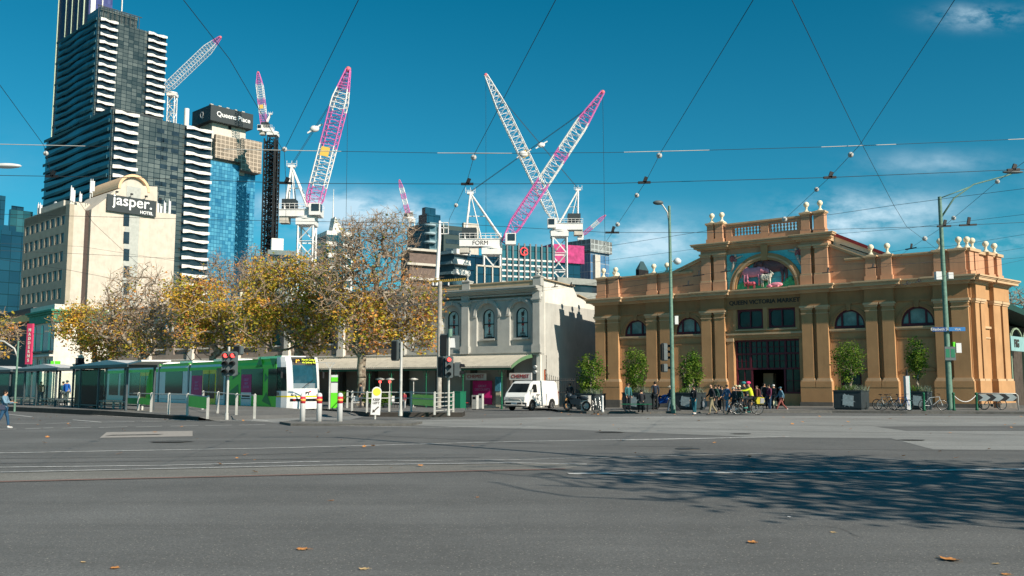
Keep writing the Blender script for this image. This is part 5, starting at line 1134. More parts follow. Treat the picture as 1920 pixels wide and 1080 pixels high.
# ---------------- tram stop
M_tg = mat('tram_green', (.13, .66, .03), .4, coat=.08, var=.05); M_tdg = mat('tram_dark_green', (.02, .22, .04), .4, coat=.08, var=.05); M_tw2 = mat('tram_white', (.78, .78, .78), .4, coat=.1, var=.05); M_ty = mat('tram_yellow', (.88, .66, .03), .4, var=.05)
M_tgl = mat('tram_glass', (.014, .017, .018), .08, spec=.22, var=.5, nsc=1.2); M_scr = mat('windscreen_glass', (.03, .12, .17), .05, spec=.9, var=.25, alpha=.5); M_gal = mat('galvanised_steel', (.50, .49, .46), .5, .15, var=.15, nsc=4); M_dgr = mat('dark_grey_steel', (.06, .075, .085), .5, .2, var=.15)
M_led = mat('led_text', (.75, .85, .05), .5, emit=.7, var=0); M_redl = mat('lit_red_lamp', (1, .06, .05), .4, emit=3.0, var=0); M_lens = mat('unlit_lens', (.05, .045, .04), .3, var=.2); M_hou = mat('signal_housing', (.10, .12, .125), .5, var=.1)
M_clear = None
def clearglass():
    m = bpy.data.materials.new('clear_panel_glass'); m.use_nodes = True; nt = m.node_tree; nt.nodes.clear(); t = NT(nt)
    tr = t.n('ShaderNodeBsdfTransparent'); tr.inputs[0].default_value = (.93, .97, .95, 1); gl = t.n('ShaderNodeBsdfGlossy'); gl.inputs['Roughness'].default_value = .03;  fr = None
    mx = t.n('ShaderNodeMixShader'); mx.inputs[0].default_value = .035; nt.links.new(tr.outputs[0], mx.inputs[1]); nt.links.new(gl.outputs[0], mx.inputs[2]); o = t.n('ShaderNodeOutputMaterial'); nt.links.new(mx.outputs[0], o.inputs[0]); return m
M_clear = clearglass()
TD = (-.638, .770); TO = Vector((-14.25, 57, 0)); trz = math.atan2(TD[1], TD[0]); LT = 38
TS = Fr((TO.x+TD[0]*LT, TO.y+TD[1]*LT), (TO.x, TO.y))
def tx(px): return LT-TS.uz(px, 720)[0]
tm = thing('tram', 'long low floor tram in green and white with yellow doors standing at the stop', 'tram', tuple(TO), trz)
Wd = 2.65
joints = [tx(353), tx(297), tx(423)]; joints.sort(); ends = [1.1]+[j for j in joints]+[LT]
prof = [(0, .22), (0, 2.9), (-.1, 3.18), (-.3, 3.32), (-2.35, 3.32), (-2.55, 3.18), (-Wd, 2.9), (-Wd, .22)]
for i in range(len(ends)-1):
    a, c = ends[i]+(.22 if i else 0), ends[i+1]-.22; b = MB()
    b.prism([(a, y, z) for y, z in prof], (c-a, 0, 0), 0 if i == 0 else 1)
    b.box(a, .0, 2.72, c, .012, 2.98, 0)
    b.build('body_module', [M_tg, M_tw2], tm)
    if i: 
        b = MB(); b.box(a-.46, -Wd+.1, .3, a+.02, -.1, 3.2); b.build('bellows', M_blk, tm)
    g = MB(); g.box(a, -.102, 3.1, c, -.09, 3.3); g.box(a, -.32, 3.31, c, -.06, 3.36); g.build('roof_rail', M_tg, tm)
    b = MB(); b.box(a+.4, -2.2, 3.33, (a+c)/2, -.5, 3.55); b.build('roof_unit', M_tw2, tm)
b = MB(); b.box(.6, -Wd+.2, .08, LT-.3, -.15, .3)
b.build('underframe', M_blk, tm)
for x in (2.6, 4.2, joints[0]+4, joints[0]+5.6, joints[1]+5, joints[1]+6.5, LT-3):
    b = MB(); b.cyl((x, -.35, .3), (x, -.2, .3), .3, .3, 14); b.build('wheel', M_dgr, tm)
def side(name, p0, p1, y0, y1, m, off=.02, par=tm):
    x0, x1 = sorted((tx(p0), tx(p1))); za = TS.uz(p1, y1)[1]; zb = TS.uz(p1, y0)[1]; b = MB(); b.box(x0, 0, za, x1, off, zb); return b.build(name, m, par), x0, x1, za, zb
for p0, p1, y0, y1 in ((452, 493, 691, 741), (503, 519, 691, 743), (406, 419, 690, 741), (310, 342, 696, 738), (359, 379, 694, 743), (243, 262, 698, 742), (284, 292, 698, 742), (226, 240, 700, 742), (205, 222, 700, 741), (185, 200, 701, 741)): side('window', p0, p1, y0, y1, M_tgl)
for p0, p1, y0, y1 in ((380.5, 405, 693, 762), (263, 284, 698, 757)):
    d, x0, x1, za, zb = side('door', p0, p1, y0, y1, M_ty, .035); c = (x0+x1)/2
    b = MB()
    for q0, q1 in ((x0+.12, c-.08), (c+.08, x1-.12)): b.box(q0, .036, za+.55, q1, .045, zb-.3)
    b.build('pane', M_tgl, d); b = MB(); b.box(c-.02, .036, za, c+.02, .05, zb); b.build('door_seal', M_blk, d)
for p0, p1, y0, y1, y2 in ((360, 379, 704, 742, 757), (453, 472, 702, 736, 761)):
    f, x0, x1, za, zb = side('poster', p0, p1, y0, y1, M_mag, .032); text('lettering', 'GREAT\nNEW\nSEASON', .24, mat('pink_text', (.6, .3, .5), .6, var=0), f, ((x0+x1)/2, .036, (za+zb)/2), rot=(PI/2, 0, PI), ext=.004)
    f, x0, x1, za, zb = side('notice_panel', p0, p1, y1, y2, M_tw2, .03); b = MB(); b.box(x0+.1, .031, (za+zb)/2, x1-.1, .036, (za+zb)/2+.06); b.box(x0+.2, .031, zb-.3, x1-.2, .036, zb-.15); b.build('print', M_blk, f)
# angular dark facets over the green module
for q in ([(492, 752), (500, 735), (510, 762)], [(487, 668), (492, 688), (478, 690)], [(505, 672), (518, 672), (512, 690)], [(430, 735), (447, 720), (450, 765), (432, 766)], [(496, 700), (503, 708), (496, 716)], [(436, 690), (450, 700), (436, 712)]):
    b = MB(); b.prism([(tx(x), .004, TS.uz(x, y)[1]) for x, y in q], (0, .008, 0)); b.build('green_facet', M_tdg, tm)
for p0, p1 in ((243, 296), (301, 348), (359, 420)):
    _, x0, x1, za, zb = side('skirt_seam', p0, p1, 749, 749.6, M_dgr, .014)
# nose
plan = [(1.12, 0), (.5, -.05), (.0, -.2), (-.30, -.5), (-.45, -.85), (-.5, -1.32), (-.45, -1.8), (-.30, -2.15), (.0, -2.45), (.5, -2.6), (1.12, -Wd)]
fine = []
for (a, c), (d, e) in zip(plan, plan[1:]):
    for k in range(2): fine.append((a+(d-a)*k/2, c+(e-c)*k/2))
fine.append(plan[-1]); zs = [.18, .55, .64, .82, .9, 1.0, 1.3, 1.45, 1.9, 2.4, 2.8, 2.92, 3.1, 3.34, 3.44]
def npos(x, y, z, o=0):
    wgt = max(0, (1.12-x)/1.62); r = 0 if z < 1.2 else .42*((z-1.2)/2.2)**1.5; r += .10*max(0, (.5-z)); 
    if z > 3.3: r += .12
    return (x+wgt*r-o*wgt, y*(1+.0)+(.0 if wgt < .1 else 0), z)
NB = {k: MB() for k in 'wgsSdby'}
vs = [npos(x, y, z) for z in zs for x, y in fine]; n = len(fine)
for j in range(len(zs)-1):
    for i in range(n-1):
        z = (zs[j]+zs[j+1])/2; x, y = (fine[i][0]+fine[i+1][0])/2, (fine[i][1]+fine[i+1][1])/2; front = -2.32 < y < -.36
        k = 'w'
        if 1.45 < z < 2.9 and -2.2 < y < -.45: k = 'g'
        elif 1.3 < z < 2.8 and (y > -.22 or y < -2.4) and x < 1.05: k = 's' if y > -1 else 'S'
        elif 2.92 < z < 3.4 and -2.2 < y < -.45: k = 'd'
        elif .64 < z < .82 and front: k = 'b'
        elif .9 < z < 1.0: k = 'y'
        NB[k].add([vs[j*n+i], vs[j*n+i+1], vs[(j+1)*n+i+1], vs[(j+1)*n+i]], [(0, 1, 2, 3)], 0, k in 'wg')
tv = [npos(x, y, 3.44) for x, y in fine]; NB['w'].add(tv, [tuple(range(n))])
cabn = NB['w'].build('cab_shell', M_tw2, tm)
ws = NB['g'].build('windscreen', M_scr, tm); NB['s'].build('cab_side_window', M_tgl, tm); NB['S'].build('cab_side_window', M_tgl, tm); dp = NB['d'].build('destination_display', M_blk, tm); NB['b'].build('bumper', M_blk, tm); NB['y'].build('yellow_stripe', M_ty, tm)
R_ = (PI/2, 0, -PI/2)
xx = npos(-.5, -1.3, 3.1)[0]-.06
text('lettering', '19', .28, mat('led_orange_text', (1, .5, .05), .5, emit=.9, var=0), dp, (xx-.0, -.75, 3.15), rot=R_, ext=.004, bold=.008); text('lettering', 'North Coburg\nvia Sydney Rd', .17, M_led, dp, (xx, -1.55, 3.18), rot=R_, ext=.004)
text('lettering', '5006', .26, M_let, cabn, (.9, .01, 1.12), rot=(PI/2, 0, PI), ext=.004)
text('lettering', 'PT', .26, M_let, cabn, (-.53, -1.36, 1.15), rot=R_, ext=.004, bold=.01)
b = MB(); b.prism([(-.53, -1.5, 1.2), (-.53, -1.62, 1.27), (-.53, -1.5, 1.34)], (-.01, 0, 0)); b.build('arrow_emblem', mat('red_emblem', (.75, .05, .06), .5, var=0), cabn)
for y in (-.55, -2.1):
    b = MB(); b.sph((-.30, y, 1.1), (.08, .16, .12), 10, 6); b.build('headlight', mat('lamp_glass', (.5, .5, .5), .15, spec=.8), tm)
    b = MB(); b.sph((-.34, y, .74), (.06, .12, .05), 8, 5); b.build('tail_light', M_red, tm)
b = MB(); b.tube([npos(-.5, -1.0, 1.47, .02), npos(-.52, -1.3, 1.7, .03), npos(-.5, -1.75, 1.95, .03)], .02, 4); b.build('wiper', M_blk, ws)
b = MB(); b.box(.0, -2.2, 1.3, .5, -.5, 1.78); b.build('dashboard', M_wht, tm); b = MB(); b.box(1.0, -2.5, .3, 1.08, -.12, 3.2); b.build('cab_wall', M_blk, tm)
b = MB(); b.box(.75, -1.5, 1.2, .95, -1.1, 2.0); b.build('driver_seat', M_dgr, tm)
for s_ in (0.12, -Wd-.12): b = MB(); b.box(.1, s_-.06, 2.1, .18, s_+.06, 2.5); b.tube([(.4, -.05 if s_ > 0 else -Wd, 2.7), (.14, s_, 2.5)], .02, 4); b.build('mirror', M_blk, tm)
b = MB(); pz = 3.55; X0 = joints[1]+3
b.tube([(X0-1, -.9, pz), (X0+.6, -1, pz+.7), (X0-.4, -1, pz+1.5)], .04, 5); b.tube([(X0-1, -1.8, pz), (X0+.6, -1.7, pz+.7), (X0-.4, -1.7, pz+1.5)], .04, 5); b.bar((X0-.4, -2.2, pz+1.5), (X0-.4, -.5, pz+1.5), .08); b.build('pantograph', M_blk, tm)
# near platform
A0 = (-32.8, 59.3); B0_ = (-14.9, 43.5); PF = Fr(A0, B0_)
zp = lambda x, y: .17+.12*sm(-15, -24, -(-x))*1 if x > -24 else .29
def zpf(u): return .16+.12*min(1, max(0, (PF.L-u)/10))
b = MB(); us = [-30, -20, -10, 0, 5, 10, 14, 18, 21, PF.L-.4, PF.L]
fr_ = [PF.w(u, 0, zpf(u)) for u in us]
TSd = Vector((TD[0], TD[1], 0))
bkp = []
for p in fr_:
    # to the tram's side line along the platform normal
    nrm = Vector((PF.n[0], PF.n[1], 0)); tn = Vector((-TD[1], TD[0], 0)); k = (TO-Vector((p.x, p.y, 0))).dot(tn)/nrm.dot(tn); q = p+nrm*(k+(.0))
    bkp.append(q)
n = len(us); vs = []
for j in range(4): vs += [f.lerp(g, j/3) for f, g in zip(fr_, bkp)]
b.add(vs, [(j*n+i, j*n+i+1, (j+1)*n+i+1, (j+1)*n+i) for j in range(3) for i in range(n-1)], 0)
b.add([(p.x, p.y, p.z) for p in fr_]+[(p.x, p.y, 0) for p in fr_], [(i, i+1, n+i+1, n+i) for i in range(n-1)], 1)
e = [vs[j*n+n-1] for j in range(4)]; b.add([tuple(p) for p in e]+[(p.x+.9, p.y-.3, .0) for p in e], [(i, i+1, 4+i+1, 4+i) for i in range(3)], 0)
b.build('pavement', [mat('platform_asphalt', (.22, .215, .205), .85, fn=asphalt), mat('dark_platform_edge', (.045, .04, .035), .8, var=.3)], kind='structure')
def onp(px, py, z=.22): p = gnd(px, py, z); return p
def shelter(lb, pxa, pxb, pyA, pyB, posts, pyroof, canopy=None):
    a = onp(pxa, pyA, .27); c = onp(pxb, pyB, .25); F = Fr((a.x, a.y), (c.x, c.y)); o = thing('tram_shelter', lb, 'shelter', (a.x, a.y, .25), F.rz, 'glazed tram shelters'); H = F.uz((pxa+pxb)/2, pyroof)[1]-.25; L = F.L; D_ = 1.5
    b = MB(); b.box(-.2, -.15, H-.16, L+.2, D_+.1, H); b.build('roof', M_dgr, o); b = MB(); b.xz([(-.1, H+.01), (L+.1, H+.01), (L*.6, H+.30), (0, H+.06)], .1, D_); b.build('roof_top', M_wht, o)
    for px in posts:
        x = F.uz(px, 740)[0]
        for y in (0, D_): b = MB(); b.box(x-.06, y-.05, 0, x+.06, y+.05, H-.16); b.build('post', M_dgr, o)
    xs_ = [F.uz(px, 740)[0] for px in posts]
    for x0, x1 in zip(xs_, xs_[1:]):
        if x1-x0 > .8:
            for y in (0, D_): b = MB(); b.box(x0+.07, y-.01, .25, x1-.07, y+.01, H-.3); f = b.build('glass_panel', M_clear, o); q = MB(); q.box(x0+.07, y-.02, .2, x1-.07, y+.02, .27); q.build('glass_rail', M_dgr, f)
            b = MB(); b.box(x0+.2, D_-.6, .42, x1-.2, D_-.2, .48); b.box(x0+.5, D_-.45, .0, x0+.6, D_-.35, .42); b.box(x1-.6, D_-.45, .0, x1-.5, D_-.35, .42); b.build('bench', M_gal, o)
    return o, F, H
s1, F1, H1 = shelter('large glazed tram shelter with dark advertising case at its left end', 134, 238, 764.5, 771, (136, 150, 184, 237), 685)
b = MB(); x = F1.uz(136, 740)[0]; x2 = F1.uz(150, 740)[0]; b.box(x+.06, .1, .1, x2-.06, 1.4, H1-.2); b.build('advertising_case', M_blk, s1)
b = MB(); b.prism([(F1.L, -.1, H1-.05), (F1.L+2.0, -.1, H1+.1), (F1.L+2.0, 1.5, H1+.12), (F1.L, 1.5, H1-.05)], (0, 0, .09)); b.build('canopy', M_wht, s1)
b = MB(); b.xz([(F1.uz(222, 740)[0], .3), (F1.uz(236, 740)[0], .3), (F1.uz(236, 740)[0], H1-.3), (F1.uz(228, 740)[0], H1-.3), (F1.uz(223, 740)[0], H1-.9)], 1.52, 1.54); b.build('green_screen', M_tg, s1)
s2, F2, H2 = shelter('smaller glazed tram shelter left of the advertising case', 27, 106, 759.5, 763, (28, 45, 68, 104), 691)
s3, F3, H3 = shelter('furthest tram shelter cut by the left picture edge', -60, 18, 756, 759, (-60, -20, 17), 694)
def stop_sign(): 
    p = onp(84, 762); o = thing('stop_flag', 'small green and white stop flag sign above the shelter roof', 'sign', (p.x, p.y+1, .25)); z1 = at(84, 677, p.y+1).z-.25
    b = MB(); b.cyl((0, 0, 0), (0, 0, z1), .05, .05, 7); b.build('pole', M_gal, o); b = MB(); b.box(-.25, -.03, z1-.3, .4, .03, z1, 0); b.box(-.25, -.03, z1-.75, .4, .03, z1-.3, 1); b.build('flag', [M_tg, M_wht], o)
stop_sign()
def fence(lb, pts, hpx, name='railing', panel=None, rails=(1.0, .62), mp=None, cat='railing'):
    """pts: (px, py) of the post feet; posts, then rails from post to post"""
    P = [onp(x, y, .2 if y < 780 else .12) for x, y in pts]; o = thing(name, lb, cat, tuple(P[0])); O = P[0]; H = hpx
    for p in P: b = MB(); q = p-O; b.bar(q, q+Vector((0, 0, H)), .10, .10); b.cyl(q+Vector((0, 0, H)), q+Vector((0, 0, H+.03)), .05, .04, 6); b.build('post', mp or M_gal, o)
    for i, (p, q) in enumerate(zip(P, P[1:])):
        b = MB(); 
        for r_ in rails: b.cyl(p-O+Vector((0, 0, H*r_-.04)), q-O+Vector((0, 0, H*r_-.04)), .03, .03, 6)
        b.build('rail', M_gal, o)
        if panel and i in panel: b = MB(); u0 = (p-O).lerp(q-O, .04); u1 = (p-O).lerp(q-O, .96); m_, z0, z1 = panel[i]; b.prism([u0+Vector((0, 0, z0)), u1+Vector((0, 0, z0)), u1+Vector((0, 0, z1)), u0+Vector((0, 0, z1))], (0, .03, 0)); b.build('panel', m_, o)
    return o
fence('steel railing along the kerb of the near platform with a green panel', [(236, 771), (259, 772), (283, 774), (316, 777), (351, 779), (389, 785.5)], 1.05, panel={0: (M_tdg, .42, .75), 1: (M_tg, .42, .75), 4: (M_tg, .45, .98)}, rails=(1.0,))
fence('steel railing at the end of the near platform in front of the tram', [(380, 770), (408, 775), (443, 780), (477, 785)], 1.12, rails=(1.0,))
b = MB(); 
# right hand platform
rp = [tuple(gnd(x, y)[:2]) for x, y in ((604, 773), (692, 781.5), (866, 782), (872, 779), (872, 772), (760, 768.5), (640, 764.5))]
slab('pavement', rp, 0, .24, mat('platform_asphalt', (.22, .215, .205), .85, fn=asphalt), MATS['dark_platform_edge'])
isl = [tuple(gnd(x, y)[:2]) for x, y in ((524, 795), (545, 798.5), (700, 799), (770, 798.5), (792, 794.5), (700, 791.5), (560, 791))]
slab('traffic_island_kerb', isl, 0, .10, M_pave, M_kerb)
fence('steel railing on the far platform with a green panel', [(651, 766), (660, 771.5), (688, 774), (730, 773), (771, 773.5), (815, 778)], 1.12, panel={4: (M_tg, .42, .98)}, rails=(1.0, .72))
fence('short barred railing beside the catenary pole', [(815, 777.5), (850, 774)], 1.1, rails=(1.0, .8, .6, .4, .2))
p = onp(626, 765, .24); o = thing('stop_pylon', 'green and white information pylon right of the tram', 'pylon', tuple(p), 0); hh = at(626, 703, p.y).z-.24; w_ = .2
for nm, z0, z1, m_ in (('base_panel', 0, .46, M_tg), ('timetable', .46, .76, M_wht), ('grey_band', .76, .80, M_dgr), ('green_band', .80, .93, M_tg), ('cap', .93, 1.0, M_wht)): b = MB(); b.box(-w_, -.08, z0*hh, w_, .08, z1*hh); b.build(nm, m_, o)
p = onp(617, 767, .24); o = thing('bracket_post', 'steel post with a forked top beside the information pylon', 'post', tuple(p)); b = MB(); b.cyl((0, 0, 0), (0, 0, 2.4), .06, .06, 8); b.bar((0, 0, 2.4), (-.25, 0, 2.75), .05); b.bar((0, 0, 2.4), (.25, 0, 2.75), .05); b.bar((-.9, .2, 2.78), (.3, 0, 2.75), .05); b.build('post', M_gal, o)
# bollards
def bollard(i, px, py):
    p = gnd(px, py, .1); o = thing('bollard', ['leftmost red and white bollard in front of the tram nose', 'middle red and white bollard at the tram corner', 'rightmost red and white bollard by the keep left sign'][i], 'bollard', (p.x, p.y, .1), 0, 'red and white bollards')
    b = MB(); b.lathe((0, 0, 0), [(.12, 0), (.12, 1.12), (.10, 1.2), (.04, 1.24)], 14); b.build('post', M_wht, o)
    b = MB(); b.lathe((0, 0, 0), [(.123, .78), (.123, 1.08)], 14); b.build('red_band', mat('red_band', (.55, .03, .05), .5), o); b = MB(); b.lathe((0, 0, 0), [(.125, .88), (.125, .97)], 14); b.build('reflector_band', mat('amber_band', (.85, .4, .1), .4), o)
for i, (px, py) in enumerate(((567, 790), (598, 790), (637, 790))): bollard(i, px, py)
p = gnd(703, 786, .1); o = thing('keep_left_sign', 'leaning rounded KEEP LEFT sign with yellow disc and black arrow', 'sign', (p.x, p.y, .1), math.radians(12)); o.rotation_euler.y = math.radians(3)
b = MB(); b.cyl((0, .05, 0), (0, .05, .25), .05, .05, 7); b.build('post', M_gal, o)
b = MB(); w_ = .22; pts = [(-w_, .2), (w_, .2), (w_, 1.28)]+[(w_*math.cos(a), 1.28+w_*math.sin(a)) for a in [PI*i/12 for i in range(1, 12)]]+[(-w_, 1.28)]; b.xz(pts, -.02, .02); f = b.build('board', M_wht, o)
b = MB(); b.cyl((0, -.021, 1.26), (0, -.03, 1.26), .18, .18, 20); b.build('yellow_disc', mat('sign_yellow', (.75, .6, .05), .5), f)
text('lettering', 'KEEP\nLEFT', .15, M_let, f, (0, -.026, .82), ext=.004, bold=.004)
b = MB(); b.bar((.13, -.026, .58), (-.08, -.026, .37), .02, .055); b.xz([(-.15, .30), (-.01, .33), (-.12, .46)], -.032, -.02); b.build('arrow', M_let, f)
# traffic signals
def head(par, x, y, z, w=.34, h=1.05, rz=0.0, lit=None, n=3, cols=1):
    r = MB(); r.xz([(-w/2, -h/2+.06), (-w/2+.06, -h/2), (w/2-.06, -h/2), (w/2, -h/2+.06), (w/2, h/2-.06), (w/2-.06, h/2), (-w/2+.06, h/2), (-w/2, h/2-.06)], -.12, .12)
    o = r.build('signal_head', M_hou, par, (x, y, z)); o.rotation_euler = (0, 0, rz)
    r = MB(); r.xz([(-w*.33/cols-.0, -h*.44), (w*.33, -h*.44), (w*.33, h*.44), (-w*.33, h*.44)], .12, .2); r.build('rear_case', M_blk, o)
    for c in range(cols):
        cx = (c-(cols-1)/2)*w/cols
        for i in range(n):
            zz = h/2-h*(i+.5)/n; L_ = MB(); L_.cyl((cx, -.13, zz), (cx, -.15, zz), .1, .1, 12); L_.build('lens', M_redl if lit and i == 0 and c in lit else M_lens, o)
            v = MB(); 
            for k in range(8): a0 = PI*(-.1+1.2*k/8); a1 = PI*(-.1+1.2*(k+1)/8); v.add([(cx+.12*math.cos(a0), -.12, zz+.12*math.sin(a0)), (cx+.12*math.cos(a1), -.12, zz+.12*math.sin(a1)), (cx+.12*math.cos(a1), -.36, zz+.12*math.sin(a1)-.03), (cx+.12*math.cos(a0), -.36, zz+.12*math.sin(a0)-.03)], [(0, 1, 2, 3)])
            v.build('visor', M_blk, o)
    return o
def sigpole(lb, px, py, pytop, z=.12, r=.06, m=None):
    p = gnd(px, py, z); h = at(px, pytop, p.y).z-z; o = thing('traffic_signal', lb, 'traffic light', (p.x, p.y, z)); b = MB(); b.cyl((0, 0, 0), (0, 0, h), r, r*.9, 10); b.cyl((0, 0, 0), (0, 0, .3), r*1.5, r*1.3, 10); b.build('pole', m or M_gal, o)
    def q(px2, py2): w = at(px2, py2, p.y); return w.x-p.x, w.z-z
    return o, q
M_tealp = mat('weathered_green_steel', (.13, .23, .18), .6, .1, var=.25, nsc=6, dirt=.4)
o, q = sigpole('double column traffic light lit red in front of the tram side', 425, 787, 650)
x, z = q(433, 682); head(o, x, -.15, z, .66, 1.1, 0, (0, 1), 3, 2); x, z = q(444, 657); head(o, x, .25, z, .4, .42, PI*.9, None, 1)
o, q = sigpole('traffic light lit red beside the catenary pole with several heads', 841, 779, 620)
x, z = q(843, 688); head(o, x, -.15, z, .4, 1.12, 0, (0,)); x, z = q(829, 688); head(o, x, .1, z, .4, 1.1, PI*.8); x, z = q(858, 693); head(o, x, .05, z, .5, .75, PI*.45, None, 2)
x, z = q(833, 647); head(o, x, .15, z, .45, 1.2, PI*.95); x, z = q(849, 642); b = MB(); b.xz([(x-.33, z-.36), (x+.33, z-.36), (x+.33, z+.36), (x-.33, z+.36)], .05, .3, 0); b.xz([(x-.17, z-.27), (x+.13, z-.27), (x+.09, z+.22), (x-.13, z+.22)], .0, .05, 1); b.build('blank_sign_box', [M_hou, M_wht], o)
x, z = q(844, 624); b = MB(); b.cyl((x, 0, z-.2), (x, 0, z+.2), .12, .12, 10); b.build('sensor', M_tealp, o)
o, q = sigpole('slim steel signal pole with a dark rear facing head, left of the green panel', 751, 780, 641, .2, .07)
x, z = q(741, 657); head(o, x, .1, z, .35, 1.0, PI*.9)
# catenary pole by the chemist
def pole(nm, lb, cat, px, py, pytop, r0, r1, m, z=.13):
    p = gnd(px, py, z); h = at(px, pytop, p.y).z-z; o = thing(nm, lb, cat, (p.x, p.y, z)); b = MB(); b.cyl((0, 0, -.1), (0, 0, h), r0, r1, 12); b.cyl((0, 0, -.1), (0, 0, .35), r0*1.12, r0*1.05, 12); b.build('pole', m, o)
    return o, (lambda a, c: (at(a, c, p.y).x-p.x, at(a, c, p.y).z-z)), h, p
M_timb = mat('weathered_pole', (.36, .33, .29), .8, var=.3, nsc=5, dirt=.4)
o, q, h, _ = pole('catenary_pole', 'weathered pale catenary pole in front of the chemist row', 'pole', 823, 770, 528, .17, .13, M_timb, .05)
b = MB(); b.bar((-.5, 0, h-.3), (.6, 0, h-.3), .08); b.bar((0, 0, h-1.2), (-3.2, -1.5, h-1.9), .07); b.build('cross_arm', M_blk, o); b = MB()
for x in (-.45, .0, .55): b.cyl((x, 0, h-.25), (x, 0, h-.05), .06, .05, 7)
b.build('insulator', M_wht, o)
o, q, h, p1 = pole('lamp_post', 'green lamp post with small curved lamp arm and traffic lights on its left', 'lamp post', 1262, 771, 386, .14, .08, M_tealp)
x, z = q(1234, 380); b = MB(); b.tube([(0, 0, h-1.2), (-.12, 0, h-.4), (x*.6, 0, z-.15), (x+.1, 0, z-.02)], .045, 6); b.build('lamp_arm', M_gal, o); b = MB(); b.sph((x, 0, z), (.33, .2, .14), 12, 6); b.build('lamp_head', M_hou, o)
x, z = q(1270, 490); b = MB(); b.tube([(0, 0, z), (x-.15, 0, z)], .03, 5); b.lathe((x, 0, z-.2), [(.05, 0), (.22, .1), (.24, .25), (.12, .38), (.02, .42)], 12); b.build('flood_lamp', M_wht, o)
x, z = q(1246, 660); head(o, x, .1, z, .36, 1.05, PI*.62); x, z = q(1248, 690); head(o, x-.05, .1, z, .32, .5, PI*.62, None, 1)
b = MB(); b.cb(.3, 0, 5.4, .2, .2, .5); b.build('control_box', M_wht, o)
o, q, h, p2 = pole('lamp_post', 'tall green lamp post with long curved arm carrying street name and tram stop signs', 'lamp post', 1782, 769, 369, .19, .11, M_tealp)
x, z = q(1905, 322); b = MB(); b.tube([(.05, 0, h-1.3), (.9, 0, h-.1), (2.2, 0, h+.8), (x-.6, 0, z-.25), (x, 0, z)], [.06, .055, .05, .05, .05], 6); b.tube([(0, 0, h-.1), (1.9, 0, h+.62)], .035, 5); b.build('arm', M_tealp, o)
b = MB(); b.sph((x-.2, 0, z-.02), (.7, .16, .11), 12, 6); b.build('lamp_head', M_hou, o)
M_bl = mat('street_sign_blue', (.01, .05, .17), .4); M_bl2 = mat('street_sign_light_blue', (.03, .16, .40), .4)
x0, z0 = q(1744, 618); x1, _ = q(1796, 618)
b = MB(); b.box(x0, -.3, z0-.14, -.1, -.27, z0+.14); f = b.build('street_sign', M_bl, o); text('lettering', 'Elizabeth St', .24, M_wht, f, ((x0-.1)/2, -.31, z0), ext=.003)
b = MB(); b.box(.0, -.34, z0-.11, x1+.3, -.31, z0+.13); f = b.build('street_sign', M_bl2, o); text('lettering', 'Visit', .2, M_wht, f, ((x1+.35)/2, -.35, z0), ext=.003)
x, z = q(1777.5, 663); b = MB(); b.xz([(x-.33, z-.42), (x+.33, z-.42), (x+.33, z+.42), (x-.33, z+.42)], -.3, -.24, 0); b.xz([(x-.28, z-.25), (x-.04, z-.25), (x-.04, z+.28), (x-.28, z+.28)], -.31, -.3, 1); b.xz([(x+.04, z-.25), (x+.28, z-.25), (x+.28, z+.28), (x+.04, z+.28)], -.31, -.3, 1); b.build('parking_sign', [M_hou, mat('sign_deep_green', (.01, .15, .08), .5)], o)
x, z = q(1794, 654); b = MB(); b.box(x-.25, -.1, z-.32, x-.12, .1, z+.42, 0); b.box(x-.1, -.15, z-.25, x+.22, .1, z+.35, 1); b.build('notice_box', [M_tg, M_wht], o)
x, z = q(1772, 517); b = MB(); b.cyl((-.5, 0, z), (.5, 0, z), .04, .04, 6); b.cb(-.35, 0, z, .35, .3, .5); b.cb(.4, 0, z, .3, .3, .4); b.build('clamp', M_wht, o)
# left lamp and small poles at the left edge
p = gnd(27, 772, .2); o = thing('signal_post', 'thin post with bent arm at the left edge by the shelter', 'post', tuple(p)); b = MB(); b.cyl((0, 0, 0), (0, 0, at(27, 646, p.y).z), .06, .05, 8); b.build('pole', M_tealp, o)
b = MB(); b.tube([(0, 0, 3.0), (-.2, 0, 3.5), (-.8, 0, 3.9), (-2.0, 0, 4.0)], .05, 6); b.build('arm', M_gal, o)
lp = at(12, 311, 24); o = thing('lamp_post', 'street lamp head reaching in at the left edge of the sky', 'lamp post', (lp.x-5.5, lp.y, 0)); b = MB(); b.cyl((0, 0, 0), (0, 0, lp.z-.4), .12, .08, 10); b.build('pole', M_tealp, o); b = MB(); b.tube([(0, 0, lp.z-.5), (1.5, 0, lp.z-.02), (5.1, 0, lp.z)], .04, 6); b.build('arm', M_gal, o); b = MB(); b.sph((5.5, 0, lp.z), (.42, .14, .07), 12, 6); b.build('lamp_head', M_wht, o)
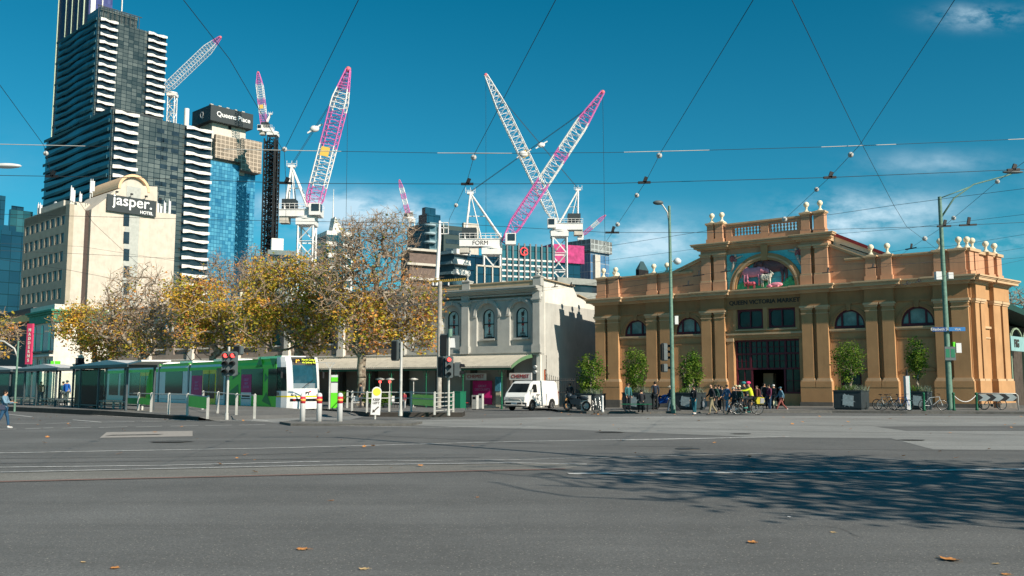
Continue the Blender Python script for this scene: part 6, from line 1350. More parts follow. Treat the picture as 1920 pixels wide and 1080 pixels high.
# overhead wires
M_wire = mat('copper_wire', (.035, .045, .05), .5, .3, var=0); M_ins = mat('insulator_white', (.5, .5, .48), .4, var=.1)
def wire(lb, pts, r=.011, balls=(), hangs=(), m=None, cat='overhead wire', sleeve=()):
    P = [at(x, y, Y) for x, y, Y in pts]; O = P[0]; o = thing('overhead_wire', lb, cat, tuple(O), 0, 'tram overhead wires'); Q = []
    for a, c in zip(P, P[1:]):
        n_ = 6
        for i in range(n_): t = i/n_; Q.append(a.lerp(c, t)-O)
    Q.append(P[-1]-O); b = MB(); b.tube(Q, r*.5, 5); b.build('cable', m or M_wire, o)
    def near(px):
        best = min(range(len(P)-1), key=lambda i: 0 if min(pts[i][0], pts[i+1][0]) <= px <= max(pts[i][0], pts[i+1][0]) else 1); a, c = pts[best], pts[best+1]; t = (px-a[0])/((c[0]-a[0]) or 1); return at(px, a[1]+(c[1]-a[1])*t, a[2]+(c[2]-a[2])*t), (P[best+1]-P[best]).normalized()
    for px, r_ in balls: c, d = near(px); r_ *= .72; b = MB(); b.sph(c-O, max(r_, .01), 10, 6); b.cyl(c-O-d*r_*1.6, c-O+d*r_*1.6, r_*.35, r_*.35, 6); b.build('insulator', M_ins, o)
    for px, w_ in hangs: c, d = near(px); c = c-O; b = MB(); b.bar(c-d*w_, c+d*w_, .05, .05); b.bar(c, c+Vector((.05, 0, w_*.9)), .05, .08); b.build('hanger', M_blk, o)
    for pa, pb in sleeve: ca, _ = near(pa); cb_, _ = near(pb); b = MB(); b.cyl(ca-O, cb_-O, r*.75, r*.75, 6); b.build('sleeve', M_gal, o)
wire('highest long span wire crossing the whole sky with pale sleeves', [(-60, 269, 17), (250, 276, 17), (530, 282, 17), (890, 288, 17), (1140, 286, 17), (1240, 284, 17), (1600, 274, 17), (1980, 258, 17)], .010, ((82, .0), ), sleeve=((0, 160), (420, 640), (820, 960), (1170, 1330), (1540, 1680), (1890, 1980)))
wire('long contact wire under the span wire with five black hangers', [(-60, 328, 20), (250, 333, 20), (560, 344, 20), (860, 345, 20), (1140, 344, 20), (1550, 333, 20), (1980, 315, 20)], .014, (), ((97, .14), (536, .14), (876, .14), (1208, .14), (1556, .14), (1900, .14)))
wire('second contact wire running left to right just above the tree tops', [(-60, 400, 26), (400, 412, 26), (860, 420, 26), (1140, 436, 26), (1340, 436, 26), (1560, 430, 26), (1770, 424, 26), (1980, 414, 26)], .013, (), ((1148, .2), (1770, .2), (1815, .25)))
for lb, pts, balls in (('diagonal pull wire from the left edge down to the hanger above the hotel', [(-40, 105, 13), (82, 272, 17), (97, 331, 20)], ((86, .07),)),
    ('diagonal pull wire crossing behind the magenta crane tips', [(338, -8, 11), (430, 110, 13), (530, 281, 17)], ()),
    ('diagonal pull wire left of the middle of the sky', [(676, -8, 11), (533, 281, 17), (536, 344, 20), (536, 420, 26)], ((533.5, .07),)),
    ('diagonal pull wire above the crossed cranes', [(1046, -8, 11), (890, 288, 17), (875, 343, 20), (843, 410, 26), (838, 440, 28)], ((888, .08), (855, .08))),
    ('diagonal pull wire ending over the market left wing', [(1417, -8, 11), (1240, 284, 17), (1210, 342, 20), (1148, 436, 26), (1125, 470, 30)], ((1236, .08), (1194, .08), (1158, .09))),
    ('long steep diagonal wire falling to the tall right lamp post', [(1481, -8, 11), (1612, 262, 17), (1676, 385, 22), (1700, 425, 26), (1760, 470, 34)], ()),
    ('diagonal pull wire that crosses the steep one near its top', [(1795, -8, 11), (1612, 272, 17), (1556, 332, 20), (1470, 412, 24), (1440, 442, 30)], ((1595, .08), (1531, .08), (1471, .1))),
    ('short pull wire along the right lamp arm', [(1925, 300, 18), (1868, 342, 22), (1770, 424, 26), (1707, 465, 34), (1660, 500, 40)], ((1870, .08), (1788, .09), (1734, .12)))):
    wire(lb, pts, .010, balls)
for lb, pts, hg in (('wire rising gently over the market parapet to the right edge', [(1130, 463, 34), (1330, 432, 32), (1560, 402, 30), (1676, 385, 28), (1790, 370, 27), (1980, 346, 26)], ()),
    ('wire crossing the market top balustrade', [(1110, 492, 44), (1280, 470, 42), (1400, 452, 40), (1700, 428, 36), (1980, 395, 33)], ()),
    ('wire passing just under the market ball finials', [(1110, 532, 48), (1290, 500, 46), (1650, 476, 42), (1708, 466, 41), (1780, 462, 40), (1980, 430, 38)], ((1708, .25),)),
    ('wire with hangers across the animal relief', [(1110, 549, 50), (1330, 513, 48), (1450, 497, 47), (1800, 492, 45), (1980, 478, 44)], ((1310, .3), (1360, .25))),
    ('wire low across the market cornice', [(1100, 558, 52), (1290, 535, 50), (1560, 510, 49), (1636, 502, 48), (1770, 488, 48), (1980, 455, 46)], ((1290, .3), (1552, .3), (1636, .25))),
    ('wire running in front of the market right parapet', [(1560, 545, 50), (1700, 533, 50), (1776, 516, 50), (1860, 500, 50), (1980, 474, 50)], ((1700, .2), (1722, .15))),
    ('wire from the catenary pole to the market corner', [(822, 545, 60), (1010, 540, 58), (1116, 533, 55), (1260, 520, 52)], ((1040, .25), (1070, .25))),
    ('wire from the catenary pole across the chemist cornice', [(822, 558, 60), (1000, 548, 58), (1180, 520, 54), (1262, 505, 54)], ((1160, .2),)),
    ('wire crossing the hotel front halfway up', [(-40, 468, 30), (130, 475, 32), (330, 485, 36), (600, 520, 48), (822, 548, 60)], ()),
    ('wire falling from the left edge to the hotel corner', [(-40, 480, 30), (127, 506, 34), (330, 545, 44), (560, 580, 56)], ()),
    ('wire from the hotel sign corner down to the left tree', [(150, 380, 30), (174, 417, 32), (232, 471, 40), (300, 530, 50)], ()),
    ('wire running into the dense golden tree', [(-40, 455, 40), (150, 462, 42), (400, 500, 48), (620, 560, 56), (822, 590, 61)], ())):
    wire(lb, pts, .013, (), hg)
# ---------------- van
vp = gnd(986, 770); van = thing('delivery_van', 'white delivery van with steel nudge bar parked beside the chemist corner', 'van', (vp.x, vp.y, G(vp.x, vp.y)), math.radians(60))
M_vw = mat('van_white_paint', (.78, .77, .74), .3, coat=.6, var=.04); M_tyre = mat('tyre_rubber', (.02, .02, .02), .9); M_alloy = mat('alloy_rim', (.45, .45, .45), .35, .7); M_plas = mat('dark_plastic', (.03, .035, .04), .5)
vpf = [(.0, .28), (-.03, .75), (.08, 1.02), (.32, 1.16), (.98, 1.82), (1.3, 1.95), (2.6, 2.0), (4.3, 1.98), (4.62, 1.86), (4.7, 1.2), (4.68, .3), (4.25, .28), (4.2, .5), (4.02, .68), (3.75, .74), (3.48, .68), (3.3, .5), (3.25, .28), (1.45, .28), (1.4, .5), (1.22, .68), (.95, .74), (.68, .68), (.5, .5), (.45, .28)]
b = MB(); b.prism([(x, 0, z) for x, z in vpf], (0, 1.7, 0)); body = b.build('body', M_vw, van)
for v in body.data.vertices:
    if v.co.z > 1.1: k = .13*(v.co.z-1.1)/.9; v.co.y += k if v.co.y < .8 else -k
    if v.co.x < .1: v.co.y += (.07 if v.co.y < .8 else -.07)
md = body.modifiers.new('bevel', 'BEVEL'); md.width = .055; md.segments = 3; md.limit_method = 'ANGLE'; md.angle_limit = math.radians(35)
def ins(z): return .13*max(0, z-1.1)/.9
def pan(name, pts, m, off=-.03, par=van):
    b = MB(); b.add([(x, ins(z)+off, z) for x, z in pts], [tuple(range(len(pts)))]); b.add([(x, ins(z)+off+.03, z) for x, z in pts], [tuple(range(len(pts)))]); return b.build(name, m, par)
pan('side_window', [(.62, 1.22), (1.55, 1.22), (1.55, 1.74), (1.12, 1.74)], M_tgl)
b = MB(); 
for x in (1.66, 2.9, .55): b.box(x-.008, -.008, .35 if x > 1 else .8, x+.008, .02, 1.1)
b.box(1.66, -.008, .34, 2.9, .0, .355); b.build('door_seam', M_plas, van)
for x in (1.5, 1.82): b = MB(); b.box(x-.08, -.03, 1.02, x+.06, .0, 1.07); b.build('door_handle', M_plas, van)
d = Vector((.66, 0, .66)).normalized(); nn = Vector((-.7071, 0, .7071)); b = MB(); o1 = Vector((.36, 0, 1.2)); o2 = Vector((.95, 0, 1.79)); b.add([tuple(o1+nn*.012+Vector((0, .12, 0))), tuple(o1+nn*.012+Vector((0, 1.58, 0))), tuple(o2+nn*.012+Vector((0, 1.48, 0))), tuple(o2+nn*.012+Vector((0, .22, 0)))], [(0, 1, 2, 3)])
b.build('windscreen', M_tgl, van)
b = MB(); b.box(-.06, .42, .72, .02, 1.28, .88); b.build('grille', M_plas, van)
for y0, y1 in ((.08, .42), (1.28, 1.62)): b = MB(); b.box(-.055, y0, .7, .14, y1, .92); b.build('headlight', mat('lamp_glass', (.5, .5, .5), .15, spec=.8), van)
b = MB(); b.box(-.10, .03, .27, .15, 1.67, .55); b.build('bumper', M_plas, van); b = MB(); b.box(-.12, .62, .42, -.10, 1.05, .55); b.build('number_plate', M_wht, van)
b = MB(); b.tube([(-.16, .2, .36), (-.22, .22, .62), (-.24, .35, .78), (-.24, 1.35, .78), (-.22, 1.48, .62), (-.16, 1.5, .36)], .035, 8); b.tube([(-.18, -.02, .38), (-.24, .4, .38), (-.24, 1.3, .38), (-.18, 1.72, .38)], .035, 8); b.build('nudge_bar', M_gal, van)
b = MB(); b.box(.5, -.22, 1.2, .58, -.06, 1.42); b.build('mirror', M_vw, van)
for x in (.95, 3.75):
    for y, s_ in ((.02, 1), (1.68, -1)):
        b = MB(); b.cyl((x, y, .32), (x, y+s_*.2, .32), .32, .32, 20); w_ = b.build('wheel', M_tyre, van); b = MB(); b.cyl((x, y-s_*.012, .32), (x, y+s_*.02, .32), .2, .2, 16); r = b.build('rim', M_alloy, w_); b = MB()
        for k in range(6): a = k*PI/3; b.bar((x, y-s_*.02, .32), (x+.19*math.cos(a), y-s_*.02, .32+.19*math.sin(a)), .03, .05)
        b.build('spokes', M_plas, r)
    b = MB(); b.box(x-.44, .03, .3, x+.44, 1.67, .7); b.build('wheel_arch', M_blk, van)
b = MB(); b.box(4.66, .03, .75, 4.72, .13, 1.25); b.build('tail_light', M_red, van)
# ---------------- street furniture
def boxbin(lb, px, py, w, hpy, m=M_gal, nm='litter_bin'):
    p = gnd(px, py, .1); Y = p.y; g = G(p.x, p.y); m_ = Y/FPX; W_ = w*m_/2; H = hpy*m_; o = thing(nm, lb, 'bin' if nm == 'litter_bin' else 'cabinet', (p.x, p.y, .1+g), math.radians(-30))
    b = MB(); b.box(-W_, -W_*.8, .05, W_, W_*.8, H*.97); b.build('case', m, o); b = MB(); b.box(-W_*1.05, -W_*.85, H*.97, W_*1.05, W_*.85, H); b.build('lid', m, o)
    b = MB(); b.box(-W_*.7, -W_*.81, H*.72, W_*.7, -W_*.79, H*.9) if nm == 'litter_bin' else b.box(-.01, -W_*.81, .1, .01, -W_*.79, H*.9); b.build('opening', M_blk, o)
    b = MB(); b.box(-W_*.95, -W_*.75, 0, W_*.95, W_*.75, .05); b.build('plinth', M_blk, o); return o
boxbin('grey steel litter bin under the magenta poster', 891, 768, 10, 27); boxbin('steel litter bin with a plant behind it under the magenta poster', 902, 767, 8, 29)
boxbin('square steel litter bin at the lane mouth planter', 1099, 771, 15, 29); boxbin('green steel service cabinet between the pole and the shops', 858, 769, 24, 35, mat('cabinet_green', (.01, .13, .07), .5), 'service_cabinet')
def gb(px, py, h, m, nm='bollard', lb='', r=.07, cat='bollard', group=None):
    p = gnd(px, py, .13); o = thing(nm, lb, cat, (p.x, p.y, .13+G(p.x, p.y)), 0, group); b = MB(); b.lathe((0, 0, 0), [(r*1.4, 0), (r*1.3, .1), (r, .16), (r, h-.12), (r*1.15, h-.1), (r*1.1, h-.04), (r*.5, h)], 12); b.build('post', m, o); return p
G_ = 'dark green bollards at the market corner'
gb(1733, 770.5, 1.1, M_grn, lb='dark green bollard left of the silver bicycle', group=G_); c1 = gb(1789, 770, 1.1, M_grn, lb='dark green bollard at the foot of the tall right lamp post', group=G_); c2 = gb(1832, 769.5, 1.1, M_grn, lb='dark green bollard at the end of the chevron board', group=G_)
gb(1130, 773, .95, M_wht, lb='white post with pink top beside the parked bicycles at the lane', r=.06)
o = thing('chain', 'pale chain sagging between two green bollards', 'chain', (c1.x, c1.y, .13)); b = MB(); d = Vector((c2.x-c1.x, c2.y-c1.y, 0)); b.tube([d*t+Vector((0, 0, .95-.42*4*t*(1-t))) for t in [i/12 for i in range(13)]], .025, 6); b.build('links', M_wht, o)
p = gnd(1868, 769, .13); o = thing('chevron_board', 'black and white chevron board on a steel hoop at the corner', 'barrier', (p.x, p.y, .13), math.radians(-8)); Y = p.y; m_ = Y/FPX
xL, xR = (1834-1868)*m_, (1904-1868)*m_; z0 = at(1868, 752, Y).z-.13; z1 = at(1868, 739, Y).z-.13
b = MB(); b.box(xL, -.04, z0, xR, -.01, z1); f = b.build('board', M_blk, o)
b = MB(); n = 3; w_ = (xR-xL)/n; zm = (z0+z1)/2
for i in range(n): x = xL+i*w_+.12; b.xz([(x, z0), (x+w_*.55, z0), (x+w_*.9, zm), (x+w_*.55, z1), (x, z1), (x+w_*.35, zm)], -.046, -.04)
b.build('chevrons', mat('chevron_dim_white', (.26, .30, .31), .4), f)  # white chevrons coloured grey for the dim light on them
b = MB(); b.tube([(xR+.1, 0, 0), (xR+.1, 0, z1-.1), (xR, 0, z1+.03), (xL+.1, 0, z1+.05)], .035, 8); b.tube([(xL+.05, 0, 0), (xL+.05, 0, z1)], .035, 8); b.build('hoop', M_gal, o)
p = gnd(1702, 769, .13); o = thing('ticket_post', 'tall white box post with dark top beside the leaning bicycles', 'post', (p.x, p.y, .13), math.radians(20)); H = at(1702, 705, p.y).z-.13
b = MB(); b.box(-.14, -.1, 0, .14, .1, H); b.build('case', mat('pale_grey_case', (.42, .43, .45), .6), o); b = MB(); b.box(.14, -.1, 0, .17, .1, H); b.build('edge', mat('teal_edge', (.05, .35, .3), .5), o); b = MB(); b.cyl((.05, 0, H), (.05, 0, H+.35), .07, .06, 8); b.build('top', M_blk, o)
# bench
p = gnd(1193, 772, .13); o = thing('bench', 'long low dark green slatted bench near the first planters', 'bench', (p.x, p.y, .13), math.radians(-4)); m_ = p.y/FPX; hw = 29*m_
b = MB(); 
for k in range(4): b.box(-hw, -.22+k*.12, .42, hw, -.13+k*.12, .46)
b.build('seat', M_grn, o)
for s_ in (-1, 1): b = MB(); b.box(s_*hw*.72-.03, -.2, 0, s_*hw*.72+.03, .2, .42); b.build('leg', M_blk, o)
# bicycles
def torus(b, c, R, r, ax='y', n=22, k=5, m=0):
    vs = []
    for i in range(n):
        a = 2*PI*i/n
        for j in range(k): e = 2*PI*j/k; rr = R+r*math.cos(e); vs.append((c[0]+rr*math.cos(a), c[1]+r*math.sin(e), c[2]+rr*math.sin(a)))
    b.add(vs, [(i*k+j, ((i+1) % n)*k+j, ((i+1) % n)*k+(j+1) % k, i*k+(j+1) % k) for i in range(n) for j in range(k)], m, True)
def bicycle(lb, px, py, rz, mf, z=.13, s=1.0, lean=0.0, at_=None, ms=None):
    p = at_ or gnd(px, py, z); o = thing('bicycle', lb, 'bicycle', (p.x, p.y, z+G(p.x, p.y)), rz, None); o.rotation_euler.x = lean; o.scale = (s, s, s)
    R = .34; X = .53
    for x in (-X, X):
        b = MB(); torus(b, (x, 0, R), R-.02, .02); w_ = b.build('wheel', M_tyre, o); b = MB(); torus(b, (x, 0, R), R-.05, .01, k=4)
        for k in range(14): a = 2*PI*k/14; b.bar((x, 0, R), (x+(R-.05)*math.cos(a), 0, R+(R-.05)*math.sin(a)), .005)
        b.cyl((x, -.04, R), (x, .04, R), .025, .025, 7); b.build('rim', M_alloy, w_)
    b = MB(); bb = (-.08, 0, .28); st = (-.22, 0, .78); hd = (.36, 0, .84); h2 = (.40, 0, .68)
    for a, c, r in ((st, bb, .018), (st, hd, .018), (bb, h2, .02), (hd, h2, .022)): b.cyl(a, c, r, r, 6)
    for y in (-.05, .05): b.cyl((-X, y, R), st, .011, .011, 5); b.cyl((-X, y, R), bb, .012, .012, 5); b.cyl((X, y, R), h2, .014, .014, 5)
    b.build('frame', mf, o)
    b = MB(); b.cyl(st, (-.27, 0, .92), .014, .014, 6); b.sph((-.28, 0, .95), (.14, .07, .03), 10, 5); b.build('saddle', ms or M_blk, o)
    b = MB(); b.cyl(hd, (.33, 0, .98), .014, .014, 6); b.tube([(.30, -.29, .99), (.36, -.1, 1.0), (.36, .1, 1.0), (.30, .29, .99)], .013, 6); b.build('handlebar', M_blk, o)
    b = MB(); b.cyl((bb[0], -.06, bb[2]), (bb[0], -.045, bb[2]), .09, .09, 12); b.bar(bb, (bb[0]+.12, -.07, bb[2]-.12), .02); b.cb(bb[0]+.13, -.11, bb[2]-.12, .09, .08, .02); b.bar((bb[0], .06, bb[2]), (bb[0]-.12, .07, bb[2]+.12), .02); b.cb(bb[0]-.13, .11, bb[2]+.12, .09, .08, .02); b.build('crank', M_plas, o)
    return o
M_silv = mat('silver_frame', (.6, .62, .62), .3, .5); M_bikeb = mat('blue_frame', (.02, .12, .35), .35, .2); M_bikek = mat('black_frame', (.02, .025, .03), .4); M_biker = mat('grey_white_frame', (.5, .52, .5), .4, .2)
bicycle('silver bicycle leaning by the green bollard right of the twin topped tree', 1750, 770, math.radians(-6), M_silv, lean=.08)
bicycle('black bicycle behind the chevron board', 1862, 768.5, math.radians(-2), M_bikek)
bicycle('dark bicycle leftmost of the three locked at the ticket post', 1661, 769, math.radians(-50), M_biker, lean=.06); bicycle('grey bicycle between the dark and the blue one at the ticket post', 1672, 770, math.radians(-20), M_bikek, lean=-.05)
bicycle('blue bicycle close against the white ticket post', 1692, 770, math.radians(-65), M_bikeb, lean=.06); bicycle('white and black bicycle seen nearly end on by the lane mouth planter', 1119, 771, math.radians(-72), M_silv)
def scooter(lb, px, py, rz, mb):
    p = gnd(px, py, .13); o = thing('motorcycle', lb, 'motorcycle', (p.x, p.y, .13+G(p.x, p.y)), rz)
    for x in (-.62, .65):
        b = MB(); torus(b, (x, 0, .29), .24, .055, n=20, k=8); w_ = b.build('wheel', M_tyre, o); b = MB(); torus(b, (x, 0, .29), .17, .02, k=5); [b.bar((x, 0, .29), (x+.17*math.cos(a), 0, .29+.17*math.sin(a)), .03) for a in [k*2*PI/5 for k in range(5)]]; b.build('rim', M_alloy, w_)
    b = MB(); b.sph((.25, 0, .78), (.34, .18, .17), 12, 8); b.sph((.52, 0, .88), (.22, .19, .2), 10, 6); b.sph((-.45, 0, .75), (.34, .13, .1), 10, 6); b.prism([(-.25, -.14, .35), (.35, -.14, .4), (.45, -.14, .75), (-.3, -.14, .7)], (0, .28, 0)); b.build('fairing', mb, o)
    b = MB(); b.sph((-.25, 0, .83), (.32, .14, .06), 10, 6); b.build('seat', M_blk, o); b = MB(); b.tube([(.45, -.33, 1.02), (.5, 0, 1.0), (.45, .33, 1.02)], .02, 6); b.cyl((.5, -.08, .98), (.65, -.08, .29), .03, .03, 6); b.cyl((.5, .08, .98), (.65, .08, .29), .03, .03, 6); b.build('fork', M_blk, o)
    b = MB(); b.sph((.72, 0, .86), (.06, .11, .1), 10, 6); b.build('headlight', mat('lamp_glass', (.5, .5, .5), .15, spec=.8), o); b = MB(); b.cyl((-.1, -.16, .3), (-.75, -.2, .42), .04, .05, 8); b.build('exhaust', M_alloy, o); b = MB(); b.add([(.55, -.12, 1.0), (.55, .12, 1.0), (.42, .1, 1.22), (.42, -.1, 1.22)], [(0, 1, 2, 3)]); b.build('windshield', M_clear, o)
scooter('blue motorcycle parked behind the standing dark figure', 1242, 767, math.radians(-25), mat('motorcycle_blue', (.01, .09, .42), .3, coat=.6)); scooter('dark motor scooter at the lane mouth left of the square bin', 1082, 770, math.radians(150), mat('dark_scooter', (.02, .03, .04), .4)); scooter('grey motorcycle half hidden behind the bench', 1212, 767, math.radians(-35), mat('motorcycle_grey', (.2, .2, .2), .4))
# café things under the awning
for i, (px, py) in enumerate(((668, 768), (742, 768), (870, 768))):
    p = gnd(px, py, .1); o = thing('cafe_chair', ['pale cafe chair by the tree trunk', 'pale cafe chair behind the far platform railing', 'red cafe chair beside the green cabinet'][i], 'chair', (p.x, p.y, .1+G(p.x, p.y)), i*1.3, 'cafe chairs under the awning'); m_ = M_red if i == 2 else M_wht
    b = MB(); b.cb(0, 0, .45, .42, .42, .03); b.build('seat', m_, o); b = MB(); b.cb(0, .2, .7, .42, .03, .35); b.build('backrest', m_, o)
    for a in (-.18, .18):
        for c in (-.18, .18): b = MB(); b.cyl((a, c, 0), (a, c, .45), .015, .015, 5); b.build('leg', M_blk, o)
for i, (px, py) in enumerate(((640, 766), (722, 768), (688, 767))):
    p = gnd(px, py, .1); o = thing('potted_plant', ['small potted shrub right of the information pylon', 'round potted shrub behind the far railing', 'small potted shrub beside the tree trunk'][i], 'potted plant', (p.x, p.y, .1+G(p.x, p.y)), 0, 'potted shrubs under the awning')
    b = MB(); b.lathe((0, 0, 0), [(.16, 0), (.22, .4), (.24, .42)], 12); b.build('pot', M_dgr, o); rng = random.Random(i); leaves('foliage', [L_p1, L_p2], o, (0, 0, 0), ell(rng, (0, 0, .75), (.35, .35, .4), 50), 8, .08, .12, lambda q: 0, rng)
for i, px in enumerate((712, 730, 775)):
    Yh = 72; p = at(px, 760, Yh); o = thing('patio_heater', ['lit red patio heater left of two under the awning', 'lit red patio heater right of two under the awning', 'grey patio heater under the awning by the green panel'][i], 'heater', (p.x, p.y, -.2), 0, 'patio heaters'); b = MB(); b.cyl((0, 0, 0), (0, 0, 2.2), .04, .04, 6); b.lathe((0, 0, 0), [(.2, 0), (.2, .15)], 10); b.build('stand', M_gal, o); b = MB(); b.lathe((0, 0, 2.2), [(.1, 0), (.4, .12), (.1, .22)], 12); b.build('hood', M_gal, o)
    if i < 2: b = MB(); b.sph((0, 0, 2.12), .11, 8, 6); b.build('element', M_redl, o)
# fallen leaves
M_lf = mat('dry_leaf', (.50, .22, .07), .7, var=.25, nsc=20); M_lf2 = mat('pale_dry_leaf', (.52, .36, .18), .7, var=.25, nsc=20)
def leafmesh(seed, curl=.35):
    r = random.Random(seed); b = MB(); n = 5; pts = []; vs = [(0, 0, .004)]; K = 30
    for i in range(K):
        a = 2*PI*i/K; f = .55+.42*abs(math.cos(a*2.5))**.7+.08*math.sin(a*11+seed); x, y = math.cos(a)*f, math.sin(a)*f*.8; vs.append((x, y, .03+curl*(x*x*.35+max(0, y)*.3)+r.uniform(0, .08)))
    b.add(vs, [(0, i+1, (i+1) % K+1) for i in range(K)]); b.tube([(.4, 0, .03), (1.0, .1, .08), (1.4, .05, .05)], .02, 4); return b
LFs = [(568, 1031, .10, 'curled orange leaf on the near asphalt left of centre'), (1411, 1018, .10, 'rust brown leaf right of centre on the near asphalt'), (1783, 1051, .155, 'largest orange leaf, lying at the lower right'), (1868, 1058, .055, 'small tan leaf right of the largest leaf'), (1480, 970, .05, 'pale scrap of paper on the near asphalt'), (1562, 999, .055, 'cream leaf above the largest leaf'), (682, 1068, .07, 'pale folded leaf near the bottom edge'), (215, 1066, .075, 'tan leaf at the lower left'), (156, 1055, .045, 'whitish fleck leaf above the lower left leaf'), (622, 939, .06, 'small orange leaf in the middle distance left of centre'), (895, 933, .05, 'dark twig like leaf near the road centre'), (1886, 1078, .06, 'leaf cut by the bottom edge at the right')]
for i, (px, py, s_, lb) in enumerate(LFs):
    p = gnd(px, py); o = leafmesh(i).build('fallen_leaf', M_wht if 'paper' in lb else (M_lf2 if i in (3, 5, 6, 8) else M_lf), None, (p.x, p.y, .004)); o.scale = (s_*.75,)*3; o.rotation_euler = (0, 0, i*1.1); tag(o, lb, 'leaf', 'fallen leaves close to the camera')
l0 = leafmesh(99, .5).build('fallen_leaf', M_lf); l0.scale = (.13,)*3; tag(l0, 'tiny orange leaf lying far off on the road or tracks', 'leaf', 'tiny leaves scattered over the far road'); rng = random.Random(4); first = True
spots = [(460, 855), (225, 852), (370, 824), (886, 838), (1125, 809), (1160, 806), (1600, 788), (1265, 778), (1310, 790), (1430, 789), (1400, 802), (1590, 792), (1580, 800), (75, 790), (95, 783), (130, 800), (230, 806), (290, 812), (545, 812), (640, 826), (1670, 786), (1780, 782), (1850, 778), (1220, 776), (1140, 778), (1090, 776), (700, 838), (1340, 832)]+[(rng.uniform(0, 1920), 778+rng.random()**2*110) for _ in range(70)]+[(rng.uniform(1048, 1130), rng.uniform(774, 779)) for _ in range(26)]
for x, y in spots:
    c = l0 if first else l0.copy()
    if not first: S.collection.objects.link(c)
    first = False; p = gnd(x, y); k = rng.uniform(.035, .085)*(1 if y > 800 else 1.2); c.location = (p.x, p.y, G(p.x, p.y)+.03); c.scale = (k, k, k); c.rotation_euler = (rng.uniform(-.3, .3), rng.uniform(-.3, .3), rng.uniform(0, 6))
# ---------------- people
M_skin = mat('skin', (.50, .28, .18), .6, var=.05); M_skin2 = mat('darker_skin', (.25, .13, .08), .6, var=.05); M_hair = mat('dark_hair', (.02, .015, .012), .7, var=.2); M_eye = mat('eye', (.02, .02, .02), .3, var=0)
CM = {}
def cm(c):
    if c not in CM: CM[c] = mat('cloth_%d' % len(CM), c, .85, var=.15, nsc=9)
    return CM[c]
def skinned(name, V, E, R, root, m, par, sub=1):
    me = bpy.data.meshes.new(name); me.from_pydata([tuple(v) for v in V], E, []); o = bpy.data.objects.new(name, me); S.collection.objects.link(o); o.parent = par; me.materials.append(m)
    md = o.modifiers.new('skin', 'SKIN'); md.use_smooth_shade = True
    for i, r in enumerate(R): me.skin_vertices[0].data[i].radius = (r, r) if isinstance(r, (int, float)) else r
    me.skin_vertices[0].data[root].use_root = True
    if sub: sd = o.modifiers.new('sub', 'SUBSURF'); sd.levels = sub; sd.render_levels = sub
    dg = bpy.context.evaluated_depsgraph_get(); ev = bpy.data.meshes.new_from_object(o.evaluated_get(dg)); o.modifiers.clear(); o.data = ev; bpy.data.meshes.remove(me); ev.name = name
    for pl in ev.polygons: pl.use_smooth = True
    return o
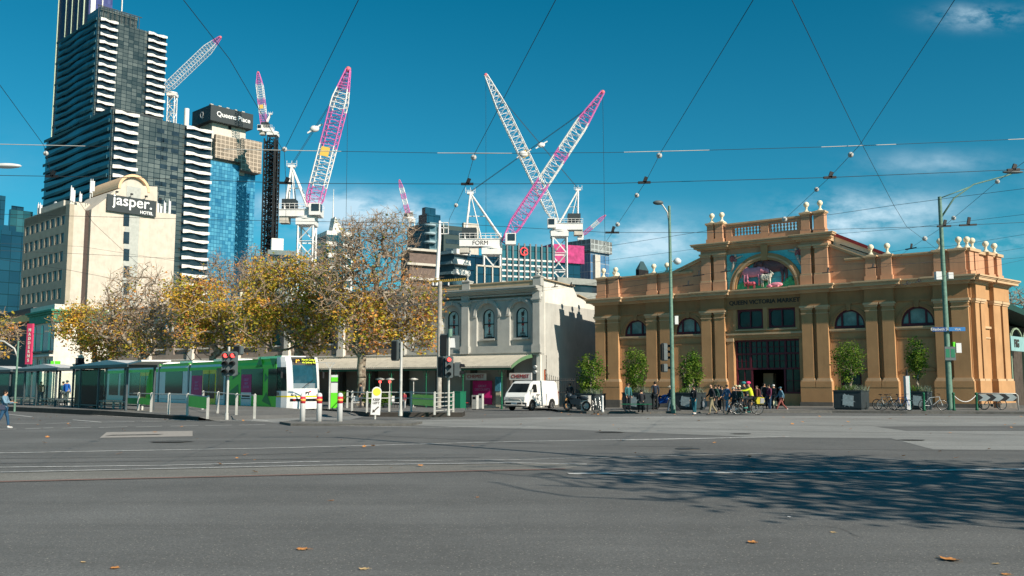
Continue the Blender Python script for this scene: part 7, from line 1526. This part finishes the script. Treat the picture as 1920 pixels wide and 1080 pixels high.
def person(lb, px, py, face, pose='walk', H=1.72, top=(.03, .03, .035), bot=(.03, .04, .06), shoe=(.6, .6, .6), hair=1, skin=None, extra=(), z=.0, st=1.0, arms=None, Yoff=0, group=None, long_coat=False, lean=0.0, seat=.45):
    """face: heading in degrees, 0 = +X (picture right), 180 = picture left, 270 = towards the camera"""
    p = gnd(px, py, z); p.y += Yoff; o = thing('person', lb, 'person', (p.x, p.y, z+G(p.x, p.y)), math.radians(face-90), group); sk = skin or M_skin; h = H
    hipz = .50*h; kn = .235*h; sh_ = .245*h
    la, lk, ra, rk = {'walk': (27*st, 8, -20*st, 22), 'stand': (3, 2, -3, 3), 'sit': (84, 84, 80, 78), 'ride': (72, 78, 30, 40)}[pose]
    rad = math.radians
    def leg(x, a, k):
        hp = Vector((x, 0, 0)); kne = hp+Vector((x*.25, math.sin(rad(a))*kn, -math.cos(rad(a))*kn)); an = kne+Vector((0, math.sin(rad(a-k))*sh_, -math.cos(rad(a-k))*sh_)); return hp, kne, an
    L = leg(-.052*h, la, lk); R = leg(.052*h, ra, rk); low = min(L[2].z, R[2].z)
    off = -low+.045*h
    if pose == 'sit': off = seat+.06
    if pose == 'ride': off = .98
    U = Vector((0, math.sin(rad(lean)), math.cos(rad(lean))))
    def up(v): return v+Vector((0, 0, off))
    hip = Vector((0, 0, off)); waist = hip+U*.09*h; chest = hip+U*.215*h; neckb = hip+U*.315*h; nk = hip+U*.345*h+Vector((0, .005*h, 0)); hd = nk+Vector((0, .012*h, .055*h)); crown = hd+Vector((0, 0, .055*h))
    aL, bL, aR, bR = arms or {'walk': (-22, 25, 20, 30), 'stand': (4, 12, 6, 14), 'sit': (30, 50, 32, 48), 'ride': (62, 20, 62, 20)}[pose]
    def arm(x, a, bnd):
        s0 = neckb+Vector((x*.108*h, 0, -.025*h)); e = s0+Vector((x*.025*h, math.sin(rad(a+lean*.5))*.165*h, -math.cos(rad(a+lean*.5))*.165*h)); w = e+Vector((-x*.012*h, math.sin(rad(a+bnd+lean*.5))*.145*h, -math.cos(rad(a+bnd+lean*.5))*.145*h)); return s0, e, w
    AL = arm(-1, aL, bL); AR = arm(1, aR, bR)
    V = [hip, waist, chest, neckb, nk, hd, crown]; E = [(0, 1), (1, 2), (2, 3), (3, 4), (4, 5), (5, 6)]; Rr = [.066, .062, .072, .045, .026, .046, .030]
    def add(v, parent, r): V.append(v); Rr.append(r); E.append((parent, len(V)-1)); return len(V)-1
    V_n = add(hd+Vector((0, .052*h, -.004*h)), 5, .008)
    for lg in (L, R):
        a = add(up(lg[0])-Vector((0, 0, .015*h)), 0, .048); a = add(up(lg[0]).lerp(up(lg[1]), .5), a, .042); a = add(up(lg[1]), a, .031); a = add(up(lg[1]).lerp(up(lg[2]), .4), a, .029); a = add(up(lg[2]), a, .019); add(up(lg[2])+Vector((0, .07*h, -.022*h)), a, .016)
    hands = []
    for A in (AL, AR):
        a = add(A[0], 3, .032); a = add(A[1], a, .022); a = add(A[2], a, .014); d = (A[2]-A[1]).normalized(); hnd = A[2]+d*.035*h; a = add(hnd, a, .016); hands.append((hnd, d, a))
    nb = len(V)
    for hnd, d, a in hands:
        sd_ = Vector((1, 0, 0)) if hnd.x > 0 else Vector((-1, 0, 0))
        for k in range(4):
            q = hnd+Vector((0, (k-1.5)*.009*h, 0))+d*(.030+.004*(1-abs(k-1.3)))*h-sd_*.004*h*k*.5; add(q, a, .0042)
        add(hnd+Vector((0, .018*h, 0))+d*.012*h, a, .005)
    skinned('body', V, E, [r*h for r in Rr], 0, sk, o)
    # clothes
    g = 1.17; e = [hip+Vector((0, 0, -.02*h)), waist, chest, neckb-Vector((0, 0, .004))]; tv = list(e); te = [(0, 1), (1, 2), (2, 3)]; tr = [.082, .076, .086, .050]
    for A in (AL, AR):
        n0 = len(tv); tv += [A[0], A[0].lerp(A[1], .5), A[1], A[1].lerp(A[2], .9)]; tr += [.042, .036, .031, .022]; te += [(3, n0), (n0, n0+1), (n0+1, n0+2), (n0+2, n0+3)]
    if long_coat: tv.append(hip-Vector((0, 0, .17*h))); tr.append(.095); te.append((0, len(tv)-1))
    skinned('jacket', tv, te, [r*h for r in tr], 0, cm(top), o)
    pv = [hip+Vector((0, 0, .02*h))]; pe = []; pr = [.072]
    for lg in (L, R): n0 = len(pv); pv += [up(lg[0])-Vector((0, 0, .01*h)), up(lg[0]).lerp(up(lg[1]), .5), up(lg[1]), up(lg[1]).lerp(up(lg[2]), .5), up(lg[2])+Vector((0, 0, .01*h))]; pr += [.058, .052, .040, .035, .030]; pe += [(0, n0), (n0, n0+1), (n0+1, n0+2), (n0+2, n0+3), (n0+3, n0+4)]
    skinned('trousers', pv, pe, [r*h for r in pr], 0, cm(bot), o)
    for lg in (L, R): b = MB(); a = up(lg[2]); b.sph(a+Vector((0, .035*h, -.024*h)), (.028*h, .078*h, .024*h), 10, 6); b.sph(a+Vector((0, -.005*h, -.01*h)), (.027*h, .032*h, .034*h), 8, 6); b.build('shoe', cm(shoe), o)
    for s_ in (-1, 1): b = MB(); b.sph(hd+Vector((s_*.018*h, .044*h, .006*h)), .005*h, 6, 4); b.build('eye', M_eye, o); b = MB(); b.sph(hd+Vector((s_*.049*h, -.002*h, 0)), (.006*h, .011*h, .016*h), 6, 5); b.build('ear', sk, o)
    b = MB(); b.sph(hd+Vector((0, .047*h, -.020*h)), (.013*h, .004*h, .0035*h), 6, 4); b.build('mouth', cm((.3, .09, .08)), o)
    if hair == 1: b = MB(); b.sph(hd+Vector((0, -.014*h, .020*h)), (.055*h, .054*h, .052*h), 12, 8); b.build('hair', M_hair, o)
    if hair == 2: b = MB(); b.sph(hd+Vector((0, -.016*h, .014*h)), (.056*h, .055*h, .056*h), 12, 8); b.sph(hd+Vector((0, -.045*h, -.05*h)), (.05*h, .025*h, .075*h), 10, 6); b.build('hair', M_hair, o)
    if isinstance(hair, tuple): b = MB(); b.sph(hd+Vector((0, -.006*h, .026*h)), (.056*h, .058*h, .044*h), 12, 6); b.cb(0, hd.y+.065*h, hd.z+.022*h, .08*h, .05*h, .008*h); b.build('cap', cm(hair), o)
    for ex in extra:
        k = ex[0]; c = cm(ex[1])
        if k == 'backpack': b = MB(); q = chest+Vector((0, -.115*h, -.03*h)); b.sph(q, (.085*h, .055*h, .12*h), 12, 8); b.build('backpack', c, o)
        if k == 'bag': hnd = hands[1][0]; b = MB(); b.cb(hnd.x, hnd.y, hnd.z-.19*h, .05*h, .15*h, .17*h); b.tube([hnd+Vector((0, -.05*h, -.1*h)), hnd+Vector((0, 0, -.01*h)), hnd+Vector((0, .05*h, -.1*h))], .008, 4); b.build('bag', c, o); tag(bpy.data.objects[-1] if False else o, None)
        if k == 'phone': hnd = hands[1][0]; b = MB(); b.cb(hnd.x-.01, hnd.y+.02*h, hnd.z+.035*h, .07, .012, .14); b.build('phone', M_blk, o)
        if k == 'satchel': b = MB(); q = hip+Vector((.1*h, -.03*h, .03*h)); b.cb(q.x, q.y, q.z, .05*h, .17*h, .12*h); b.tube([q+Vector((0, 0, .06*h)), chest+Vector((0, .085*h, .02*h)), neckb+Vector((-.07*h, 0, .01*h))], .012, 4); b.build('satchel', c, o)
    return o
BK = (.02, .022, .028); NV = (.02, .035, .07); JN = (.04, .10, .16); GY = (.16, .18, .20); BL = (.06, .14, .28); KH = (.26, .22, .14); DG = (.02, .06, .05)
person('pedestrian at the left edge in a grey blue jacket looking down at a phone', 6, 803, 8, 'walk', 1.5, (.16, .27, .36), (.02, .07, .14), (.6, .6, .6), 1, extra=(('phone', BK), ('satchel', (.05, .06, .1))), arms=(20, 75, 25, 80), st=.6)
person('person in black standing in the shade by the lane gate', 1069, 767, 250, 'stand', 1.72, BK, BK, BK, 1, z=.1)
person('person in a long black coat sitting on the green bench', 1203, 772, 90, 'sit', 1.7, BK, BK, BK, 1, z=.13, long_coat=False, seat=.44)
person('person in dark clothes standing left of the blue motorcycle', 1229, 768, 90, 'stand', 1.78, (.02, .03, .05), (.02, .025, .03), BK, 1, z=.13, st=1)
person('person with pale cap and navy jacket pulling a black suitcase', 1258, 774, 178, 'walk', 1.68, NV, (.06, .10, .14), (.05, .05, .06), (.6, .55, .45), z=0, st=.7)
person('woman in a black top and teal jeans standing on the kerb', 1302, 776.5, 215, 'stand', 1.62, BK, (.02, .12, .16), (.5, .5, .5), 2, extra=(('satchel', (.4, .4, .42)),))
person('bald man in a dark jacket and khaki trousers walking left', 1335, 778, 185, 'walk', 1.76, BK, KH, (.05, .05, .05), 0, extra=(('bag', GY),), st=.6)
person('man in dark green close behind the bald man', 1343, 774, 190, 'walk', 1.72, DG, (.05, .05, .05), (.5, .5, .5), 1, extra=(('satchel', GY),), st=.5)
person('woman in a black coat holding a bright green bag', 1354, 772, 265, 'stand', 1.64, BK, BK, BK, 2, extra=(('bag', (.05, .45, .12)),))
person('man in a blue hoodie and light jeans with a grey bag in front', 1364, 773.5, 200, 'walk', 1.72, (.10, .20, .36), (.10, .28, .45), (.6, .6, .6), 1, extra=(('satchel', (.45, .48, .5)),), st=.6)
person('grey haired man in navy striding left with a wide step', 1377, 777, 182, 'walk', 1.7, (.02, .035, .045), (.015, .02, .03), (.4, .25, .18), (.35, .33, .3), st=1.3)
person('man in a cream cap and dark green jacket next to the striding man', 1388, 777, 184, 'walk', 1.72, (.02, .07, .06), BK, (.4, .35, .3), (.62, .62, .42), st=.8)
person('person in a maroon and black top left in the group at the entrance', 1443, 770, 200, 'stand', 1.74, (.14, .03, .07), (.02, .05, .10), (.5, .5, .5), 1, extra=(('satchel', GY),))
person('person with a white cap half hidden in the group at the entrance', 1452, 769, 120, 'stand', 1.74, BK, BK, (.3, .3, .3), (.6, .6, .6))
person('person in a blue hooded top and brown trousers carrying a cream bag', 1465, 771, 182, 'walk', 1.66, (.10, .20, .28), (.22, .07, .06), (.65, .65, .65), (.05, .12, .16), extra=(('bag', (.65, .6, .4)),), st=1.1)
person('person in a dark grey jacket behind the far railing by the tree trunk', 676, 768, 200, 'stand', 1.74, (.05, .06, .075), (.03, .03, .035), (.3, .2, .15), 1, z=.1)
person('child in red and white behind the railing near the green panel', 758, 768, 230, 'stand', 1.15, (.45, .06, .08), (.4, .4, .4), (.5, .5, .5), (.5, .5, .5), z=.1)
person('person in white top and pink trousers standing inside the large shelter', 163, 763, 250, 'stand', 1.6, (.62, .62, .58), (.55, .30, .28), (.6, .6, .6), 1, z=.26, Yoff=1.2)
person('person in a bright blue jacket between the two shelters', 115, 762, 80, 'stand', 1.74, (.01, .10, .40), (.06, .09, .09), (.3, .3, .3), (.6, .6, .55), z=.26, Yoff=.6)
person('person with dark backpack over a pale top in the smaller shelter', 84, 761, 100, 'stand', 1.68, (.45, .46, .44), (.05, .06, .07), (.4, .4, .4), 1, extra=(('backpack', (.02, .10, .11)),), z=.26, Yoff=2.4)
person('person in orange brown top at the left side of the smaller shelter', 52, 761, 300, 'stand', 1.66, (.35, .22, .14), (.03, .14, .18), (.5, .5, .5), 1, z=.26, Yoff=1.6)
person('blond person in a dark jumper just right of the striding man', 1381.5, 774, 150, 'stand', 1.7, (.03, .04, .05), JN, (.4, .4, .4), (.5, .4, .22))
person('short haired person in a grey coat in front of the left pilaster of the entrance', 1349, 773, 210, 'stand', 1.7, (.12, .12, .13), BK, (.2, .2, .2), 1)
person('person in a dark red scarfed coat behind the yellow vest rider', 1420, 771, 230, 'stand', 1.68, (.10, .03, .03), BK, (.2, .2, .2), 2)
person('person in black just inside the market doorway', 1434, 766, 270, 'stand', 1.7, BK, BK, BK, 1, z=.13)
person('person in a teal anorak left of the second planter', 1178, 771, 300, 'stand', 1.66, (.03, .12, .13), BK, (.3, .3, .3), 1, z=.13)
# riders
def helmet(par, c, m):
    b = MB(); b.sph(c, (.11, .14, .09), 12, 8); return b.build('helmet', m, par)
for lb, px, py, top, bot, hc, bag, off in (('cyclist in a yellow high visibility vest and pink helmet', 1411, 778, (.55, .62, .03), BK, (.75, .05, .16), True, 0), ('cyclist in black with a teal helmet beside the yellow vest rider', 1402, 775, BK, (.03, .04, .05), (.04, .22, .24), False, 1)):
    q = gnd(px, py); r = person(lb, px, py, 180, 'ride', 1.72, top, bot, (.05, .25, .22) if bag else BK, 0, lean=14)
    helmet(r, (0, .19, 1.80), cm(hc))
    bk = bicycle('delivery bicycle ridden by the cyclist in yellow' if bag else 'bicycle ridden by the cyclist in black', 0, 0, math.radians(180), M_bikek, z=0, at_=Vector((q.x-.28, q.y, 0)), s=1.05)
    if bag:
        cr = thing('delivery_bag', 'yellow and grey delivery bag on the rear rack of the delivery bicycle', 'bag', (q.x+.42, q.y, .62), 0); b = MB(); b.prism([(-.2, -.2, 0), (.16, -.2, 0), (.24, -.2, .12), (.2, -.2, .36), (-.14, -.2, .38), (-.24, -.2, .2)], (0, .4, 0)); b.build('shell', cm((.5, .42, .03)), cr); b = MB(); b.prism([(-.02, -.22, .02), (.2, -.22, .04), (.22, -.22, .3), (.0, -.22, .33)], (0, .44, 0)); b.build('cover', cm((.30, .30, .31)), cr); b = MB(); b.box(-.3, -.1, -.06, .3, .1, -.02); b.build('rack', M_blk, cr)
# suitcase
q = gnd(1273, 774); sc = thing('suitcase', 'black wheeled suitcase tilted behind the person with the pale cap', 'suitcase', (q.x, q.y, .04), 0); sc.rotation_euler = (0, math.radians(-38), 0)
b = MB(); b.cb(0, 0, .38, .26, .38, .62); o = b.build('shell', cm(BK), sc); md = o.modifiers.new('bevel', 'BEVEL'); md.width = .04; md.segments = 2
b = MB(); b.bar((.0, -.12, .69), (.0, -.12, 1.05), .02); b.bar((.0, .12, .69), (.0, .12, 1.05), .02); b.bar((0, -.12, 1.05), (0, .12, 1.05), .03); b.build('handle', M_gal, sc)
for y in (-.15, .15): b = MB(); b.cyl((.08, y-.02, .05), (.08, y+.02, .05), .05, .05, 10); b.build('wheel', M_tyre, sc)
# timber stake by the gate
p = gnd(1062, 767, .1); o = thing('timber_post', 'short orange timber post beside the person at the lane gate', 'post', (p.x, p.y, .1+G(p.x, p.y))); b = MB(); b.box(-.07, -.05, 0, .07, .05, .9); b.build('shaft', mat('orange_timber', (.5, .26, .10), .7, var=.3), o); b = MB(); b.sph((0, 0, .93), .08, 8, 5); b.build('cap', mat('pale_timber', (.6, .45, .3), .7), o)
